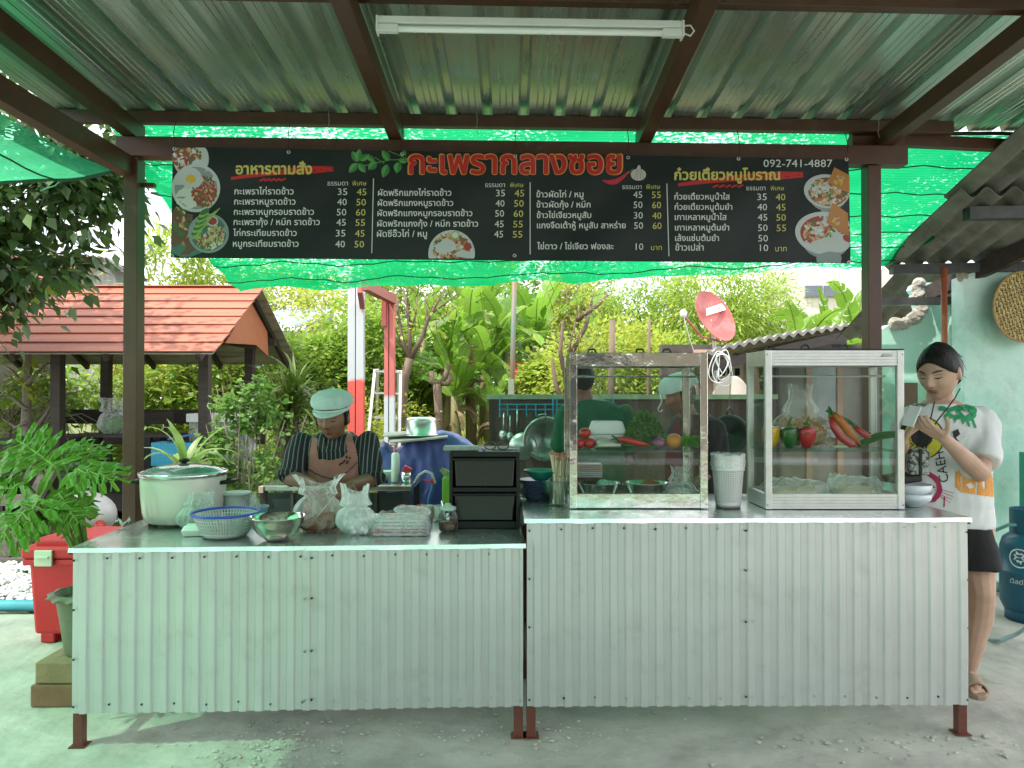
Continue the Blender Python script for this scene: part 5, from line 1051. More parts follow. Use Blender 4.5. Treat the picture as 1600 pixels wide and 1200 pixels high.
# ================================================================ KITCHEN behind the counters
Yt = 5.1; kt = thing('work_table', 'black framed work table with a steel top behind the cook', 'table', (-1.2, 5.2, 0)); zt2 = .80
m = MB(); m.bx(-1.72, -.685, 5.02, 5.62, zt2-.035, zt2); m.build('top', steel, kt, bevel=.004)
MB().bx(-1.72, -1.69, 5.0, 5.03, zt2-.045, zt2-.002).build('edge_trim', M('rose_trim', (.55,.40,.34), None, 5, .5), kt)
for x in (-1.70, -1.14, -.72):
    for y in (5.05, 5.58): MB().bx(x-.022, x+.022, y-.022, y+.022, 0, zt2-.036).build('leg', dark_steel, kt)
for a, b in ((-1.67, -1.17), (-1.11, -.75)): MB().bx(a, b, 5.04, 5.06, .1, zt2-.05).build('panel', M('dark_glass_panel', (.02,.035,.033), (.04,.06,.055), 3, .15) if a < -1.5 else bpy.data.materials['dark_glass_panel'], kt)
for x in (-1.5, -1.33, -.93): MB().bx(x-.01, x+.01, 5.025, 5.038, .1, zt2-.05).build('mullion', dark_steel, kt)
c = Vector((W(618,0,5.2).x, 5.2, zt2+.001)); t = thing('pump_bottle', 'white pump bottle with a pink pump on the work table', 'bottle', c)
m = MB(); m.lathe([(0,.002),(.028,.002),(.031,.01),(.029,.19),(.024,.205),(.012,.212)], c, 20); m.build('body', M('minty_white', (.62,.72,.64), (.5,.6,.52), 9, .3), t, smooth=True)
m = MB(); m.lathe([(.014,.212),(.014,.232),(.006,.236),(.006,.256),(.013,.258),(.013,.268),(0,.270)], c, 14); m.box(c+Vector((-.022,0,.264)), (.035,.012,.009)); m.build('pump', M('pink_pump', (.65,.12,.22), None, 5, .35), t)
c = Vector((W(634,0,5.2).x, 5.2, zt2+.001)); m = MB(); m.lathe([(0,.002),(.036,.002),(.038,.07),(.035,.07),(0,.01)], c, 20); t = tag(m.build('steel_cup', steel, smooth=True), 'short steel cup beside the pump bottle', 'cup')
m = MB(); m.box(c+Vector((.01,0,.088)), (.06,.03,.05), (.1,.5,.1)); tag(m.build('red_packet', M('red_packet', (.6,.05,.07), None, 5, .4), bevel=.006), 'red packet tucked in the steel cup', 'packet')
c = Vector((W(600,0,5.25).x, 5.25, zt2+.001)); m = MB(); m.lathe([(0,.002),(.03,.002),(.055,.03),(.068,.075),(.062,.075),(.0,.01)], c, 22); tag(m.build('enamel_bowl', M('mint_bowl', (.45,.6,.52), None, 5, .3), smooth=True), 'pale mint bowl on the work table behind the cook', 'bowl')
# blue tarpaulin over a cart, cardboard, upturned pot
tm = M('blue_tarpaulin', (.10,.14,.42), (.08,.11,.34), 2.5, .55, bump=.25, bsc=7, trans=.08, dirt=(.14,.17,.36), dsc=3)
tp = thing('covered_cart', 'cart covered by a crumpled blue tarpaulin behind the black table', 'cart', (-.6, 5.9, 0))
def tarp(u, v):
    prof = [(590,.78),(600,.66),(618,.70),(636,.90),(660,1.0),(690,1.0),(712,1.02),(730,.93),(742,.80),(748,.62)]
    x = 590+158*u; k = u*9; i = min(8, int(k)); f = k-i; h = prof[i][1]*(1-f)+prof[i+1][1]*f; zt_ = 1.45-(610 and 0)-((760-80*h)-610)*5.7/1150
    if v < .5: t = v/.5; y = 5.62+.05*sin(u*22)*(1-t)+.03*ns(u*7, t*4); z = .02+(zt_-.02)*t; y += .12*t*t
    else: t = (v-.5)/.5; y = 5.74+.85*t; z = zt_+.02*sin(t*PI)-.25*t**3+.02*ns(u*8, t*6)
    return Vector(((x-800)/FPX*5.7+.02*ns(z*5, u*6), y+.035*ns(u*12, z*6), z+.015*ns(u*15, v*9)))
m = MB(); m.grid(tarp, 70, 44); m.build('tarpaulin', tm, tp, smooth=True)
MB().bx(-.95, -.40, 5.82, 6.45, 0, .95).build('cart_body', dark_steel, tp)
cb = M('pale_cardboard', (.42,.40,.36), (.35,.33,.29), 8, .8)
m = MB(); m.add([W(610,692,5.55), W(700,683,5.6), W(698,675,6.1), W(606,683,6.0)], [(0,1,2,3)]); tag(m.build('cardboard', cb, solid=.012), 'flattened pale cardboard sheet on the blue tarpaulin', 'cardboard')
m = MB(); m.add([W(598,686,5.75)+Vector((0,0,.02)), W(650,682,5.7)+Vector((0,0,.02)), W(652,677,6.0)+Vector((0,0,.02)), W(600,680,6.0)+Vector((0,0,.02))], [(0,1,2,3)]); tag(m.build('cardboard', cb, solid=.008), 'smaller grey card sticking out left under the upturned pot', 'cardboard')
c = W(658, 680, 5.8); m = MB(); m.lathe([(.135,.0),(.140,.004),(.134,.008),(.121,.010),(.121,.115),(.112,.135),(.09,.142),(0,.143)], c, 40)
tag(m.build('aluminium_pot', M('brushed_aluminium', (.62,.62,.62), (.55,.55,.55), 4, .3, .85, stretch=(1,1,9)), smooth=True), 'upturned aluminium pot on the cardboard over the tarpaulin', 'pot')
c = W(700, 745, 4.9); t = thing('lime_basket', 'lime green basket with sponges behind the drawer unit', 'basket', (c.x, 4.9, .0))
m = MB(); m.bx(c.x-.035, c.x+.15, 4.85, 5.05, c.z-.19, c.z); m.build('body', M('lime_plastic', (.18,.52,.04), None, 5, .4), t, bevel=.01)
m = MB(); m.box(c+Vector((.0,0,.02)), (.07,.03,.04), (0,.5,0)); m.box(c+Vector((-.02,.01,.03)), (.07,.03,.03), (0,.7,0)); m.build('sponge', M('green_sponge', (.05,.3,.16), (.45,.4,.1), 15, .9), t)
MB().bx(c.x-.03, c.x+.14, 4.86, 5.04, 0, c.z-.191).build('stand', dark_steel, t)
m = MB(); m.tube([W(648,754,5.05), W(655,742,5.0), W(665,736,4.95), W(675,740,4.95), W(680,755,4.95)], .009, 8); tag(m.build('white_hose', M('pale_hose', (.5,.58,.62), None, 5, .4), smooth=True), 'short pale hose arching beside the lime basket', 'hose')
t = thing('hose_valve', 'blue hose with a red lever valve left of the lime basket', 'valve', W(674, 790, 4.85))
m = MB(); m.tube([W(672, 800, 4.85)-Vector((0,0,.05)), W(670, 780, 4.85), W(676, 762, 4.85), W(676, 752, 4.85)], .011, 8); m.build('hose', M('blue_hose', (.02,.15,.4), None, 5, .4), t, smooth=True)
m = MB(); m.beam(W(661, 750, 4.84), W(677, 752, 4.84), .012, .008); m.beam(W(675, 748, 4.84), W(676, 757, 4.84), .016, .016); m.build('lever', M('red_lever', (.6,.03,.05), None, 5, .4), t)
MB().bx(W(668,0,4.85).x, W(684,0,4.85).x, 4.8, 4.9, 0, W(0,792,4.85).z).build('stand', dark_steel, t)
# utensils on the fence
def rack(px0, px1, label, n):
    t = thing('hook_rack', label, 'rack', W((px0+px1)/2, 640, 5.38)); rm = bpy.data.materials.get('cyan_wire') or M('cyan_wire', (.02,.30,.45), None, 5, .4)
    m = MB(); 
    for y in (632, 640): m.tube([W(px0, y, 5.38), W(px1, y, 5.38)], .005, 6)
    for x in (px0+2, px1-2): m.tube([W(x, 621, 5.40), W(x, 620, 5.36), W(x, 650, 5.37), W(x-1, 652, 5.34)], .005, 6)
    m.build('frame', rm, t)
    for i in range(n):
        x = px0+14+(px1-px0-28)*i/(n-1); m = MB(); m.tube([W(x, 632, 5.375), W(x, 648, 5.37), W(x+1, 651, 5.35), W(x+1, 647, 5.335)], .004, 5); m.build('hook', rm, t)
rack(779, 866, 'cyan wire hook rack hung on the fence left of the steel case', 5); rack(868, 960, 'cyan wire hook rack on the fence behind the man', 5)
wokm = M('worn_aluminium', (.42,.50,.45), (.28,.36,.32), 5, .32, .85, bump=.15, bsc=25, rvar=.1); wokd = M('dark_wok', (.07,.10,.085), (.04,.05,.045), 4, .35, .7, bump=.2, bsc=18, rvar=.1)
def ladle(label, x, y0, y1, r): 
    t = thing('ladle', label, 'ladle', W(x, y0, 5.34)); m = MB(); m.tube([W(x, y0, 5.335), W(x, (y0+y1)/2, 5.33), W(x, y1-6, 5.33)], [.005,.005,.007], 6); m.build('handle', wokm, t, smooth=True)
    m = MB(); c = W(x, y1+2, 5.33); m.lathe([(0,.02),(r*.6,.014),(r,0),(r*.97,.0),(r*.55,.010),(0,.015)], c, 20, rot=(PI/2,0,0), sy=1.25, sx=1); m.build('bowl', wokm, t, smooth=True)
ladle('round ladle hanging leftmost on the cyan rack', 787, 645, 679, .036); ladle('oval serving spoon hanging second on the cyan rack', 797, 649, 680, .032)
m = MB(); m.tube([W(808, 640, 5.33), W(808, 676, 5.33)], .005, 6); m.lathe([(0,.04),(.06,.034),(.098,.010),(.103,0),(.09,.004),(0,.03)], W(817, 697, 5.32), 30, rot=(PI/2,0,0)); tag(m.build('strainer', wokm, smooth=True), 'smaller round strainer pan hanging left of the big wok', 'pan')
m = MB(); m.lathe([(0,-.085),(.08,-.08),(.10,-.06),(.135,-.01),(.158,.0),(.165,.004),(.155,.012),(.13,.0),(.09,-.05),(0,-.07)], W(852, 686, 5.30), 44, rot=(PI/2+.08,0,.1)); m.tube([W(842, 654, 5.28), W(842, 648, 5.27), W(852, 647, 5.27), W(853, 654, 5.28)], .006, 6)
tag(m.build('aluminium_wok', wokm, smooth=True), 'big pale aluminium wok hanging at the left of the man', 'wok')
m = MB(); m.lathe([(0,-.07),(.07,-.06),(.115,-.02),(.135,.0),(.128,.006),(.10,-.01),(0,-.05)], W(1140, 678, 5.1), 40, rot=(PI/2,0,-.1), sx=1.0); m.tube([W(1135, 648, 5.08), W(1138, 640, 5.08), W(1141, 636, 5.1), W(1144, 642, 5.08), W(1146, 648, 5.08)], .005, 6)
tag(m.build('dark_wok', wokd, smooth=True), 'dark green stained wok hanging between the two glass cases', 'wok')
m = MB(); m.tube([W(1136, 641, 5.12), W(1140, 634, 5.2), W(1141, 600, 5.3), W(1141, 561, 7.0)], .003, 5); tag(m.build('hanging_wire', dark_steel), 'wire holding up the dark wok', 'wire')

# ================================================================ RIGHT COUNTER
bluep = M('blue_grey_plate', (.08,.12,.22), (.12,.17,.27), 6, .35)
c = R2(838, 784)+Vector((0,.09,0)); c.x = (838-800)/FPX*c.y
for k in range(11):
    m = MB(); m.lathe([(0,.0),(.045,.0),(.062,.007),(.078,.012),(.077,.014),(.06,.010),(0,.004)], c+Vector((-.0012*k,.0015*sin(k*2),.0085*k)), 26, rot=(0,.02*sin(k),0)); tag(m.build('plate', bluep, smooth=True), ['lowest','second lowest','third lowest','fourth lowest','fifth lowest','middle','fifth highest','fourth highest','third highest','second highest','topmost'][k]+' blue grey plate of the stack left of the chopsticks', 'plate', 'plates stacked on the right counter')
m = MB(); m.lathe([(.03,.0),(.045,.01),(.075,.04),(.084,.05),(.08,.05),(.06,.025),(0,.01)], c+Vector((.02,.0,.094)), 28); tag(m.build('teal_bowl', M('teal_melamine', (.04,.36,.28), None, 5, .3), smooth=True), 'teal bowl sitting on top of the stacked plates', 'bowl')
m = MB(); m.lathe([(.02,.0),(.03,.01),(.05,.05),(.062,.095),(.058,.095),(.04,.04),(0,.01)], R2(862, 784)+Vector((.0,.09,0)), 28); tag(m.build('green_cup', M('green_melamine', (.10,.42,.20), (.5,.45,.3), 9, .3, lo=.5, hi=.6), smooth=True), 'green and tan melamine bowl behind the chopstick jar', 'bowl')
c = R2(873, 791)+Vector((0,.04,0)); c.x = (873-800)/FPX*c.y; t = thing('chopstick_jar', 'clear jar crammed with paper wrapped chopsticks left of the steel case', 'jar', c)
m = MB(); m.lathe([(0,.003),(.040,.003),(.044,.01),(.044,.10),(.047,.115),(.046,.115),(.042,.10),(.040,.006)], c, 26); m.build('glass_body', glass_mat('clear_jar', (.86,.9,.88), 1.2, .05), t, smooth=True)
cs = M('paper_sleeve', (.62,.58,.42), (.52,.46,.3), 20, .7, isl=.15); st_ = M('red_tip', (.5,.2,.12), None, 9, .6); gr_ = M('green_band', (.06,.2,.12), None, 9, .6)
for i in range(30):
    a = random.random()*6.28; r0 = .028*random.random()**.5; a2 = a+random.gauss(0,.8); r1 = .05*random.random()**.4; p = c+Vector((r0*cos(a), r0*sin(a), .008)); q = c+Vector((r1*cos(a2), r1*sin(a2)*.7, .225+random.uniform(-.02,.01)))
    m = MB(); m.beam(p, q, .0075, .004, up=(cos(a),sin(a),0), mi=0); d = (q-p).normalized(); m.beam(q, q+d*.012, .009, .005, mi=1); m.beam(p+(q-p)*.62, p+(q-p)*.65, .0082, .0048, mi=2); m.build('chopsticks', [cs, st_, gr_], t)
# perforated white bin with liner
c = R2(1137, 796)+Vector((0,.07,0)); c.x = (1137-800)/FPX*c.y; t = thing('waste_basket', 'white perforated plastic bin with a bag liner between the cases', 'bin', c); bw = M('white_bin', (.72,.72,.70), None, 5, .4)
m = MB(); m.lathe([(0,.004),(.052,.004),(.055,.0),(.057,.03),(.055,.03),(.053,.008),(0,.008)], c, 32)
m.build('bottom', bw, t, smooth=True)
m = MB(); N_ = 40
for i in range(N_):
    a = 2*PI*i/N_; m.beam(c+Vector((.056*cos(a),.056*sin(a),.028)), c+Vector((.068*cos(a),.068*sin(a),.17)), .0058, .003, up=(cos(a),sin(a),0))
for k in range(17):
    z = .03+.14*k/16; r_ = .056+.012*k/16; m.tube([c+Vector((r_*cos(a), r_*sin(a), z)) for a in [2*PI*i/32 for i in range(32)]], .0026, 4, closed=True)
tag(m.build('mesh', bw, t), kind='stuff')
m = MB(); m.lathe([(.050,.03),(.062,.17),(.064,.17)], c, 32); m.build('inner_bag', M('grey_liner', (.5,.5,.48), None, 5, .5), t, smooth=True)
m = MB(); m.lathe([(.066,.168),(.074,.170),(.074,.178),(.069,.182),(.070,.235),(.073,.238),(.069,.24),(.066,.19)], c, 36); m.build('rim', bw, t, smooth=True)
def lin(u, v): a = 2*PI*u; r_ = .0745+.002*sin(a*11)+.003*ns(cos(a)*3, sin(a)*3, v*3); return c+Vector((r_*cos(a), r_*sin(a), .185+.062*v+.004*ns(cos(a)*2, v*2)))
m = MB(); m.grid(lin, 48, 6, wrapu=True); m.build('liner', film, t, smooth=True)
# bowls at the right end
c = R2(1420, 795)+Vector((0,.09,0)); c.x = (1424-800)/FPX*c.y
wh = M('glazed_white', (.70,.74,.80), (.66,.7,.76), 6, .25)
for k in range(2):
    m = MB(); m.lathe([(.04,.0),(.045,.006),(.078,.03),(.086,.06),(.083,.06),(.07,.03),(0,.012)], c+Vector((0,0,.042*k)), 30); tag(m.build('bowl', wh, smooth=True), ('lower' if k == 0 else 'upper')+' white bowl of the pair at the right counter end', 'bowl', 'white bowls at the right end of the counter')
m = MB(); m.box(c+Vector((-.03,.03,.125)), (.12,.12,.035), (0,-.1,.2)); tag(m.build('black_tray', blackp, bevel=.006), 'small black tray resting on the white bowls', 'tray')

# ================================================================ GLASS CASES
def case(name, label, x0, x1, Yf, D_, z0, z1, fm_, sw, tr_h, br_h, ridged):
    t = thing(name, label, 'display case', ((x0+x1)/2, Yf, z0)); K = dict(bevel=.0025)
    Yb = Yf+D_
    for nm, (x, y) in (('a',(x0, Yf)), ('b',(x1-sw, Yf)), ('c',(x0, Yb-sw*.8)), ('d',(x1-sw, Yb-sw*.8))): MB().bx(x, x+sw, y, y+sw*.8, z0+.001, z1).build('upright', fm_, t, **K)
    def rail(xa, xb, ya, yb, za, zb, nm='rail'):
        m = MB(); front = (xb-xa) > (yb-ya)
        if ridged:
            n = 5; o = Yf+.0 
            m.bx(xa, xb, ya+.005*front, yb, za, zb)
            for k in range(n):
                a = za+(zb-za)*(k+.12)/n; b = za+(zb-za)*(k+.88)/n
                if front and ya < Yf+.02: m.bx(xa, xb, ya, ya+.0048, a, b)
                elif xa < x0+.02: m.bx(xa-.002, xa-.0001, ya, yb, a, b)
        else: m.bx(xa, xb, ya, yb, za, zb)
        m.build(nm, fm_, t, bevel=0 if ridged else .002)
    for za, zb in ((z1-tr_h, z1-.001), (z0+.002, z0+br_h)):
        rail(x0+sw, x1-sw, Yf+.003, Yf+.018, za, zb); rail(x0+sw, x1-sw, Yb-.018, Yb-.003, za, zb); rail(x0+.003, x0+.018, Yf+sw*.8, Yb-sw*.8, za, zb); rail(x1-.018, x1-.003, Yf+sw*.8, Yb-sw*.8, za, zb)
    MB().bx(x0+.019, x1-.019, Yf+.019, Yb-.019, z0+.004, z0+.012).build('floor_plate', steel, t)
    gl_ = glass
    MB().bx(x0+sw, x1-sw, Yf+.008, Yf+.012, z0+br_h, z1-tr_h).build('front_pane', gl_, t)
    MB().bx(x0+.008, x0+.012, Yf+sw*.8, Yb-sw*.8, z0+br_h, z1-tr_h).build('side_pane', gl_, t)
    MB().bx(x1-.012, x1-.008, Yf+sw*.8, Yb-sw*.8, z0+br_h, z1-tr_h).build('side_pane', gl_, t)
    mid = (x0+x1)/2
    MB().bx(x0+sw, mid+.03, Yb-.010, Yb-.007, z0+br_h, z1-tr_h).build('back_pane', gl_, t)
    MB().bx(x0+.012, x1-.012, Yf+.012, Yb-.012, z1-.006, z1-.002).build('top_pane', gl_, t)
    zs = z0+(795-705)/245*(z1-z0)+.0
    MB().bx(x0+.014, x1-.014, Yf+.03, Yb-.03, zs-.006, zs).build('glass_shelf', glass_mat('shelf_glass', (.62,.85,.76), 1.6, .06) if 'shelf_glass' not in bpy.data.materials else bpy.data.materials['shelf_glass'], t)
    m = MB(); m.tube([(x0+.02, Yf+.12, z1-tr_h-.045), (x1-.02, Yf+.12, z1-tr_h-.045)], .005, 8); m.build('hanging_rod', fm_, t)
    m = MB()
    for x, z in ((x0+.008, z0+.02), (x1-.008, z0+.02), (x1-.008, z1-.02), (x0+.008, z1-.02)): m.lathe([(0,-.002),(.004,0)], (x, Yf-.001, z), 8, rot=(PI/2,0,0))
    tag(m.build('screws', screw_m, t), kind='stuff')
    return t, zs, Yb
Yf = 3.31; zb_ = HR+.002
mirr = M('mirror_steel', (.66,.66,.63), (.58,.58,.55), 3, .09, 1.0, bump=.35, bsc=5, bdist=.02)
A1, B1 = (890-800)/FPX*Yf, (1106-800)/FPX*Yf
c1, zs1, Yb1 = case('steel_case', 'mirror polished steel glass case displaying vegetables', A1, B1, Yf, .36, zb_, zb_+.703, mirr, .034, .062, .068, False)
Yg = 3.29; A2, B2 = (1196-800)/FPX*Yg, (1413-800)/FPX*Yg
c2_, zs2, Yb2 = case('aluminium_case', 'ridged aluminium glass case with peppers and noodle bags', A2, B2, Yg, .27, zb_, zb_+.713, alu, .030, .070, .068, True)
MB().bx(A2-.0, B2, Yg-.001, Yg+.27, zb_+.7135, zb_+.718).build('black_top_seal', blackp, c2_)
zt_ = zb_+.704
for k, (px, Yk) in enumerate(((925,3.5),(1000,3.5),(1042,3.5),(1204,3.42),(1258,3.42),(1319,3.42))):
    z0_ = zb_+(.7045 if k < 3 else .7185); x = (px-800)/FPX*Yk; par = c1 if k < 3 else c2_
    m = MB(); m.box((x, Yk, z0_+.004), (.045,.05,.007)); m.tube([(x-.02,Yk,z0_+.006),(x-.014,Yk,z0_+.022),(x+.01,Yk,z0_+.024),(x+.02,Yk,z0_+.008)], .005, 6); m.build('hinge_clip', dark_steel, par)
for x, z in ((.29,.0),): 
    MB().bx(W(1383,0,3.27).x, W(1398,0,3.27).x, 3.2885, 3.2895, W(0,557,3.29).z, W(0,553,3.29).z).build('maker_badge', M('grey_badge', (.5,.5,.49), (.35,.35,.34), 90, .4), c2_)

# ================================================================ FOOD IN THE CASES
def S1(px, Y=3.47): return Vector(((px-800)/FPX*Y, Y, zs1+.001))
def S2(px, Y=3.44): return Vector(((px-800)/FPX*Y, Y, zs2+.001))
tomm = M('tomato_skin', (.55,.02,.012), (.45,.03,.01), 6, .3, coat=.25); grn = M('fresh_green', (.06,.22,.02), (.04,.15,.015), 8, .45, trans=.2)
def tomato(label, c, r):
    t = thing('tomato', label, 'tomato', c, 'tomatoes in the steel case'); m = MB(); m.grid(lambda u, v: Vector(c)+Vector((0,0,r*.86))+Vector((r*sin(PI*v)*cos(2*PI*u)*(1+.03*cos(10*PI*u)), r*sin(PI*v)*sin(2*PI*u)*(1+.03*cos(10*PI*u)), -r*.86*cos(PI*v)-(.12*r*math.exp(-((v-1)*9)**2)))), 30, 16, wrapu=True); m.build('fruit', tomm, t, smooth=True)
    m = MB()
    for i in range(5): a = 1.256*i; strap(m, Vector(c)+Vector((0,0,r*1.66)), (cos(a), sin(a), .3), r*.5, r*.2, .8, n=2)
    m.build('calyx', grn, t)
tomato('tomato resting on top of the two others', S1(914, 3.46)+Vector((0,0,.048)), .029); tomato('tomato at lower left of the small pile', S1(905, 3.44), .029); tomato('tomato at lower right of the small pile', S1(921, 3.45), .030)
clamshell('foam_box', 'pale foam takeaway box behind the tomatoes in the steel case', S1(948, 3.56)+Vector((0,0,.0)), .17, .12, .125, .1)
# spring onions
so = thing('spring_onions', 'bunch of spring onions lying across the steel case shelf', 'spring onions', S1(990, 3.42)); won = M('onion_white', (.7,.72,.6), None, 6, .4)
for i in range(7):
    a = S1(935+random.uniform(-3,3), 3.40+.012*i)+Vector((0,0,.020+.004*i)); b = S1(1030+random.uniform(-14,14), 3.42+random.uniform(-.02,.04))+Vector((0,0,.010)); q = a.lerp(b, .35)
    m = MB(); m.tube([a, a.lerp(b, .15), q], [.010,.008,.006], 8); m.build('white_stalk', won, so, smooth=True)
    m = MB(); m.tube([q, q.lerp(b, .5)+Vector((0,0,.004)), b], [.006,.006,.004], 6); m.build('green_leaf', grn, so, smooth=True)
m = MB()
for i in range(9): strap(m, S1(930, 3.45)+Vector((0,0,.02)), (1, random.uniform(-.1,.2), random.uniform(.12,.35)), .2, .012, .5, n=6)
m.build('green_leaf', grn, so)
chm = M('chilli_skin', (.50,.012,.01), (.42,.02,.012), 5, .28, coat=.25)
def chilli(name, label, pts, r, mat=chm, cat='chilli', stem=True):
    t = thing(name, label, cat, pts[0]); n = len(pts); m = MB(); m.tube(pts, [r*(.75+.35*sin(PI*i/(n-1))) if i < n-1 else r*.12 for i in range(n)] if n > 2 else r, 14); m.build('fruit' if cat == 'chilli' else 'root', mat, t, smooth=True)
    if stem: d = (pts[0]-pts[1]).normalized(); m = MB(); m.tube([pts[0]-d*.004, pts[0]+d*.012+Vector((0,0,.003)), pts[0]+d*.03+Vector((0,0,.012))], [r*.8, r*.3, r*.22], 8); m.build('stem', grn, t, smooth=True)
chilli('red_chilli', 'long red chilli lying across the spring onions', [S1(1016, 3.40)+Vector((0,0,.018)), S1(1000, 3.40)+Vector((0,0,.028)), S1(982, 3.40)+Vector((0,0,.042)), S1(966, 3.41)+Vector((0,0,.048))][::-1], .0155)
on = thing('purple_onion', 'purple onion between the chilli and the orange', 'onion', S1(1029, 3.43)); c = S1(1029, 3.43); m = MB(); m.lathe([(0,0),(.018,.002),(.032,.016),(.034,.030),(.028,.044),(.014,.052),(.006,.058),(.003,.068)], c, 28); m.build('bulb', M('purple_onion_skin', (.16,.035,.12), (.28,.10,.2), 4, .3, stretch=(8,8,1), coat=.3), on, smooth=True)
og = thing('orange', 'orange fruit between the purple onion and the lettuce', 'fruit', S1(1053, 3.43)); m = MB(); m.ball(S1(1053, 3.43)+Vector((0,0,.036)), (.039,.039,.036), 28, 16); m.build('fruit', M('orange_peel', (.62,.22,.025), (.55,.26,.04), 7, .4, bump=.25, bsc=180, bdist=.002), og, smooth=True)
# lettuce, coriander
lt_ = M('lettuce_leaf', (.18,.50,.04), (.11,.38,.03), 12, .45, trans=.35, isl=.2)
le = thing('lettuce', 'frilly head of green lettuce at the right end of the shelf', 'lettuce', S1(1080, 3.43)); c = S1(1080, 3.43)+Vector((0,0,.03))
for i in range(16):
    a = 2.4*i; rad = .012+.030*i/16; el = 1.3-1.0*i/16; d = Vector((cos(a)*cos(el), sin(a)*cos(el), sin(el))); sd_ = d.cross(Vector((0,0,1))).normalized(); up = sd_.cross(d)
    m = MB(); m.grid(lambda u, v: c+Vector((cos(a)*rad*.5, sin(a)*rad*.5, -.02))+d*(.055*v)+sd_*(u-.5)*.055*(.3+v)+up*(.012*sin(u*22+i)*v*v-.02*(u-.5)**2*4*v), 14, 6); m.build('leaf', lt_, le, smooth=True)
co = thing('coriander', 'heaped dark green bunch of coriander in the steel case', 'herbs', S1(1005, 3.52)); cc_ = S1(1008, 3.50)
n = 2600; a = rng.uniform(0, 2*PI, n); r_ = rng.uniform(0, 1, n)**.5; P = np.stack([cc_.x+.105*r_*np.cos(a), cc_.y+.06*r_*np.sin(a), cc_.z+.015+.15*(1-r_**2)*rng.uniform(.3, 1, n)+.01], 1)
tag(leaf_obj('leaves', leaf_mat('herb_leaf', (.05,.20,.018), (.08,.26,.03), .3, .4, .4), P, rnd_dir(n)+np.array([0,0,.4]), rnd_dir(n), rng.uniform(.010, .02, n), T_RND, co), kind='stuff')
m = MB()
for i in range(26): m.tube([S1(960+random.uniform(-8,8), 3.47)+Vector((0,0,.02)), cc_+Vector((random.uniform(-.05,.05),random.uniform(-.03,.03),.04)), cc_+Vector((random.uniform(-.11,.11),random.uniform(-.05,.05),random.uniform(.06,.14)))], .0016, 4)
m.build('stalks', grn, co)
# lower tier of steel case
def B1_(px, Y=3.47): return Vector(((px-800)/FPX*Y, Y, zb_+.013))
bwl = M('thin_steel_bowl', (.34,.37,.36), (.25,.27,.26), 4, .12, .9)
for px, lb in ((935, 'left steel bowl on the case floor below the tomatoes'), (1010, 'steel bowl holding brown crumbs on the case floor')):
    c = B1_(px, 3.44); m = MB(); m.lathe([(0,.002),(.035,.002),(.04,.006),(.075,.04),(.098,.088),(.102,.09),(.097,.091),(.07,.042),(0,.01)], c, 40); tag(m.build('steel_bowl', bwl, smooth=True), lb, 'bowl', 'steel bowls inside the steel case')
    if px == 935: m = MB(); m.ball(c+Vector((.02,0,.085)), (.028,.028,.018), 12, 8); tag(m.build('bottle_cap', M('mint_lid', (.15,.55,.35), None, 5, .4), smooth=True), 'mint green cap in the left steel bowl', 'cap')
    for kk in range(3):
        if px == 935: MB().bx(c.x-.08+.05*kk, c.x-.05+.05*kk, c.y-.0885+.0, c.y-.0875, c.z+.02, c.z+.05)
c = B1_(1014, 3.46)+Vector((0,0,.04)); m = MB(); m.grid(lambda u, v: c+Vector((.075*v*cos(2*PI*u), .065*v*sin(2*PI*u), .062*(1-v)**.7+.012*cos(2*PI*u)*v+.008*fbm(u*9, v*9)+.005)), 30, 8, wrapu=True); tag(m.build('brown_crumbs', M('chilli_flakes', (.28,.09,.025), (.40,.16,.06), 120, .85, bump=1, bsc=220), smooth=True), 'heap of reddish brown crumbs in the right steel bowl', 'food')
pinkp = M('pink_plate', (.55,.38,.36), None, 5, .4); blup = M('pale_blue_plate', (.45,.55,.62), None, 5, .4)
for k in range(7):
    m = MB(); m.box(B1_(921, 3.57)+Vector((0,0,.105+.0095*k)), (.115,.09,.007), (0,0,.02*sin(k*3))); tag(m.build('tray_dish', blup if k in (1,2) else pinkp, bevel=.003), ['lowest pink dish','lower pale blue dish','upper pale blue dish','fourth highest pink dish','third highest pink dish','second highest pink dish','topmost pink dish'][k]+' of the stack below the tomatoes', 'dish', 'dishes stacked in the steel case')
MB().bx(B1_(905).x, B1_(938).x, 3.53, 3.62, zb_+.013, zb_+.115).build('dish_box', blackp); tag(bpy.data.objects['dish_box'], 'dark box under the stacked pink dishes', 'box')
bag('rice_bag', 'knotted clear bag of white rice at right in the steel case', B1_(1062, 3.45), .088, .06, .165, bagm, neck=.30, nh=.42, flare=1.4, lumpy=.2, fold=.07, seed=11)
m = MB(); m.ball(B1_(1062, 3.45)+Vector((0,0,.033)), (.068,.046,.032), 20, 10); tag(m.build('rice', M('white_rice', (.7,.7,.66), (.6,.6,.55), 120, .7, bump=.8, bsc=150), smooth=True), 'white rice filling the knotted bag', 'food')
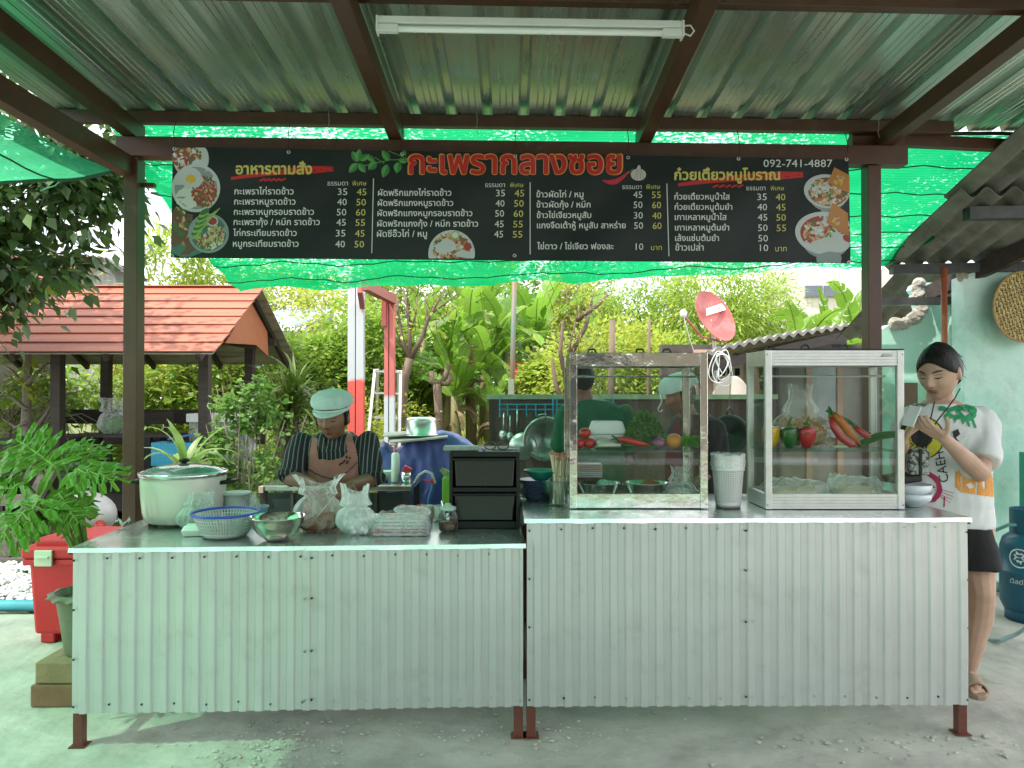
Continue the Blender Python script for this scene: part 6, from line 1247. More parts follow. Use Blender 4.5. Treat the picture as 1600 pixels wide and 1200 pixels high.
# aluminium case: peppers, noodles, carrots
def pepper(name, label, c, r, h, col):
    t = thing(name, label, 'pepper', c, 'bell peppers in the aluminium case'); c = Vector(c); mt = M(name+'_skin', col, tuple(x*.8 for x in col), 4, .25, coat=.3)
    def f(u, v):
        a = 2*PI*u; lobes = 1+.10*abs(cos(1.5*a))-.05; rr_ = r*(sin(PI*min(.999, max(.001, v)))**.42)*lobes*(1-.14*(1-v)); z = h*(v**.9); z -= .14*h*math.exp(-((v-1)*7)**2)*1.2; z += .03*h*cos(3*a)*(1-v)*(v > 0)
        return c+Vector((rr_*cos(a), rr_*sin(a), z))
    m = MB(); m.grid(f, 36, 20, wrapu=True); m.build('fruit', mt, t, smooth=True)
    m = MB(); m.tube([c+Vector((0,0,h*.86)), c+Vector((.001,0,h*1.0)), c+Vector((.006,0,h*1.12)), c+Vector((.012,.0,h*1.16))], [.009,.005,.0045,.006], 8); m.lathe([(0,.006),(.012,.003),(.014,-.002)], c+Vector((0,0,h*.88)), 12); m.build('stem', grn, t, smooth=True)
pepper('yellow_pepper', 'yellow bell pepper at the left end of the shelf', S2(1204, 3.42), .043, .125, (.70,.42,.01)); pepper('green_pepper', 'dark green bell pepper between the yellow and the red', S2(1233, 3.40), .043, .122, (.012,.12,.012)); pepper('red_pepper', 'red bell pepper right of the green one', S2(1260, 3.39), .044, .125, (.50,.008,.012))
c = S2(1250, 3.50); bag('noodle_bag', 'big knotted clear bag of golden fried noodles in the aluminium case', c, .155, .07, .30, bag_mat('noodle_bag_film', (.92,.94,.93), .8, .9, 10), neck=.20, nh=.45, flare=2.0, lumpy=.15, fold=.06, seed=21)
nod = M('fried_noodle', (.62,.40,.16), (.50,.28,.10), 20, .6, isl=.25); m = MB()
for i in range(900):
    p = c+Vector((random.gauss(.01,.055), random.uniform(-.045,.045), random.uniform(.01,.135))); d = Vector((random.gauss(0,1), random.gauss(0,.5), random.gauss(0,.6))).normalized()*random.uniform(.01,.03); q = p+d*.5+Vector((0,0,random.uniform(-.006,.006))); m.tube([p, q, p+d], .0026, 3, cap=False)
m.ball(c+Vector((.02,0,.065)), (.105,.045,.062), 20, 12); tag(m.build('fried_noodles', nod), 'mass of golden fried noodles inside the big bag', 'noodles', kind='stuff')
chilli('red_chilli', 'long red chilli at the left of the carrots', [S2(1297, 3.42)+Vector((0,0,.145)), S2(1302, 3.41)+Vector((0,0,.10)), S2(1314, 3.40)+Vector((0,0,.05)), S2(1330, 3.39)+Vector((0,0,.018)), S2(1340, 3.39)+Vector((0,0,.012))], .0155)
chilli('carrot', 'orange carrot leaning between two red chillies', [S2(1302, 3.43)+Vector((0,0,.160)), S2(1312, 3.42)+Vector((0,0,.13)), S2(1328, 3.41)+Vector((0,0,.07)), S2(1345, 3.40)+Vector((0,0,.016))], .0185, M('carrot_skin', (.60,.16,.02), (.50,.12,.015), 30, .4, stretch=(1,1,3)), 'carrot')
chilli('red_chilli', 'red chilli on the right under the green stalk', [S2(1335, 3.44)+Vector((0,0,.10)), S2(1345, 3.43)+Vector((0,0,.075)), S2(1358, 3.42)+Vector((0,0,.05)), S2(1375, 3.42)+Vector((0,0,.036))], .014)
m = MB(); 
for k in range(3): m.tube([S2(1290+2*k, 3.44)+Vector((0,0,.175)), S2(1320+2*k, 3.45)+Vector((0,0,.125+.004*k)), S2(1350, 3.45)+Vector((0,0,.08)), S2(1376, 3.45)+Vector((0,0,.045))], .004, 6)
tag(m.build('green_stalk', grn, smooth=True), 'thin green stalks laid over the right chilli', 'stalk')
m = MB(); m.grid(lambda u, v: S2(1338+66*u, 3.42)+Vector((0, (v-.5)*.09*sin(PI*min(1,u*.8+.08)), .008+.05*u+.02*sin(PI*u)-(v-.5)**2*.04-(.018*(v < .3))+.02)), 16, 8); tag(m.build('pandan_leaf', M('deep_green_leaf', (.03,.13,.02), (.05,.18,.03), 5, .35, stretch=(1,12,1)), smooth=True, solid=.002), 'broad folded green leaf at the right end of the shelf', 'leaf')
m = MB(); m.ball(S2(1312, 3.40)+Vector((0,0,.008)), (.045,.012,.007), 14, 6); tag(m.build('lemongrass', M('pale_stalk', (.6,.62,.4), None, 6, .5), smooth=True), 'pale lemongrass stalk lying below the chillies', 'stalk')
def B2_(px, Y=3.45): return Vector(((px-800)/FPX*Y, Y, zb_+.013))
nw = M('rice_noodles', (.66,.58,.38), (.56,.48,.30), 22, .5, bump=.5, bsc=60, stretch=(1,4,4))
for px, rx, hh, lb, sd2 in ((1240, .155, .105, 'long clear bag of pale rice noodles lying left', 31), (1335, .12, .12, 'bulging clear bag of pale noodles lying right', 33)):
    c = B2_(px); m = MB()
    m.grid(lambda u, v: c+Vector((rx*.78*(2*u-1)*.98, .05*cos(2*PI*v)*(1-(2*u-1)**6)**.5, .036+.035*sin(2*PI*v)*(1-(2*u-1)**6)**.5*(1+.25*fbm(u*6, v*3, sd2)))), 26, 14); tag(m.build('rice_noodles', nw, smooth=True), 'pale flat noodles inside the '+('left' if px < 1300 else 'right')+' lying bag', 'noodles')
    fm2 = bpy.data.materials['clear_bag']
    m = MB(); m.grid(lambda u, v: c+Vector((rx*(2*u-1)*(1+.03*ns(v*5, u*5)), .068*cos(2*PI*v)*(1-(2*u-1)**4*.9)**.5, .001+hh*.5+(hh*.5*sin(2*PI*v)*(1+.35*fbm(u*7, v*6, sd2)))*(1-(2*u-1)**4*.8)**.5)), 40, 22); tag(m.build('noodle_bag', fm2, smooth=True), lb+' on the case floor', 'bag')
bag('hanging_bag', 'clear knotted bag of greens standing on the case floor at the back', B2_(1303, 3.55)+Vector((0,0,.0)), .07, .04, .12, bagm, neck=.25, lumpy=.25, seed=41)
m = MB(); m.tube([W(1032, 621, 4.9), W(1034, 626, 4.9), W(1032, 632, 4.9), W(1028, 638, 4.9), W(1029, 643, 4.9), W(1033, 643, 4.9), W(1035, 640, 4.9)], .004, 6)
m.tube([W(1032, 621, 4.9), W(1032, 615, 5.2), W(1032, 618, 5.43)], .003, 5); tag(m.build('s_hook', whitep, smooth=True), 'white metal hook hanging behind the steel case', 'hook')

# ================================================================ LEFT FOREGROUND: cooler, blocks, potted philodendron
redc = M('red_cooler_plastic', (.62,.022,.028), (.54,.02,.025), 3, .42, bump=.06, bsc=60, dirt=(.5,.08,.08), dsc=5, dlo=.6, dhi=.8)
cb_ = thing('cool_box', 'large red plastic cool box with a white latch', 'cool box', (-2.5, 4.4, 0)); X0, X1, Y0, Y1 = -2.77, -2.24, 4.2, 4.66
m = MB(); vs = [(X0+.03,Y0+.03,.05),(X1-.03,Y0+.03,.05),(X1-.03,Y1-.03,.05),(X0+.03,Y1-.03,.05),(X0+.008,Y0+.008,.49),(X1-.008,Y0+.008,.49),(X1-.008,Y1-.008,.49),(X0+.008,Y1-.008,.49)]; m.add(vs, [(0,3,2,1),(4,5,6,7),(0,1,5,4),(1,2,6,5),(2,3,7,6),(3,0,4,7)]); m.build('body', redc, cb_, bevel=.02)
m = MB(); m.bx(X0-.02, X1+.02, Y0-.02, Y1+.02, .492, .56); m.bx(X0+.03, X1-.03, Y0+.03, Y1-.03, .545, .60); m.build('lid', redc, cb_, bevel=.016)
m = MB(); m.bx(X0-.012, X1+.012, Y0-.012, Y1+.012, .455, .489); m.build('rim', redc, cb_, bevel=.006)
m = MB(); m.bx(X0+.07, X0+.17, Y0-.036, Y0-.021, .455, .545); m.bx(X0+.085, X0+.155, Y0-.046, Y0-.037, .50, .515); lt2 = m.build('latch', M('cream_latch', (.62,.66,.52), None, 5, .45), cb_, bevel=.004)
for x in (X0+.10, X1-.10):
    for y in (Y0+.08, Y1-.08): MB().bx(x-.04, x+.04, y-.04, y+.04, .0, .055).build('foot', redc, cb_, bevel=.008)
blk = M('sandy_brick', (.30,.22,.12), (.22,.16,.09), 6, .9, bump=.4, bsc=50); blk2 = M('brown_brick', (.24,.13,.07), (.17,.09,.05), 6, .9, bump=.4, bsc=50)
tag(MB().bx(-2.185, -1.86, 3.38, 3.66, .106, .205).build('block', blk, bevel=.008), 'sandy concrete block directly under the flower pot', 'block')
tag(MB().bx(-2.20, -1.85, 3.37, 3.67, .003, .103).build('block', blk2, bevel=.008), 'browner concrete block lying on the floor below the sandy one', 'block')
pc = Vector((-2.025, 3.53, .207)); pt = thing('potted_philodendron', 'green clay pot with a philodendron of big split leaves', 'potted plant', pc)
potm = M('mossy_green_pot', (.13,.17,.09), (.17,.19,.12), 5, .7, bump=.15, bsc=30, dirt=(.25,.22,.15), dsc=6, dlo=.55, dhi=.8)
m = MB(); m.lathe([(0,0),(.095,0),(.10,.008),(.118,.14),(.138,.27),(.140,.285),(.130,.285),(.11,.15),(0,.12)], pc, 36); m.build('pot', potm, pt, smooth=True)
m = MB(); m.grid(lambda u, v: pc+Vector(((.137+.034*v+.006*v*cos(26*PI*u))*cos(2*PI*u), (.137+.034*v+.006*v*cos(26*PI*u))*sin(2*PI*u), .287-.014*v*v+.006*v*sin(26*PI*u))), 104, 4, wrapu=True); m.build('frilled_rim', potm, pt, smooth=True, solid=.008)
m = MB(); m.lathe([(0,.262),(.125,.255)], pc, 24); m.build('soil', soil, pt)
m = MB(); m.tube([pc+Vector((.02,0,.25)), pc+Vector((.025,-.01,.30)), pc+Vector((.0,-.01,.34))], [.038,.034,.02], 10); m.tube([pc+Vector((.04,.02,.25)), pc+Vector((.05,.02,.40))], .006, 6); m.build('stem', bark, pt, smooth=True)
phm = leaf_mat('philodendron_leaf', (.075,.20,.010), (.12,.27,.02), .22, .40, .12); pst = M('petiole', (.16,.28,.05), (.10,.2,.03), 5, .5)
veinm = M('pale_vein', (.25,.40,.08), None, 5, .5)
def philo(tip, d, nrm, L_, w_, start):
    """deeply lobed leaf: base point tip, direction d, facing nrm"""
    d = Vector(d).normalized(); n = Vector(nrm); n = (n-d*n.dot(d)).normalized(); s = d.cross(n); t0 = Vector(tip)
    def P(x, y): # x along midrib 0..1, y -1..1
        dr = -.30*x*x*L_-.20*abs(y)**1.6*w_; return t0+d*(x*L_*.93)+s*(y*w_)+n*(dr+.012*sin(x*19+abs(y)*9))
    m = MB()
    for sg in (-1, 1):
        nl = 7
        for i in range(nl):
            x0_ = i/nl; x1_ = (i+1)/nl; ln = (.42+.58*sin(PI*(.22+.68*(i+.5)/nl)))*random.uniform(.88, 1.05)*(1 if i < nl-1 else .55); sweep = .10+.20*(i/nl)
            rows = []
            for k in range(7):
                t = k/6; y = t*ln; wn = (1-.30*sin(PI*min(1, t*1.4))) if t < .6 else (.78)*(1-((t-.6)/.4)**2*.97); xc = (x0_+x1_)/2+sweep*t*1.15-(.30 if i == 0 else .14 if i == 1 else 0)*t; hw = (x1_-x0_)/2*(1.1 if t < .25 else 1.35)*wn
                rows.append([P(xc-hw, sg*y), P(xc, sg*y)-n*.004, P(xc+hw, sg*y)])
            vs = [p for r_ in rows for p in r_]; m.add(vs, [f for k in range(6) for f in ((k*3,k*3+1,k*3+4,k*3+3), (k*3+1,k*3+2,k*3+5,k*3+4))])
    lf = m.build('leaf', phm, pt, smooth=False, recalc=False)
    m = MB(); m.tube([P(x/8, 0)+n*.002 for x in range(9)], [.004*(1-.08*k) for k in range(9)], 5)
    for sg in (-1, 1):
        for i in range(8): x0_ = (i+.5)/8; m.tube([P(x0_, 0)+n*.002, P(x0_+(.10+.2*i/8)*.5-(.12 if i == 0 else 0), sg*.4)+n*.002], [.0022,.0008], 4, cap=False)
    m.build('vein', veinm, lf)
    m = MB(); a = Vector(start); mid_ = a.lerp(t0, .55)+Vector((0,0,.05)); m.tube([a, a.lerp(mid_, .5)+Vector((0,0,.03)), mid_, t0], [.012,.009,.007,.006], 8); m.build('petiole', pst, pt, smooth=True)
st0 = pc+Vector((.0,0,.30))
for (px, py, Y, tx, ty, tY, L_, w_, nrm) in ((85,785,3.2, 30,815,3.05, .28,.17,(0,-.6,.8)), (60,760,3.35, -10,770,3.3, .32,.17,(.1,-.6,.8)), (75,722,3.4, 5,700,3.5, .34,.17,(.1,-.7,.7)), (105,735,3.3, 60,700,3.3, .30,.16,(-.2,-.7,.7)),
        (120,735,3.35, 100,690,3.5, .30,.15,(0,-.8,.5)), (135,740,3.3, 175,735,3.2, .26,.13,(.1,-.6,.8)), (120,770,3.3, 140,810,3.2, .18,.10,(.3,-.6,.8)), (110,775,3.25, 140,830,3.1, .20,.12,(0,-.8,.6)), (140,745,3.5, 150,700,3.6, .24,.12,(.1,-.8,.5))):
    a = W(px-16, py-4, Y); b = W(tx-16, ty-4, tY); philo(a, b-a, nrm, L_*.92, w_*.95, st0)
m = MB(); m.ball((-3.02, 3.93, .018), (.045,.035,.022), 14, 8); m.ball((-3.05,3.95,.03), (.025,.02,.015), 10, 6); tag(m.build('yellow_scrap', M('yellow_fruit_peel', (.60,.42,.06), (.5,.32,.04), 7, .6, bump=.4), smooth=True), 'crumpled yellow peel lying on the floor at the far left', 'peel')
# potted dracaena behind the rice cooker
t = thing('potted_dracaena', 'pale green potted corn plant rising behind the rice cooker', 'potted plant', (-1.95, 4.7, 0)); b = Vector(((290-800)/FPX*4.6, 4.6, 0))
m = MB(); m.lathe([(0,0),(.12,0),(.16,.28),(.17,.29),(.15,.29),(0,.25)], b, 28); m.build('pot', potm, t, smooth=True)
m = MB(); m.tube([b+Vector((0,0,.25)), b+Vector((.01,0,.6)), b+Vector((0,0,.9))], .02, 8); m.build('stem', bark, t, smooth=True)
pl = leaf_mat('pale_strap_leaf', (.22,.33,.09), (.30,.38,.14), .4, .4, .2)
for i in range(17):
    a = 2.4*i; el = random.uniform(.25, 1.3); m = MB(); strap(m, b+Vector((0,0,.85+.01*i)), (cos(a)*cos(el), sin(a)*cos(el), sin(el)), random.uniform(.26,.42), .055, random.uniform(1.2, 2.4), n=8); m.build('leaf', pl, t, recalc=False)
# clear bag of greens in the pavilion
c = W(177, 678, 8.6); c.z = .945; bag('greens_bag', 'tall clear bag with green leaves on the pavilion table', c, .19, .12, .42, bagm, neck=.6, nh=.4, lumpy=.15, fold=.06, seed=51)
m = MB(); m.ball(c+Vector((0,0,.10)), (.14,.09,.10), 16, 10); tag(m.build('greens', M('bagged_greens', (.06,.16,.04), (.10,.22,.06), 30, .7, bump=1, bsc=50), smooth=True), 'green leaves at the bottom of the pavilion bag', 'greens')
# ---- gas cylinder, hose
gc = Vector((W(1605,0,4.68).x, 4.68, 0)); t = thing('gas_cylinder', 'blue gas cylinder with a white round emblem and Thai lettering', 'gas cylinder', gc); bm_ = M('blue_cylinder_paint', (.008,.10,.17), (.006,.075,.13), 4, .35, dirt=(.10,.09,.07), dsc=11, dlo=.66, dhi=.78)
zt3 = W(0, 845, 4.55).z; rr = .155
m = MB(); m.lathe([(.10,.05),(.135,.065),(rr,.11),(rr+.001,.30),(rr+.004,.302),(rr+.004,.312),(rr+.001,.314),(rr,.46),(.14,.51),(.10,.545),(.03,.56),(0,.56)], gc, 44); m.build('tank', bm_, t, smooth=True)
m = MB(); m.lathe([(.125,.002),(.13,.002),(.128,.08),(.122,.08)], gc, 36); m.build('foot_ring', bm_, t, smooth=True)
m = MB(); m.lathe([(.095,.56),(.10,.56),(.10,.68),(.095,.68)], gc, 32, ang=2*PI*.36, rot=(0,0,2.2)); m.lathe([(.095,.675),(.10,.675),(.10,.70),(.095,.70)], gc, 32); m.lathe([(.095,.54),(.10,.54),(.10,.58),(.095,.58)], gc, 32); m.build('collar', bm_, t)
m = MB(); m.tube([gc+Vector((0,0,.55)), gc+Vector((0,0,.62))], .018, 10); m.tube([gc+Vector((-.05,-.03,.60)), gc+Vector((.03,0,.60))], .014, 8); m.tube([gc+Vector((0,0,.61)), gc+Vector((0,0,.655))], .008, 8); m.ball(gc+Vector((0,0,.66)), (.022,.022,.01), 12, 6); m.build('valve', M('dark_red_brass', (.22,.04,.03), (.3,.2,.08), 20, .4, .6), t, smooth=True)
def cyl(x, z, o=.0): a = math.atan2(-gc.y, -gc.x)+x/rr; return gc+Vector(((rr+.0015+o)*cos(a), (rr+.0015+o)*sin(a), z))
wpr = M('white_print', (.75,.78,.78), None, 5, .5)
m = MB(); cx_, cz_ = -.045, .405
for r0, r1 in ((.052,.060),):
    for i in range(40): a, b = 2*PI*i/40, 2*PI*(i+1)/40; m.add([cyl(cx_+r_*cos(q), cz_+r_*sin(q)) for q, r_ in ((a,r0),(b,r0),(b,r1),(a,r1))], [(0,1,2,3)])
out = [(-.02,.045),(.0,.03),(.012,.035),(.03,.02),(.018,.005),(.03,-.01),(.012,-.02),(.008,-.038),(-.004,-.02),(-.01,-.03),(-.02,-.012),(-.035,-.01),(-.022,.005),(-.034,.02),(-.02,.022)]
tri = tessellate_polygon([[Vector((x, y, 0)) for x, y in out]]); m.add([cyl(cx_+x, cz_+y) for x, y in out], [tuple(f) for f in tri]); m.build('emblem', wpr, t, recalc=False)
m = MB(); text_mb(m, "เวิลด์แก๊ส", -.10, .045, 0, lambda x, y, l: cyl(x, .245-y, .0002*l), bold=.02); m.build('lettering', wpr, t, recalc=False)
m = MB(); m.tube([gc+Vector((-.05,-.03,.60)), gc+Vector((-.14,-.02,.60)), W(1545,832,4.75), W(1525,835,4.8), W(1490,900,5.2)], .011, 8); tag(m.build('gas_hose', M('teal_hose', (.10,.30,.27), None, 5, .4), smooth=True), 'teal gas hose running from the cylinder valve to the left', 'hose')
m = MB(); m.tube([W(1700,940,3.95)*1, W(1610,975,4.2), W(1585,990,4.3), W(1560,1000,4.2), W(1530,998,4.35), W(1480,990,4.5)], .012, 8)
for i, v in enumerate(m.v): m.v[i] = (v[0], v[1], max(v[2]*.0+.014+.002*sin(i), .012)) if False else v
tag(m.build('grey_hose', M('grey_hose', (.32,.42,.45), None, 5, .4), smooth=True), 'grey hose looping on the floor beside the gas cylinder', 'hose')
m = MB(); m.tube([(2.95,5.4,.06),(3.4,5.25,.05),(4.3,5.2,.05)], .035, 10); tag(m.build('green_pipe', M('green_pipe', (.06,.18,.14), None, 5, .5), smooth=True), 'green pipe along the foot of the turquoise wall', 'pipe')
# ================================================================ MENU BANNER
def BP(px, py, lay=0):
    u = (px-266)/1064; Y = 3.965+.155*u; Y += .006*sin(u*14+py*.02)*(.4+(py-230)/170)+.003*sin(u*47+py*.05)+.004*fbm(u*6, py*.012, 5)
    Y -= .0016*lay; return Vector(((px-800)/FPX*Y, Y, CAMH-(py-610)/FPX*Y))
def top_y(px): return 228+(px-268)*(248-228)/1060
def bot_y(px): return 402.5+(px-265)*(411-402.5)/1066
bn_ = thing('menu_banner', 'wide black vinyl menu banner with Thai dish names and prices', 'banner', BP(800, 320))
vin = M('black_vinyl', (.005,.010,.009), (.008,.014,.012), 3, .42, bump=.2, bsc=5, stretch=(1,1,3), spec=.32)
m = MB(); m.grid(lambda u, v: BP(266+1064*u+(2.5*(1-v) if u < .5 else -2.5*(1-v)), top_y(266+1064*u)*(1-v)+bot_y(266+1064*u)*v), 140, 16); m.build('sheet', vin, bn_, smooth=True, recalc=False)
def ink(name, c): return M(name, c, c, 5, .45)
iw, iy, ir, io = ink('white_ink', (.62,.64,.62)), ink('yellow_ink', (.55,.50,.12)), ink('red_ink', (.45,.010,.010)), ink('orange_ink', (.62,.27,.06))
def P_(lay): return lambda x, y, l: BP(x, y, lay+.04*l)
cols = [
 (365, [(458,303,'กะเพราไก่ราดข้าว','35','45'),(461,319,'กะเพราหมูราดข้าว','40','50'),(490,335,'กะเพราหมูกรอบราดข้าว','50','60'),(499,351,'กะเพรากุ้ง / หมึก ราดข้าว','45','55'),(463,368,'ไก่กระเทียมราดข้าว','35','45'),(466,385,'หมูกระเทียมราดข้าว','40','50')], (527,542,557,572), (511,543,550,572,289)),
 (590, [(705,305,'ผัดพริกแกงไก่ราดข้าว','35','45'),(708,321,'ผัดพริกแกงหมูราดข้าว','40','50'),(738,337,'ผัดพริกแกงหมูกรอบราดข้าว','50','60'),(747,353.5,'ผัดพริกแกงกุ้ง / หมึก ราดข้าว','45','55'),(667,369.5,'ผัดซีอิ๊วไก่ / หมู','45','55')], (775,789,804,819), (758,789,797,818,291.5)),
 (838, [(912,307.5,'ข้าวผัดไก่ / หมู','45','55'),(923,323.5,'ข้าวผัดกุ้ง / หมึก','50','60'),(924,340,'ข้าวไข่เจียวหมูสับ','30','40'),(978,356,'แกงจืดเต้าหู้ หมูสับ สาหร่าย','50','60'),(959,389,'ไข่ดาว / ไข่เจียว ฟองละ','10','บาท')], (990,1004,1019,1033), (973,1003,1010,1032,294.5)),
 (1054, [(1141,311,'ก๋วยเตี๋ยวหมูน้ำใส','35','40'),(1145,327,'ก๋วยเตี๋ยวหมูต้มยำ','40','45'),(1136,343,'เกาเหลาหมูน้ำใส','45','50'),(1140,359.5,'เกาเหลาหมูต้มยำ','50','55'),(1124,376,'เล้งแซ่บต้มยำ','50',''),(1100,391,'ข้าวเปล่า','10','บาท')], (1184,1199,1213,1228), (1167,1197,1205,1226,296.5))]
for x0, rows, (a, b, c, d), (h0, h1, h2, h3, hy) in cols:
    m = MB(); text_mb(m, 'ธรรมดา', h0, h1, hy, P_(1)); m.build('column_heading', iw, bn_, recalc=False)
    m = MB(); text_mb(m, 'พิเศษ', h2, h3, hy, P_(1)); m.build('column_heading', iy, bn_, recalc=False)
    for k, (x1, yb, s, p1, p2) in enumerate(rows):
        xo = x0-.4*k if x0 < 600 else x0+.3*k
        m = MB(); text_mb(m, s, xo, x1, yb, P_(1), fat=.22, nf=3); m.build('dish_name', iw, bn_, recalc=False)
        dx = -.7*k if x0 < 600 else .4*k
        m = MB(); text_mb(m, p1, (a if p1 != '10' else a+2)+dx, b+dx, yb+1, P_(1), maxh=15); m.build('price', iw, bn_, recalc=False)
        if p2: m = MB(); text_mb(m, p2, c+dx-(3 if p2 == 'บาท' else 0), d+dx, yb+1.3, P_(1), maxh=15); m.build('price', iy, bn_, recalc=False)
for xt, xb2, y0, y1 in ((583,580.5,278,395), (828.3,828.3,284,397), (1042.5,1045.5,286,400)):
    m = MB(); m.add([BP(xt-.6+(xb2-xt)*k/6, y0+(y1-y0)*k/6, 1) for k in range(7)]+[BP(xt+.7+(xb2-xt)*k/6, y0+(y1-y0)*k/6, 1) for k in range(7)], [(k, k+1, k+8, k+7) for k in range(6)]); m.build('divider', iw, bn_, recalc=False)
m = MB(); text_mb(m, '092-741-4887', 1194, 1302, 260, P_(1), maxh=17); m.build('phone_number', iw, bn_, recalc=False)
def brush(x0, y0, x1, y1, x2, y2, th, seed):   # ragged red brush stroke
    m = MB(); n = 46
    for k in range(9):
        o = (k-4)/4; a0 = .08*abs(ns(k*3, seed)); a1 = 1-.22*abs(ns(k*5, seed+2))-.12*abs(o)**2*0
        pts = []
        for i in range(n+1):
            t = a0+(a1-a0)*i/n; x = x0+(x1-x0)*t; y = y0+(y1-y0)*t-3*sin(PI*t); w = th*(.35+.75*t)*(1 if t < .8 else (1.25-t)/.45); pts.append((x, y+o*w/1.0, w/7))
        for i in range(n):
            if t > 0 and ns(i*.9, k*2.1, seed) > .42+.0*i and i > 24: continue
            x, y, w = pts[i]; X, Yy, w2 = pts[i+1]; m.add([BP(x, y-w, 1), BP(X, Yy-w2, 1), BP(X, Yy+w2, 1), BP(x, y+w, 1)], [(0,1,2,3)])
    for i in range(5): x = x0+(x1-x0)*(.27+.05*i); y = y2; m.add([BP(x, y, 1), BP(x+9, y-4, 1), BP(x+11, y-2, 1), BP(x+3, y+2, 1)], [(0,1,2,3)])
    m.build('brush_stroke', ir, bn_, recalc=False)
brush(360, 278, 520, 263, 0, 281, 5.5, 1); brush(1060, 288, 1256, 272, 0, 291, 6, 6)
def outlined(s, x0, x1, yb, fillm, outm=None, b1=.02, b2=.06, maxh=None):
    if outm: m = MB(); text_mb(m, s, x0-2.2, x1+2.2, yb, P_(1.2), res=2, maxh=maxh, fat=b2, nf=12); m.build('title_outline', outm, bn_, recalc=False)
    m = MB(); text_mb(m, s, x0, x1, yb, P_(2.2), res=2, maxh=maxh, fat=b1, nf=8); m.build('title', fillm, bn_, recalc=False)
outlined('อาหารตามสั่ง', 367, 487, 271, iy, None, .7); outlined('ก๋วยเตี๋ยวหมูโบราณ', 1054, 1220, 280, iy, None, .65)
outlined('กะเพรากลางซอย', 638, 972, 270, ir, io, 1.3, 2.5)
# printed pictures
def disc(m, cx, cy, rx, ry, lay, mi, n=36, clip=None, rot=0, wob=0, seed=0):
    pts = []
    for i in range(n):
        a = 2*PI*i/n; k = 1+wob*ns(cos(a)*2+seed, sin(a)*2, seed); x = rx*k*cos(a); y = ry*k*sin(a); x, y = x*cos(rot)-y*sin(rot), x*sin(rot)+y*cos(rot); X = cx+x; Y_ = cy+y
        if clip: X = min(max(X, clip[0]), clip[2]); Y_ = min(max(Y_, clip[1]), clip[3])
        pts.append((X, Y_))
    X = min(max(cx, clip[0]), clip[2]) if clip else cx; Y_ = min(max(cy, clip[1]), clip[3]) if clip else cy
    m.add([BP(x, y, lay) for x, y in pts]+[BP(X, Y_, lay)], [(i, (i+1) % n, n) for i in range(n)], mi)
def bits(m, cx, cy, rx, ry, n, s0, s1, lay, mis, clip=None, seed=0, el=2):
    rd = random.Random(seed)
    for k in range(n):
        a = rd.random()*6.28; r = rd.random()**.5; disc(m, cx+rx*r*cos(a), cy+ry*r*sin(a), rd.uniform(s0, s1), rd.uniform(s0, s1)/el, lay+.03*k/n*8, rd.choice(mis), 8, clip, rd.random()*3, .3, k)
PAL = [ink('plate_white_ink', (.46,.50,.50)), ink('plate_shade_ink', (.22,.27,.27)), ink('rice_ink', (.55,.58,.54)), ink('meat_brown_ink', (.22,.07,.03)), ink('meat_red_ink', (.30,.03,.02)), ink('cream_ink', (.50,.36,.2)), ink('leaf_ink', (.03,.13,.03)), ink('lime_ink', (.22,.38,.07)), ink('yolk_ink', (.60,.38,.02)), ink('table_brown_ink', (.11,.055,.03)), ink('steam_green_ink', (.05,.14,.11)), ink('crisp_ink', (.42,.17,.04))]
CL = (266, 229, 1330, 411); CLL = (267.5, 229.5, 1330, 401)
m = MB(); disc(m, 297, 247, 28, 30, .6, 0, clip=CLL); bits(m, 290, 248, 22, 20, 200, 2.5, 6, .8, [3,3,4,5,2,3,6], CLL, 1); m.build('dish_picture', PAL, bn_, recalc=False)
m = MB(); disc(m, 290, 375, 26, 28, .5, 9, clip=CLL, wob=.3); disc(m, 278, 350, 14, 26, .55, 9, clip=CLL, wob=.2); bits(m, 284, 352, 15, 30, 60, 2, 6, .7, [9,11,5,6,9], CLL, 2); disc(m, 290, 392, 24, 10, .6, 10, clip=CLL, wob=.4); m.build('dish_picture', PAL, bn_, recalc=False)
m = MB(); disc(m, 305, 293, 38, 38, 1.2, 0, clip=CLL); disc(m, 305, 293, 33.5, 33.5, 1.3, 1, clip=CLL); disc(m, 293, 308, 20, 18, 1.4, 2, wob=.25, seed=3, clip=CLL); bits(m, 318, 298, 19, 24, 420, 1.5, 4, 1.5, [3,4,3,4,5,6], CLL, 3); disc(m, 297, 277, 19, 16, 2.0, 0, wob=.25, seed=5, clip=CLL); disc(m, 297, 279, 7.5, 7, 2.2, 8, wob=.1); m.build('dish_picture', PAL, bn_, recalc=False)
m = MB(); disc(m, 325, 364, 32, 31, 2.2, 1); disc(m, 325, 364, 28, 27.5, 2.3, 10); bits(m, 326, 368, 23, 20, 420, 1.5, 4.5, 2.4, [5,5,3,6,7,2], None, 4); disc(m, 331, 345, 9, 8, 2.9, 0); disc(m, 331, 345, 7, 6, 3.0, 4)
for k in range(9): disc(m, 306+k*1.6, 362-k*4, 9, 4, 3+.05*k, 7 if k % 2 else 6, 16, None, -.5)
for k in range(5): m.add([BP(300+k, 372, 3.5), BP(302+k, 373, 3.5), BP(343-k*3, 325+k*2, 3.5), BP(342-k*3, 324+k*2, 3.5)], [(0,1,2,3)], 7)
m.build('dish_picture', PAL, bn_, recalc=False)
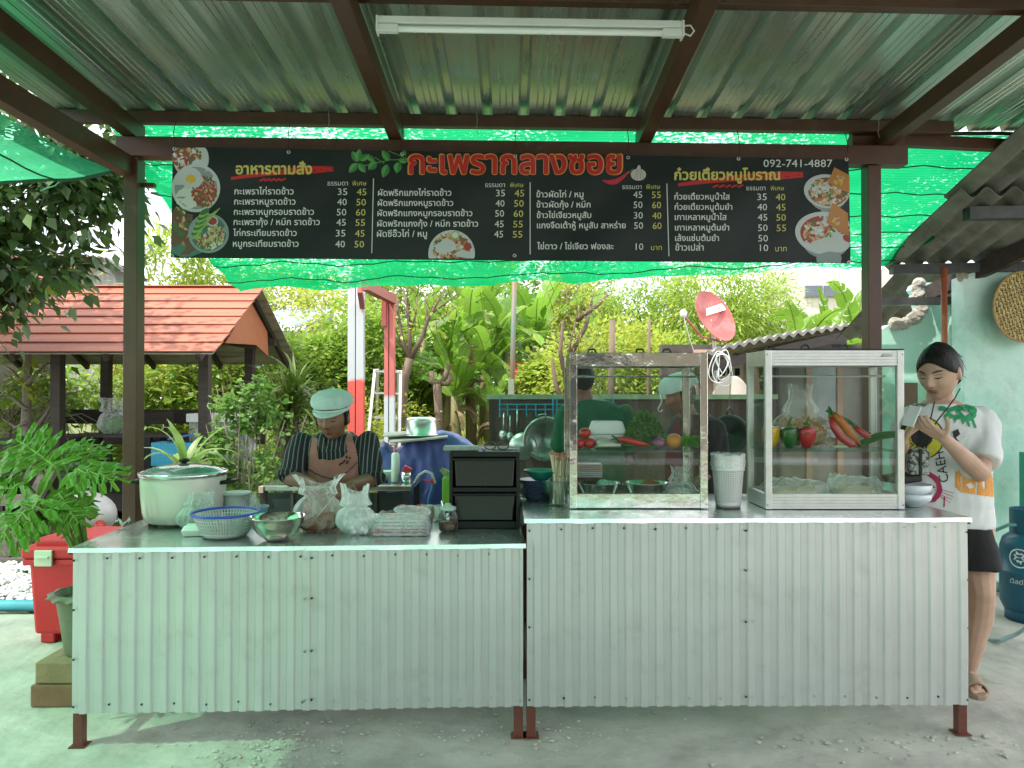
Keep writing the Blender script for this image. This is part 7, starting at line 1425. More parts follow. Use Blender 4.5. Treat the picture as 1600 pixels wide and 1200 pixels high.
m = MB(); disc(m, 705.5, 396, 36.5, 37, 1.2, 0, 48, (600,229,900,403.5)); disc(m, 705.5, 396, 32, 32, 1.3, 0, 48, (600,229,900,403.5)); bits(m, 705, 389, 27, 24, 620, 2, 5.5, 1.5, [11,3,5,11,4,6,2], (676,360,736,403.5), 6); disc(m, 711, 367, 7, 6.5, 2.6, 7); disc(m, 711, 367, 5, 4.6, 2.7, 2); disc(m, 731, 385, 6, 6.5, 2.6, 4, wob=.3); m.build('dish_picture', PAL, bn_, recalc=False)
def bowl_pic(cx, cy, rx, ry, soup, seed):
    m = MB(); cl = (1000, 229, 1329, 410); disc(m, cx+6, cy+ry*.95, rx*.42, ry*.38, .9, 1, clip=cl); disc(m, cx+2, cy+ry*.25, rx*.80, ry*.70, 1.0, 1, clip=cl); disc(m, cx, cy, rx, ry*.80, 1.2, 0, 44, cl, .12); disc(m, cx+2, cy+1, rx*.87, ry*.68, 1.3, soup, 44, cl, .12)
    bits(m, cx+3, cy+1, rx*.76, ry*.58, 520, 2, 6.5, 1.5, [2,5,3,11,0,5,6] if seed == 8 else [4,3,5,2,4,11,6], cl, seed)
    tri_ = [(cx+2, cy-ry*.4), (cx+12, cy-ry*1.15), (cx+36, cy-ry*.75), (cx+37, cy+ry*.1), (cx+20, cy-ry*.1)]; t_ = tessellate_polygon([[Vector((x, y, 0)) for x, y in tri_]]); m.add([BP(min(x, 1329), y, 2.6) for x, y in tri_], [tuple(f) for f in t_], 11)
    bits(m, cx+20, cy-ry*.5, 9, 7, 16, 2, 5, 2.8, [5,11,8], cl, seed+1); bits(m, cx-10, cy-4, 12, 6, 12, 3, 6, 2.8, [0,2,5], cl, seed+2); bits(m, cx+5, cy+3, 5, 4, 12, 1, 3, 3.1, [7,6], cl, seed+3); m.build('dish_picture', PAL, bn_, recalc=False)
bowl_pic(1293, 298, 36, 33, 3, 8); bowl_pic(1290, 364, 47, 42, 4, 9)
# basil sprig, chilli, garlic
gl1, gl2 = ink('basil_ink', (.03,.17,.04)), ink('basil_light_ink', (.09,.30,.07))
def pleaf(m, x, y, L_, w_, ang, lay=1.2):
    c_, s_ = cos(ang), sin(ang); n = 9
    up = [(L_*i/n, -w_/2*sin(PI*(i/n))**.8*(1.1-.3*i/n)) for i in range(n+1)]; q = lambda a, b: BP(x+a*c_-b*s_, y+a*s_+b*c_, lay)
    m.add([q(a, b) for a, b in up]+[q(a, 0) for a, b in up], [(i, i+1, n+2+i, n+1+i) for i in range(n)], 0); m.add([q(a, -b) for a, b in up]+[q(a, 0) for a, b in up], [(i, i+1, n+2+i, n+1+i) for i in range(n)], 1)
m = MB()
for a in ((558,252,-21,12,1.75),(558,252,19,11,-1.15-.9),(558,254,20,12,2.3),(560,254,18,11,.95),(562,250,18,10,-.6),(588,252,18,13,2.4),(585,250,-16,9,.5),(608,250,-20,12,.95),(605,256,22,13,1.9),(622,252,18,13,1.7),(622,248,14,9,.3),(628,234,10,8,.9)): pleaf(m, *a)
for (x0_, y0_, x1_, y1_) in ((566,258,610,248),(585,244,600,254),(606,234,640,248),(610,248,637,248)): m.add([BP(x0_,y0_,1.4), BP(x0_,y0_+1.2,1.4), BP(x1_,y1_+1.2,1.4), BP(x1_,y1_,1.4)], [(0,1,2,3)], 1)
m.build('basil_picture', [gl1, gl2], bn_, recalc=False)
m = MB(); n = 14; pts = [(942+41*t, 281+3*sin(PI*t)*1.6-14*t**2.2, 4.2*sin(PI*(.08+.80*t))) for t in [i/n for i in range(n+1)]]
m.add([BP(x, y-w, 2) for x, y, w in pts]+[BP(x, y+w, 2) for x, y, w in pts], [(i, i+1, n+2+i, n+1+i) for i in range(n)], 0); m.add([BP(981,270,2), BP(983,271,2), BP(990,263,2), BP(989,262,2)], [(0,1,2,3)], 1); m.build('chilli_picture', [ink('chilli_red_ink', (.45,.01,.03)), gl1], bn_, recalc=False)
m = MB(); disc(m, 998, 272, 12, 9.5, 1.5, 0, 24); m.add([BP(994,265,1.6), BP(1002,265,1.6), BP(1001,258,1.6), BP(998,257,1.6)], [(0,1,2,3)], 0)
for k in (-6,-2,3,7): m.add([BP(998+k*.5,263,1.8), BP(998+k*.5+.8,263,1.8), BP(998+k*1.2+.8,280,1.8), BP(998+k*1.2,280,1.8)], [(0,1,2,3)], 1)
m.build('garlic_picture', [ink('garlic_ink', (.50,.48,.45)), ink('garlic_line_ink', (.25,.22,.2))], bn_, recalc=False)
ey = M('eyelet_metal', (.6,.6,.58), None, 5, .3, .9)
for x, y, up in ((271,230,1),(450,235,1),(628,238,1),(805,241,1),(982,243.5,1),(1155,245.5,1),(1324,246.5,1),(268,398,0),(804,397.5,0),(1327,408,0)):
    p = BP(x, y+1.5, 3); m = MB(); m.tube([p+Vector((.0075*cos(a), 0, .0075*sin(a))) for a in [2*PI*i/16 for i in range(16)]], .0028, 6, closed=True); e_ = m.build('eyelet', ey, bn_, smooth=True)
    if up: m = MB(); m.tube([p, p+Vector((.002,-.012,.05)), p+Vector((0,-.01,.09)), p+Vector((0,.02,.165))], .0022, 5); m.build('cable_tie', blackp, e_)
# ================================================================ PEOPLE
def limb(m, pts, rs, n=14):
    pts = [Vector(p) for p in pts]; m.tube(pts, rs, n)
    for p, r in zip(pts, rs): m.ball(p, r*.995, 12, 8)
def blobmesh(m, voxel, it=3, fac=.5):
    me = bpy.data.meshes.new('b'); me.from_pydata([tuple(v) for v in m.v], [], m.f); o = bpy.data.objects.new('b', me); COL.objects.link(o)
    r = o.modifiers.new('r', 'REMESH'); r.mode = 'VOXEL'; r.voxel_size = voxel; s = o.modifiers.new('s', 'SMOOTH'); s.factor = fac; s.iterations = it
    out = bpy.data.meshes.new_from_object(o.evaluated_get(bpy.context.evaluated_depsgraph_get())); bpy.data.objects.remove(o); bpy.data.meshes.remove(me)
    out.polygons.foreach_set('use_smooth', [True]*len(out.polygons)); return out
def blob(name, m, voxel, mat, parent, it=3, fac=.5, disp=None):
    me = blobmesh(m, voxel, it, fac); me.name = name; me.materials.append(mat)
    if disp:
        for v in me.vertices: v.co += v.normal*disp(v.co)
    o = bpy.data.objects.new(name, me); COL.objects.link(o)
    if parent is not None: own(o, parent)
    return o
def torso(m, st, Q=None, c=(0,0,0), n=28):
    """stack of rounded sections: (z, x, y, rx, ry)"""
    c = Vector(c); vs = []
    for z, x, y, rx, ry in st:
        for j in range(n):
            a = 2*PI*j/n; k = (abs(cos(a))**2.6+abs(sin(a))**2.6)**(-1/2.6); p = Vector((x+rx*k*cos(a), y+ry*k*sin(a), z)); vs.append(c+(Q @ p if Q else p))
    fs = [(i*n+j, i*n+(j+1) % n, (i+1)*n+(j+1) % n, (i+1)*n+j) for i in range(len(st)-1) for j in range(n)]+[tuple(range(n))[::-1], tuple(range((len(st)-1)*n, len(st)*n))]
    m.add(vs, fs)
def G(x, z, cx, cz, sx, sz): return math.exp(-((x-cx)/sx)**2-((z-cz)/sz)**2)
def head_shape(m, c, Q, s=1, wide=1):
    """skull with face towards local -Y; features pushed in and out"""
    c = Vector(c); nu, nv = 72, 60; vs = []
    for j in range(nv+1):
        t = -PI/2+PI*j/nv
        for i in range(nu):
            a = 2*PI*i/nu; x, y, z = cos(t)*cos(a), cos(t)*sin(a), sin(t)
            X, Y, Z = .074*x*wide, .094*y, .112*z
            if z < 0: k = 1-.30*(-z)**1.4; X *= k; Y = Y*(1-.10*(-z)) if y > 0 else Y
            if y > 0 and z > -.3: Y += .004
            if y < 0:
                f = min(1, -y*1.8)
                Y += .014*f*G(X, Z, 0, -.2, 9, .16)*0+.006*f*sstep((z-.55)/.4)
                Y += .004*f                                     # flatter face
                Y -= f*(.026*G(X, Z, 0, -.020, .0125, .016)+.013*G(X, Z, 0, .006, .010, .022)+.006*(G(X, Z, .013, -.026, .008, .008)+G(X, Z, -.013, -.026, .008, .008)))
                Y += f*.009*(G(X, Z, .031, .012, .017, .012)+G(X, Z, -.031, .012, .017, .012))
                Y -= f*.004*(G(X, Z, .031, .008, .012, .007)+G(X, Z, -.031, .008, .012, .007))
                Y -= f*.006*(G(X, Z, .032, .032, .020, .007)+G(X, Z, -.032, .032, .020, .007))
                Y -= f*.008*(G(X, Z, .040, -.018, .020, .020)+G(X, Z, -.040, -.018, .020, .020))
                Y -= f*(.010*G(X, Z, 0, -.051, .019, .005)+.010*G(X, Z, 0, -.062, .017, .006)); Y += f*.006*G(X, Z, 0, -.0565, .022, .0022)
                Y -= f*.012*G(X, Z, 0, -.090, .022, .016); Y += f*.004*G(X, Z, 0, -.074, .02, .006)
            vs.append(c+Q @ Vector((X, Y, Z))*s)
    fs = [(j*nu+i, j*nu+(i+1) % nu, (j+1)*nu+(i+1) % nu, (j+1)*nu+i) for j in range(nv) for i in range(nu)]; m.add(vs, fs)
    for sg in (-1, 1): m.ball(c+Q @ Vector((sg*.076*wide, .006, -.005))*s, (.009*s, .018*s, .030*s), 12, 9, rot=(Q @ Euler((-.2, 0, sg*.35)).to_matrix()).to_euler())
def facebits(body_mesh, c, Q, s, root, lipc, browc, openness=.3, wide=1):
    """brows, lids and lips laid on the face surface"""
    bv = BVHTree.FromPolygons([v.co for v in body_mesh.vertices], [tuple(p.vertices) for p in body_mesh.polygons]); c = Vector(c)
    def on(x, z, o=.0012):
        a = c+Q @ Vector((x, -.25, z))*s; h = bv.ray_cast(a, Q @ Vector((0, 1, 0))); p = h[0] if h[0] else a+Q @ Vector((0,.15,0)); return p+Q @ Vector((0, -o, 0))
    def strip(pts, ws, mat, name, o=.0012):
        m = MB(); n = len(pts); rows = [[on(x, z+w*k, o*(1.6 if k == 0 else 1)) for k in (-.5, 0, .5)] for (x, z), w in zip(pts, ws)]; m.add([p for r in rows for p in r], [f for i in range(n-1) for f in ((i*3,i*3+1,i*3+4,i*3+3),(i*3+1,i*3+2,i*3+5,i*3+4))]); return m.build(name, mat, root, recalc=False)
    for sg in (-1, 1):
        strip([(sg*(.013+.036*t), .029+.006*sin(PI*t*.8)) for t in [i/7 for i in range(8)]], [.003+.0045*sin(PI*(.1+.8*i/7)) for i in range(8)], browc, 'eyebrow')
        strip([(sg*(.017+.030*t), .0075-.0045*sin(PI*t)*(1-openness)) for t in [i/7 for i in range(8)]], [.0016+.0032*sin(PI*i/7) for i in range(8)], browc, 'eyelashes')
        strip([(sg*(.018+.028*t), .0175+.001*sin(PI*t)) for t in [i/6 for i in range(7)]], [.0012]*7, lipc[1], 'eyelid_crease')
        strip([(sg*(.006+.006*t), -.030) for t in (0, .5, 1)], [.003,.004,.002], lipc[1], 'nostril')
    strip([(.022*(2*t-1), -.0508+.002*abs(2*t-1)) for t in [i/10 for i in range(11)]], [.001+.0075*sin(PI*i/10)**.7 for i in range(11)], lipc[0], 'upper_lip')
    strip([(.020*(2*t-1), -.0625) for t in [i/10 for i in range(11)]], [.001+.0095*sin(PI*i/10)**.7 for i in range(11)], lipc[0], 'lower_lip')
    strip([(.024*(2*t-1), -.0565+.0012*abs(2*t-1)) for t in [i/10 for i in range(11)]], [.0016]*11, lipc[1], 'mouth_line', .002)
def hand(m, wrist, d, pn, s=1, curl=.5, spread=.12, thumb=1):
    """palm from wrist along d, pn = palm normal; four unequal fingers and a thumb from the side"""
    w = Vector(wrist); d = Vector(d).normalized(); pn = Vector(pn); pn = (pn-d*pn.dot(d)).normalized(); sd_ = d.cross(pn).normalized()*thumb
    for k in (-1.2, -.4, .4, 1.2): m.tube([w+sd_*k*.010*s, w+d*.045*s+sd_*k*.017*s, w+d*.088*s+sd_*k*.019*s], [.014*s,.0135*s,.011*s], 8)
    for k, L_ in zip((1.45, .5, -.45, -1.4), (.068, .078, .072, .056)):
        p = w+d*.086*s+sd_*k*.0185*s; cur = (d+sd_*spread*k*.4).normalized(); pts = [p-d*.01*s]; rs = [.0095*s]
        for q in (.42, .33, .25): pts.append(pts[-1]+cur*L_*s*q*1.15); rs.append(rs[-1]*.92); cur = (cur*cos(curl)+pn*sin(curl)).normalized()
        limb(m, pts, rs, 8)
    p = w+d*.022*s+sd_*.022*s; cur = (d*.55+sd_*.8+pn*.25).normalized(); pts = [p]; rs = [.0125*s]
    for q in (.040, .030, .024): pts.append(pts[-1]+cur*q*s); rs.append(rs[-1]*.88); cur = (cur+d*.45+pn*.25).normalized()
    limb(m, pts, rs, 8)
def fold(s, a, seed=0): return lambda p: a*fbm(p.x*s, p.y*s, p.z*s*.45+seed)+a*.5*sin(p.z*38+6*ns(p.x*6, p.y*6, p.z*4+seed))*ns(p.x*5+seed, p.y*5, p.z*5)*2
def skin(name, c, c2): return M(name, c, c2, 12, .5, bump=.05, bsc=150, spec=.4, dirt=tuple(x*.8 for x in c), dsc=9, dlo=.5, dhi=.8)
def decal(polys, bvh, mat, name, root, Y, off=.003, cell=1.0, holes=()):
    """cloth print or panel that follows the garment surface; outlines given as measured in the photograph"""
    m = MB(); idx = {}
    def ins(x, y, P):
        k = False
        for i in range(len(P)):
            a, b = P[i-1], P[i]
            if (a[1] > y) != (b[1] > y) and x < (b[0]-a[0])*(y-a[1])/(b[1]-a[1])+a[0]: k = not k
        return k
    O = Vector((0, 0, CAMH))
    def V(i, j):
        if (i, j) not in idx:
            d = (W(i*cell, j*cell, 1)-O).normalized(); h = bvh.ray_cast(O, d); p = None
            if h[0] and Y[0] < h[0].y < Y[1]: n = h[1] if h[1].dot(d) < 0 else -h[1]; p = h[0]+n*off*.5-d*off*.5
            idx[(i, j)] = (len(m.v), p)
            if p: m.v.append(tuple(p))
            else: idx[(i, j)] = (None, None)
        return idx[(i, j)][0]
    for P in polys:
        xs = [p[0] for p in P]; ys = [p[1] for p in P]
        for i in range(int(min(xs)/cell), int(max(xs)/cell)+1):
            for j in range(int(min(ys)/cell), int(max(ys)/cell)+1):
                x, y = (i+.5)*cell, (j+.5)*cell
                if ins(x, y, P) and not any(ins(x, y, H) for H in holes):
                    q = [V(i, j), V(i+1, j), V(i+1, j+1), V(i, j+1)]
                    if None not in q: m.f.append(tuple(q)); m.mi.append(0)
    return m.build(name, mat, root, smooth=True, recalc=False) if m.f else None
def bvh_of(o): return BVHTree.FromPolygons([v.co.copy() for v in o.data.vertices], [tuple(p.vertices) for p in o.data.polygons])
def tpoly(s, x0, x1, yb, rot=0, maxh=None, bold=0):
    out = []; po = text_polys(s, 2, bold); a = min(p.x for f, t in po for p in f); b = max(p.x for f, t in po for p in f); k = (x1-x0)/(b-a); ky = maxh or k
    for fl, t in po:
        for f in t: out.append([(x0+((fl[i].x-a)*k)*cos(rot)+fl[i].y*ky*sin(rot), yb+((fl[i].x-a)*k)*sin(rot)-fl[i].y*ky*cos(rot)) for i in f])
    return out
lipd = (M('lip', (.20,.07,.055), None, 9, .4), M('mouth_shadow_line', (.06,.022,.016), None, 9, .6)); hairm = M('black_hair', (.008,.007,.007), (.014,.011,.010), 60, .42, stretch=(1,1,.1), bump=.4, bsc=90, spec=.15)
browm = M('dark_brow', (.018,.012,.010), None, 9, .6)
# ---------------- the cook
sk1 = skin('cook_skin', (.25,.125,.075), (.20,.095,.055)); ck = thing('person', 'cook in a pale hygiene cap, striped shirt and pink apron bending over her bags', 'person', (-.95, 4.0, 0))
ck['label'] = 'cook in a pale cap, striped shirt and dusty pink apron packing food bags'
hc = W(514, 654, 3.80)+Vector((0, .075, 0)); Qh = Euler((R(13), 0, R(-6))).to_matrix()
m = MB(); head_shape(m, hc, Qh, 1.02, 1.06)
nb = Vector((-.96, 4.0, 1.19)); limb(m, [hc+Vector((0,.03,-.04)), hc.lerp(nb, .6)+Vector((0,.01,-.01)), nb+Vector((0,0,-.06))], [.052,.052,.064])
tors = [(.78,0,.04,.165,.115),(.90,0,.04,.15,.11),(1.02,0,.02,.16,.115),(1.12,0,0,.175,.11),(1.19,0,.0,.13,.085),(1.23,0,.0,.07,.06)]
torso(m, [(z, x, y, rx-.012, ry-.012) for z, x, y, rx, ry in tors], None, (-.955, 4.0, 0))
ShL, ShR = W(471, 694, 3.97), W(576, 690, 3.99); ElL, ElR = W(454, 746, 3.86), W(582, 749, 3.90); WrL, WrR = W(492, 757, 3.62), W(548, 758, 3.66)
for S_, E_, Wr, tgt in ((ShL, ElL, WrL, W(511, 772, 3.50)), (ShR, ElR, WrR, W(527, 760, 3.52))):
    limb(m, [S_, S_.lerp(E_, .5), E_], [.045,.043,.036]); limb(m, [E_, E_.lerp(Wr, .35), Wr], [.040,.038,.026])
hand(m, WrL, W(514, 778, 3.50)-WrL, (.2,-.1,-1), .98, .45, thumb=-1); hand(m, WrR, W(524, 766, 3.52)-WrR, (-.2,-.1,-1), .98, .5, thumb=1)
for x in (-.09, .09): limb(m, [Vector((-.95+x, 4.04, .82)), Vector((-.95+x, 4.03, .45)), Vector((-.95+x, 4.05, .08))], [.085,.055,.038]); limb(m, [Vector((-.95+x, 4.06, .04)), Vector((-.95+x, 3.90, .03))], [.036,.03])
body = blob('body', m, .0048, sk1, ck, 2, .5); facebits(body.data, hc, Qh, 1.02, ck, (M('cook_lip', (.17,.06,.045), None, 9, .4), lipd[1]), browm, 0)
strm = bpy.data.materials.new('striped_shirt'); strm.use_nodes = True
def build_str():
    nt = strm.node_tree; N = nt.nodes; L = nt.links; P = N['Principled BSDF']; P.inputs['Roughness'].default_value = .85
    tc = N.new('ShaderNodeTexCoord'); mp = N.new('ShaderNodeMapping'); mp.inputs['Scale'].default_value = (1,.35,.22); wv = N.new('ShaderNodeTexWave'); wv.inputs['Scale'].default_value = 13; wv.inputs['Distortion'].default_value = 1.6; wv.inputs['Detail'].default_value = 1; wv.inputs['Detail Scale'].default_value = .7
    L.new(tc.outputs['Object'], mp.inputs[0]); L.new(mp.outputs[0], wv.inputs[0]); rp = N.new('ShaderNodeValToRGB'); e = rp.color_ramp.elements; e[0].position = .84; e[1].position = .94; e[0].color = (.012,.016,.018,1); e[1].color = (.17,.20,.20,1); L.new(wv.outputs['Fac'], rp.inputs[0]); L.new(rp.outputs[0], P.inputs['Base Color'])
build_str()
m = MB(); torso(m, [(.80,0,.04,.175,.125),(.92,0,.04,.168,.12),(1.03,0,.02,.175,.125),(1.12,0,0,.19,.118),(1.18,0,.0,.15,.095),(1.215,0,.01,.085,.075)], None, (-.955, 4.0, 0))
for S_, E_ in ((ShL, ElL), (ShR, ElR)): limb(m, [S_, S_.lerp(E_, .5)+Vector((0,0,.01)), S_.lerp(E_, .92)], [.064,.064,.060])
shirt = blob('shirt', m, .008, strm, ck, 4, .5, fold(7, .011))
for S_, E_ in ((ShL, ElL), (ShR, ElR)):
    d = (E_-S_).normalized(); c = S_.lerp(E_, .95); u = d.orthogonal().normalized(); w_ = d.cross(u)
    for o, r_ in ((0, .062), (.014, .058)): m = MB(); m.tube([c+d*o+(u*cos(a)+w_*sin(a))*r_ for a in [2*PI*i/24 for i in range(24)]], .011, 8, closed=True); m.build('rolled_cuff', strm, ck, smooth=True)
bs = bvh_of(shirt)
for sg, pl in ((-1, [(491,672),(502,668),(512,700),(520,706),(505,708),(493,694)]), (1, [(541,668),(553,674),(550,694),(538,706),(521,706),(532,698)])): decal([pl], bs, strm, 'collar', ck, (3.6, 4.2), .012)
apm = M('dusty_pink_apron', (.42,.20,.155), (.34,.155,.12), 7, .8, bump=.2, bsc=30, trans=.05)
bib = [(486,700),(496,702),(498,717),(520,718),(536,714),(543,706),(541,692),(552,690),(556,702),(561,722),(562,748),(566,790),(566,835),(474,835),(476,790),(480,752),(484,725)]
decal([bib], bs, apm, 'apron', ck, (3.6, 4.15), .014); decal([[(486,702),(496,702),(497,686),(489,684)]], bs, apm, 'apron_strap', ck, (3.6, 4.2), .013); decal([[(541,693),(552,692),(549,676),(542,676)]], bs, apm, 'apron_strap', ck, (3.6, 4.2), .013)
pts = [(484,731),(492,737),(505,743),(518,746),(530,744),(542,737),(552,727),(557,720)]; decal([[(x, y) for x, y in pts]+[(x, y+1.6) for x, y in pts[::-1]]], bs, browm, 'apron_piping', ck, (3.6, 4.15), .018, .7)
decal([[(540,712),(543,711),(544,715),(541,716)], [(545,714),(548,713),(547,717),(545,717)], [(538,718),(542,717),(536,724),(534,723)], [(542,719),(545,719),(543,724),(541,724)], [(533,722),(536,722),(531,727),(530,725)]], bs, browm, 'apron_print', ck, (3.6, 4.15), .018, .7)
cap = M('pale_mint_cap', (.62,.82,.76), (.55,.75,.69), 9, .8, trans=.25, bump=.15, bsc=40)
def capf(u, v):
    a = 2*PI*u; r_ = sin(PI*.5*min(1, v*1.0))**.75; pu = 1+.05*sin(a*15+2*ns(cos(a)*2, sin(a)*2, 1))*(1-abs(v-.6))+.10*ns(cos(a)*3, sin(a)*3, v*3)+.06*(v > .35)*(v < .95); x = .101*r_*cos(a)*pu; y = .108*r_*sin(a)*pu+.012; z = .058+.080*(1-v**2.2)+.010*pu-.018*(sin(a) < 0)*v*0
    return hc+Qh @ Vector((x, y, z))
m = MB(); m.grid(capf, 52, 16, wrapu=True); m.grid(lambda u, v: hc+Qh @ Vector((.092*cos(2*PI*u)*(1-.02*v), .104*sin(2*PI*u)*(1-.02*v)+.004, .063-.018*v)), 52, 3, wrapu=True); m.build('cap', cap, ck, smooth=True)
m = MB(); m.grid(lambda u, v: hc+Qh @ Vector(((.090+.004*v)*cos(PI*(1.08+.84*u)), (.104+.035*v*sin(PI*u))*sin(PI*(1.08+.84*u)), .050-.014*v*sin(PI*u))), 30, 6); m.build('cap_peak', cap, ck, smooth=True, solid=.004)
m = MB(); m.grid(lambda u, v: hc+Qh @ Vector((.080*cos(PI*(-.12+1.24*u)), .100*sin(PI*(-.12+1.24*u))*.98+.006, .045-.075*v)), 30, 6); m.build('hair', hairm, ck, smooth=True, solid=.012)

# ---------------- young woman with a phone
sk2 = skin('tan_skin', (.52,.33,.245), (.45,.275,.20)); yw = thing('person', 'young woman in a printed white T-shirt and black shorts looking at her phone', 'person', (2.15, 3.6, 0))
hc = W(1467, 583, 3.55); hc.y = 3.55; Qh = Euler((R(20), 0, R(-54))).to_matrix()
m = MB(); head_shape(m, hc, Qh, 1.12, 1.05)
tc_ = Vector((2.105, 3.62, 0)); Qt = Euler((0, 0, R(-22))).to_matrix(); nb = Vector((2.11, 3.63, 1.40))
limb(m, [hc+Vector((.012,.03,-.05)), hc.lerp(nb, .65)+Vector((.008,.01,0)), nb+Vector((0,0,-.05))], [.056,.058,.07])
body_st = [(.78,0,0,.18,.13),(.90,0,0,.185,.135),(1.02,0,0,.175,.13),(1.15,0,0,.18,.13),(1.28,0,0,.18,.115),(1.36,0,0,.14,.09),(1.40,0,0,.075,.065)]
torso(m, body_st, Qt, tc_)
SR = W(1540, 660, 3.55); ER = W(1531, 738, 3.42); WR_ = W(1474, 684, 3.28); SL = W(1432, 655, 3.62); EL = W(1408, 742, 3.60); WL = W(1410, 690, 3.36)
limb(m, [SR, SR.lerp(ER, .5), ER], [.056,.050,.043]); limb(m, [ER, ER.lerp(WR_, .35), WR_], [.043,.041,.026])
limb(m, [SL, SL.lerp(EL, .5), EL], [.058,.05,.042]); limb(m, [EL, EL.lerp(WL, .4), WL], [.042,.038,.026])
hand(m, WR_, W(1434, 659, 3.24)-WR_, (-.1,.35,1), 1.0, .42, thumb=-1); hand(m, WL, W(1424, 668, 3.33)-WL, (.6,-.5,.4), .95, .5, thumb=1)
for hx, kx, fx, ky, fy in ((2.25, 2.265, 2.245, 3.57, 3.66), (2.03, 2.03, 2.035, 3.60, 3.70)):
    limb(m, [Vector((hx, 3.62, .80)), Vector((hx, 3.60, .66)), Vector((kx, ky, .47)), Vector((kx+.01, ky+.035, .34)), Vector((fx, fy-.03, .10)), Vector((fx, fy-.02, .055))], [.105,.096,.066,.068,.040,.036])
    f0 = Vector((fx, fy-.02, .045)); d = Vector((-.28, -1, 0)).normalized(); limb(m, [f0+Vector((0,.025,-.005)), f0+d*.07, f0+d*.13+Vector((0,0,-.012))], [.030,.030,.022]); s_ = d.cross(Vector((0,0,1)))
    for k in range(5): limb(m, [f0+d*.13+s_*(.026-.013*k)+Vector((0,0,-.015)), f0+d*(.175-.006*k)+s_*(.028-.0135*k)+Vector((0,0,-.018))], [.011-.001*k, .009-.0008*k], 8)
body = blob('body', m, .0048, sk2, yw, 2, .5); facebits(body.data, hc, Qh, 1.12, yw, (M('young_lip', (.34,.12,.10), None, 9, .4), lipd[1]), browm, .2)
def hairf(u, v):   # smooth cap of hair with centre parting, face left open
    a = 2*PI*u; front = max(0, -sin(a)); t = PI*.5-PI*(.50+.22*(1-front)**1.0-.17*front)*v; side = abs(cos(a))
    s = -sin(a); te = -.02+.68*s**1.8+.03*ns(a*5, 1) if s > 0 else .0-.85*(-s)**.7; t = PI*.5-(PI*.5-te)*v
    k = 1.008+.075*(1-v**5)+.09*max(0, -s)*(1-v**6)+.006*sin(a*40)*v*(1-v)+.02*ns(cos(a)*4, sin(a)*4, v*3)-.03*(abs(cos(a)) < .10)*(front > .5); return hc+Qh @ Vector((.0785*cos(t)*cos(a)*k, .097*cos(t)*sin(a)*k+.004, .113*sin(t)*k+.002))*1.12
m = MB(); m.grid(hairf, 64, 22, wrapu=True); m.build('hair', hairm, yw, smooth=True, solid=.003)
m = MB(); b0 = hc+Qh @ Vector((0, .115, .03))*1.12; m.ball(b0+Vector((-.01,-.01,-.02)), (.042,.036,.040), 16, 10)
for i in range(9): a = b0+Vector((random.uniform(-.01,.03), 0, random.uniform(-.02,.03))); m.tube([a, a+Vector((random.uniform(.01,.05), random.uniform(-.03,.02), random.uniform(-.06,.03))), a+Vector((random.uniform(.02,.06), random.uniform(-.03,.02), random.uniform(-.09,.0)))], [.003,.002,.0006], 4)
m.build('hair_bun', hairm, yw, smooth=True)
shm = M('white_tshirt', (.72,.72,.72), (.66,.66,.66), 5, .85, bump=.15, bsc=40, trans=.06)
m = MB(); torso(m, [(.80,0,0,.222,.165),(.90,0,0,.215,.163),(1.02,0,0,.210,.165),(1.15,0,0,.210,.158),(1.28,0,0,.212,.140),(1.355,0,0,.172,.115),(1.385,0,0,.095,.085)], Qt, tc_)
limb(m, [SR+Vector((-.025,0,.0)), SR.lerp(ER, .4)], [.079,.072]); m.tube([SR, SR.lerp(ER, .4), SR.lerp(ER, .80)+Vector((.004,0,0))], [.068,.070,.078], 20); limb(m, [SL+Vector((.01,0,0)), SL.lerp(EL, .5), SL.lerp(EL, .75)], [.075,.076,.072])
shirt = blob('tshirt', m, .008, shm, yw, 4, .5, fold(5, .012, 3)); bs = bvh_of(shirt)
m = MB(); u = Qt; m.tube([Vector(tc_)+Qt @ Vector((.082*cos(a), .078*sin(a)-.005, 1.388+.012*sin(a))) for a in [2*PI*i/32 for i in range(32)]], .008, 8, closed=True); m.build('neckband', shm, yw, smooth=True)
m = MB(); torso(m, [(.60,.125,0,.118,.125),(.70,.11,0,.12,.13),(.80,.06,0,.14,.14)], Qt, (2.11, 3.61, 0)); torso(m, [(.60,-.10,0,.11,.12),(.70,-.09,0,.12,.125),(.80,-.06,0,.14,.13)], Qt, (2.11, 3.61, 0)); torso(m, [(.72,0,0,.19,.13),(.86,0,0,.20,.14)], Qt, (2.11, 3.61, 0))
blob('shorts', m, .008, M('black_shorts', (.012,.012,.013), None, 9, .9), yw, 3, .5, fold(6, .008, 9))
YR_ = (3.2, 3.75)
def pr(name, c): return M(name, c, tuple(x*.8 for x in c), 30, .7)
pg, pyel, pk_, por, pmg, pbl = pr('green_print', (.02,.30,.12)), pr('yellow_print', (.58,.55,.03)), pr('black_print', (.02,.02,.02)), pr('orange_print', (.72,.30,.06)), pr('crimson_print', (.45,.02,.10)), pr('blue_grey_print', (.16,.20,.27))
decal([[(1466,636),(1472,634),(1482,638),(1494,634),(1508,632),(1520,632),(1526,640),(1525,650),(1521,655),(1526,668),(1522,669),(1518,657),(1514,658),(1516,668),(1512,666),(1509,657),(1504,664),(1501,655),(1494,656),(1492,662),(1488,652),(1482,656),(1478,662),(1474,650),(1480,644),(1466,641)]], bs, pg, 'green_print', yw, YR_, holes=[[(1484,645),(1490,641),(1497,646),(1491,649)], [(1500,642),(1510,639),(1516,645),(1508,650)]])
decal([[(1440+35*cos(a), 684+34*sin(a)) for a in [2*PI*i/40 for i in range(40)]]], bs, pk_, 'black_print', yw, YR_, .003)
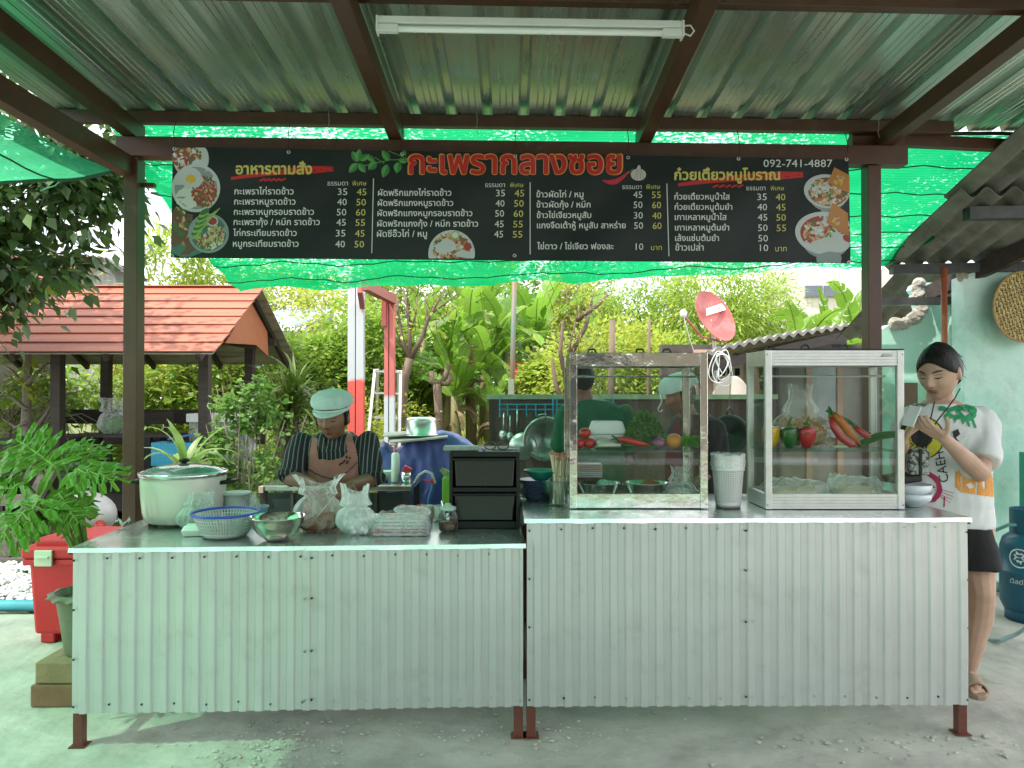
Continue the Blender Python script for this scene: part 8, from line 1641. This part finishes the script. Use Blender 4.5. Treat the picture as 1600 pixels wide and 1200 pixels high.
decal([[(1440+33*cos(a), 684+32*sin(a)) for a in [2*PI*i/40 for i in range(40)]]], bs, pyel, 'yellow_print', yw, YR_, .005, holes=[[(1440+17*cos(a), 682+17*sin(a)) for a in [2*PI*i/24 for i in range(24)]]])
decal([[(1440+15*cos(a), 682+15*sin(a)) for a in [2*PI*i/24 for i in range(24)]]], bs, pk_, 'black_print', yw, YR_, .005, .8, holes=[[(1430,676),(1437,672),(1440,678),(1434,682)], [(1443,673),(1450,677),(1447,682),(1442,679)], [(1433,688),(1440,684),(1448,688),(1441,693)], [(1436,668),(1444,668),(1440,671)]])
decal(tpoly('ZO', 1416, 1434, 702, .5, 18), bs, pk_, 'lettering', yw, YR_, .008, .6); decal(tpoly('CAEH', 1484, 1474, 757, -1.85, 30, .02) if 0 else tpoly('CAEH', 1482, 1530, 752, -1.75, 22, .03), bs, pk_, 'lettering', yw, YR_, .004, .6)
decal([[(1488,674),(1496,670),(1500,678),(1493,684),(1499,690),(1493,688),(1489,682)], [(1486,688),(1496,694),(1495,697),(1485,690)]], bs, pk_, 'black_print', yw, YR_, .004, .6)
decal([[(1492,735),(1496,740),(1497,733),(1502,742),(1512,748),(1524,750),(1536,747),(1540,739),(1544,734),(1549,742),(1551,758),(1551,776),(1540,775),(1520,772),(1500,768),(1492,760)]], bs, por, 'orange_print', yw, YR_, holes=[[(1508,757),(1516,753),(1523,760),(1515,764)], [(1524,752),(1527,752),(1526,772),(1523,772)], [(1534,752),(1539,750),(1539,762),(1535,768)], [(1500,744),(1503,744),(1503,766),(1501,766)]])
decal([[(1447,742),(1452,737),(1464,744),(1470,756),(1472,766),(1468,776),(1460,784),(1450,785),(1449,781),(1458,776),(1463,766),(1462,756),(1456,748)], [(1474,776),(1476,776),(1475,792),(1473,792)], [(1449,757),(1458,758),(1460,762),(1450,761)]]+[[(1456+i*4, 760+i*5), (1490-i*2, 770+i*5), (1490-i*2, 770.8+i*5), (1456+i*4, 761+i*5)] for i in range(4)], bs, pmg, 'crimson_print', yw, YR_, .003, .6)
decal([[(1418,628),(1428,621),(1438,618),(1447,620),(1450,632),(1444,636),(1436,632),(1430,640),(1420,642)]], bs, pbl, 'grey_print', yw, YR_, .003, .8, holes=[[(1426,628),(1432,625),(1434,630),(1428,634)], [(1438,622),(1442,623),(1441,628),(1438,627)]])
m = MB(); m.tube([W(1500, 607, 3.56), W(1492, 622, 3.47), W(1480, 638, 3.44), W(1466, 655, 3.42), W(1452, 676, 3.40), W(1446, 703, 3.38)], .0032, 6); m.tube([W(1460, 628, 3.48), W(1456, 645, 3.44), W(1450, 672, 3.41), W(1440, 703, 3.38)], .0032, 6)
ph = thing('neck_pouch', 'small black and white patterned pouch hanging from a cord round her neck', 'pouch', W(1437, 722, 3.38)); m.build('cord', blackp, ph, smooth=True)
a, b = W(1421, 701, 3.37), W(1451, 742, 3.37); m = MB(); m.bx(a.x, b.x, 3.36, 3.40, b.z, a.z); m.build('body', M('paisley', (.05,.055,.05), (.34,.36,.33), 55, .8, lo=.48, hi=.52), ph, bevel=.008); m = MB(); m.bx(W(1436,0,3.355).x, W(1440,0,3.355).x, 3.352, 3.358, b.z, a.z); m.build('strap', blackp, ph)
pn = thing('phone', 'pale smartphone held up in both hands by the young woman', 'phone', W(1421, 650, 3.27)); p = W(1424, 650, 3.26)
m = MB(); m.box(p, (.058,.098,.009), (R(66), R(8), R(-66))); m.build('body', M('pale_phone', (.6,.62,.62), None, 5, .25), pn, bevel=.003)
m = MB(); m.box(p+Euler((R(66), R(8), R(-66))).to_matrix() @ Vector((-.02,-.055,-.008)), (.024,.024,.005), (R(66), R(8), R(-66))); m.build('camera', blackp, pn, bevel=.002)
for fx, fy in ((2.245, 3.66), (2.035, 3.70)):
    d = Vector((-.28, -1, 0)).normalized(); s_ = d.cross(Vector((0,0,1))); o = Vector((fx, fy-.02, 0)); m = MB()
    out = [(-.05,.03),(-.045,-.028),(.06,-.036),(.15,-.044),(.195,-.02),(.20,.015),(.17,.042),(.06,.036)]; m.prism(out, lambda x, y, z: o+d*x+s_*y+Vector((0,0,z+.001)), .022); sn = m.build('sandal', M('beige_rubber', (.36,.26,.18), None, 9, .8) if 'beige_rubber' not in bpy.data.materials else bpy.data.materials['beige_rubber'], yw, bevel=.004)
    m = MB(); m.grid(lambda u, v: o+d*(.065+.075*v)+s_*(.046*cos(PI*u))+Vector((0,0,.016+.060*sin(PI*u)*(1-.25*v))), 16, 5); m.build('strap', bpy.data.materials['beige_rubber'], sn, smooth=True, solid=.008)

# ---------------- man in green seen from behind
mn_ = thing('person', 'man in a dark green T-shirt with his back turned behind the steel case', 'person', (.52, 4.8, 0)); hc = W(908, 592, 4.78); Qh = Euler((R(6), 0, R(170))).to_matrix()
m = MB(); head_shape(m, hc, Qh, 1.0, 1.02); c0 = Vector((.53, 4.8, 0)); limb(m, [hc+Vector((.0,0,-.04)), Vector((hc.x+.03, 4.8, 1.36))], [.055,.062])
torso(m, [(.85,0,0,.17,.12),(1.05,0,0,.18,.12),(1.25,0,0,.20,.12),(1.34,0,0,.17,.09),(1.39,0,0,.07,.06)], None, c0)
SL, EL, WL = W(884, 648, 4.8), W(872, 715, 4.85), W(900, 745, 5.1); SR, ER, WR_ = W(975, 648, 4.8), W(985, 715, 4.85), W(960, 730, 5.1)
for a, b, c in ((SL, EL, WL), (SR, ER, WR_)): limb(m, [a, a.lerp(b, .5), b], [.05,.045,.038]); limb(m, [b, b.lerp(c, .4), c], [.04,.036,.025]); hand(m, c, (0,.9,-.3), (0,-.3,-1), 1, .4)
for x in (-.1, .1): limb(m, [c0+Vector((x, 0, .85)), c0+Vector((x, 0, .46)), c0+Vector((x, .03, .08))], [.09,.058,.04]); limb(m, [c0+Vector((x, .03, .04)), c0+Vector((x, .18, .03))], [.038,.03])
blob('body', m, .0065, sk1, mn_, 2, .5)
m = MB(); torso(m, [(.86,0,0,.19,.135),(1.05,0,0,.195,.135),(1.25,0,0,.215,.135),(1.345,0,0,.185,.105),(1.385,0,0,.09,.075)], None, c0)
for a, b in ((SL, EL), (SR, ER)): limb(m, [a, a.lerp(b, .7)], [.072,.070])
blob('tshirt', m, .01, M('dark_green_cotton', (.012,.12,.055), (.01,.09,.04), 5, .9), mn_, 4, .5, fold(5, .012, 14))
m = MB(); torso(m, [(.5,0,0,.19,.14),(.88,0,0,.185,.13)], None, c0); blob('trousers', m, .01, M('dark_cloth', (.02,.022,.028), None, 9, .9), mn_, 3)
m = MB(); m.ball(hc+Vector((0,-.008,.018)), (.088,.108,.108), 24, 16); m.build('hair', hairm, mn_, smooth=True)
# ---------------- woman in profile with mint cap
w3 = thing('person', 'woman in profile with a mint hair cap and dark red apron behind the steel case', 'person', (1.12, 4.62, 0)); hc = W(1062, 617, 4.6); Qh = Euler((R(20), 0, R(-72))).to_matrix()
m = MB(); head_shape(m, hc, Qh, 1.0, 1.0); c0 = Vector((1.15, 4.66, 0)); limb(m, [hc+Vector((.02,0,-.04)), Vector((1.13, 4.66, 1.25))], [.05,.06]); Qt = Euler((0, 0, R(-50))).to_matrix()
torso(m, [(.80,0,0,.16,.12),(1.0,0,0,.155,.12),(1.18,0,0,.17,.115),(1.26,0,0,.14,.09),(1.30,0,0,.07,.06)], Qt, c0)
S_, E_, Wr = W(1118, 672, 4.62), W(1128, 735, 4.6), W(1085, 752, 4.45); limb(m, [S_, S_.lerp(E_, .5), E_], [.05,.045,.038]); limb(m, [E_, E_.lerp(Wr, .4), Wr], [.038,.034,.025]); hand(m, Wr, (-1,-.3,-.1), (0,0,-1), .95, .5)
for x in (-.09, .09): limb(m, [c0+Vector((x, 0, .85)), c0+Vector((x, 0, .46)), c0+Vector((x, .03, .08))], [.085,.055,.038]); limb(m, [c0+Vector((x, .03, .04)), c0+Vector((x-.10, -.08, .03))], [.036,.03])
body = blob('body', m, .0065, sk1, w3, 2, .5)
m = MB(); torso(m, [(.82,0,0,.18,.14),(1.0,0,0,.17,.135),(1.18,0,0,.185,.13),(1.265,0,0,.155,.105),(1.30,0,0,.085,.075)], Qt, c0); limb(m, [S_, S_.lerp(E_, .6), S_.lerp(E_, .95)], [.066,.062,.058])
shirt = blob('shirt', m, .01, M('black_shirt', (.012,.012,.013), (.02,.02,.02), 20, .9), w3, 4, .5, fold(5, .012, 24)); bs = bvh_of(shirt)
decal([[(1042,690),(1052,668),(1060,655),(1078,650),(1092,655),(1096,690),(1100,745),(1100,860),(1040,860)]], bs, M('maroon_apron', (.10,.012,.018), None, 9, .85), 'apron', w3, (4.3, 4.9), .014, 1.5)
m = MB(); m.ball(hc+Qh @ Vector((0,.018,.006)), (.086,.086,.10), 24, 16); m.build('hair', hairm, w3, smooth=True)
def capf3(u, v): a = 2*PI*u; r_ = sin(PI*.5*v)**.7; pu = 1+.06*sin(a*12)*v+.05*ns(cos(a)*2, sin(a)*2, v); return hc+Qh @ Vector((.108*r_*cos(a)*pu, .122*r_*sin(a)*pu+.010, .040+.095*(1-v**2.4)))
m = MB(); m.grid(capf3, 48, 14, wrapu=True); m.build('cap', cap, w3, smooth=True)
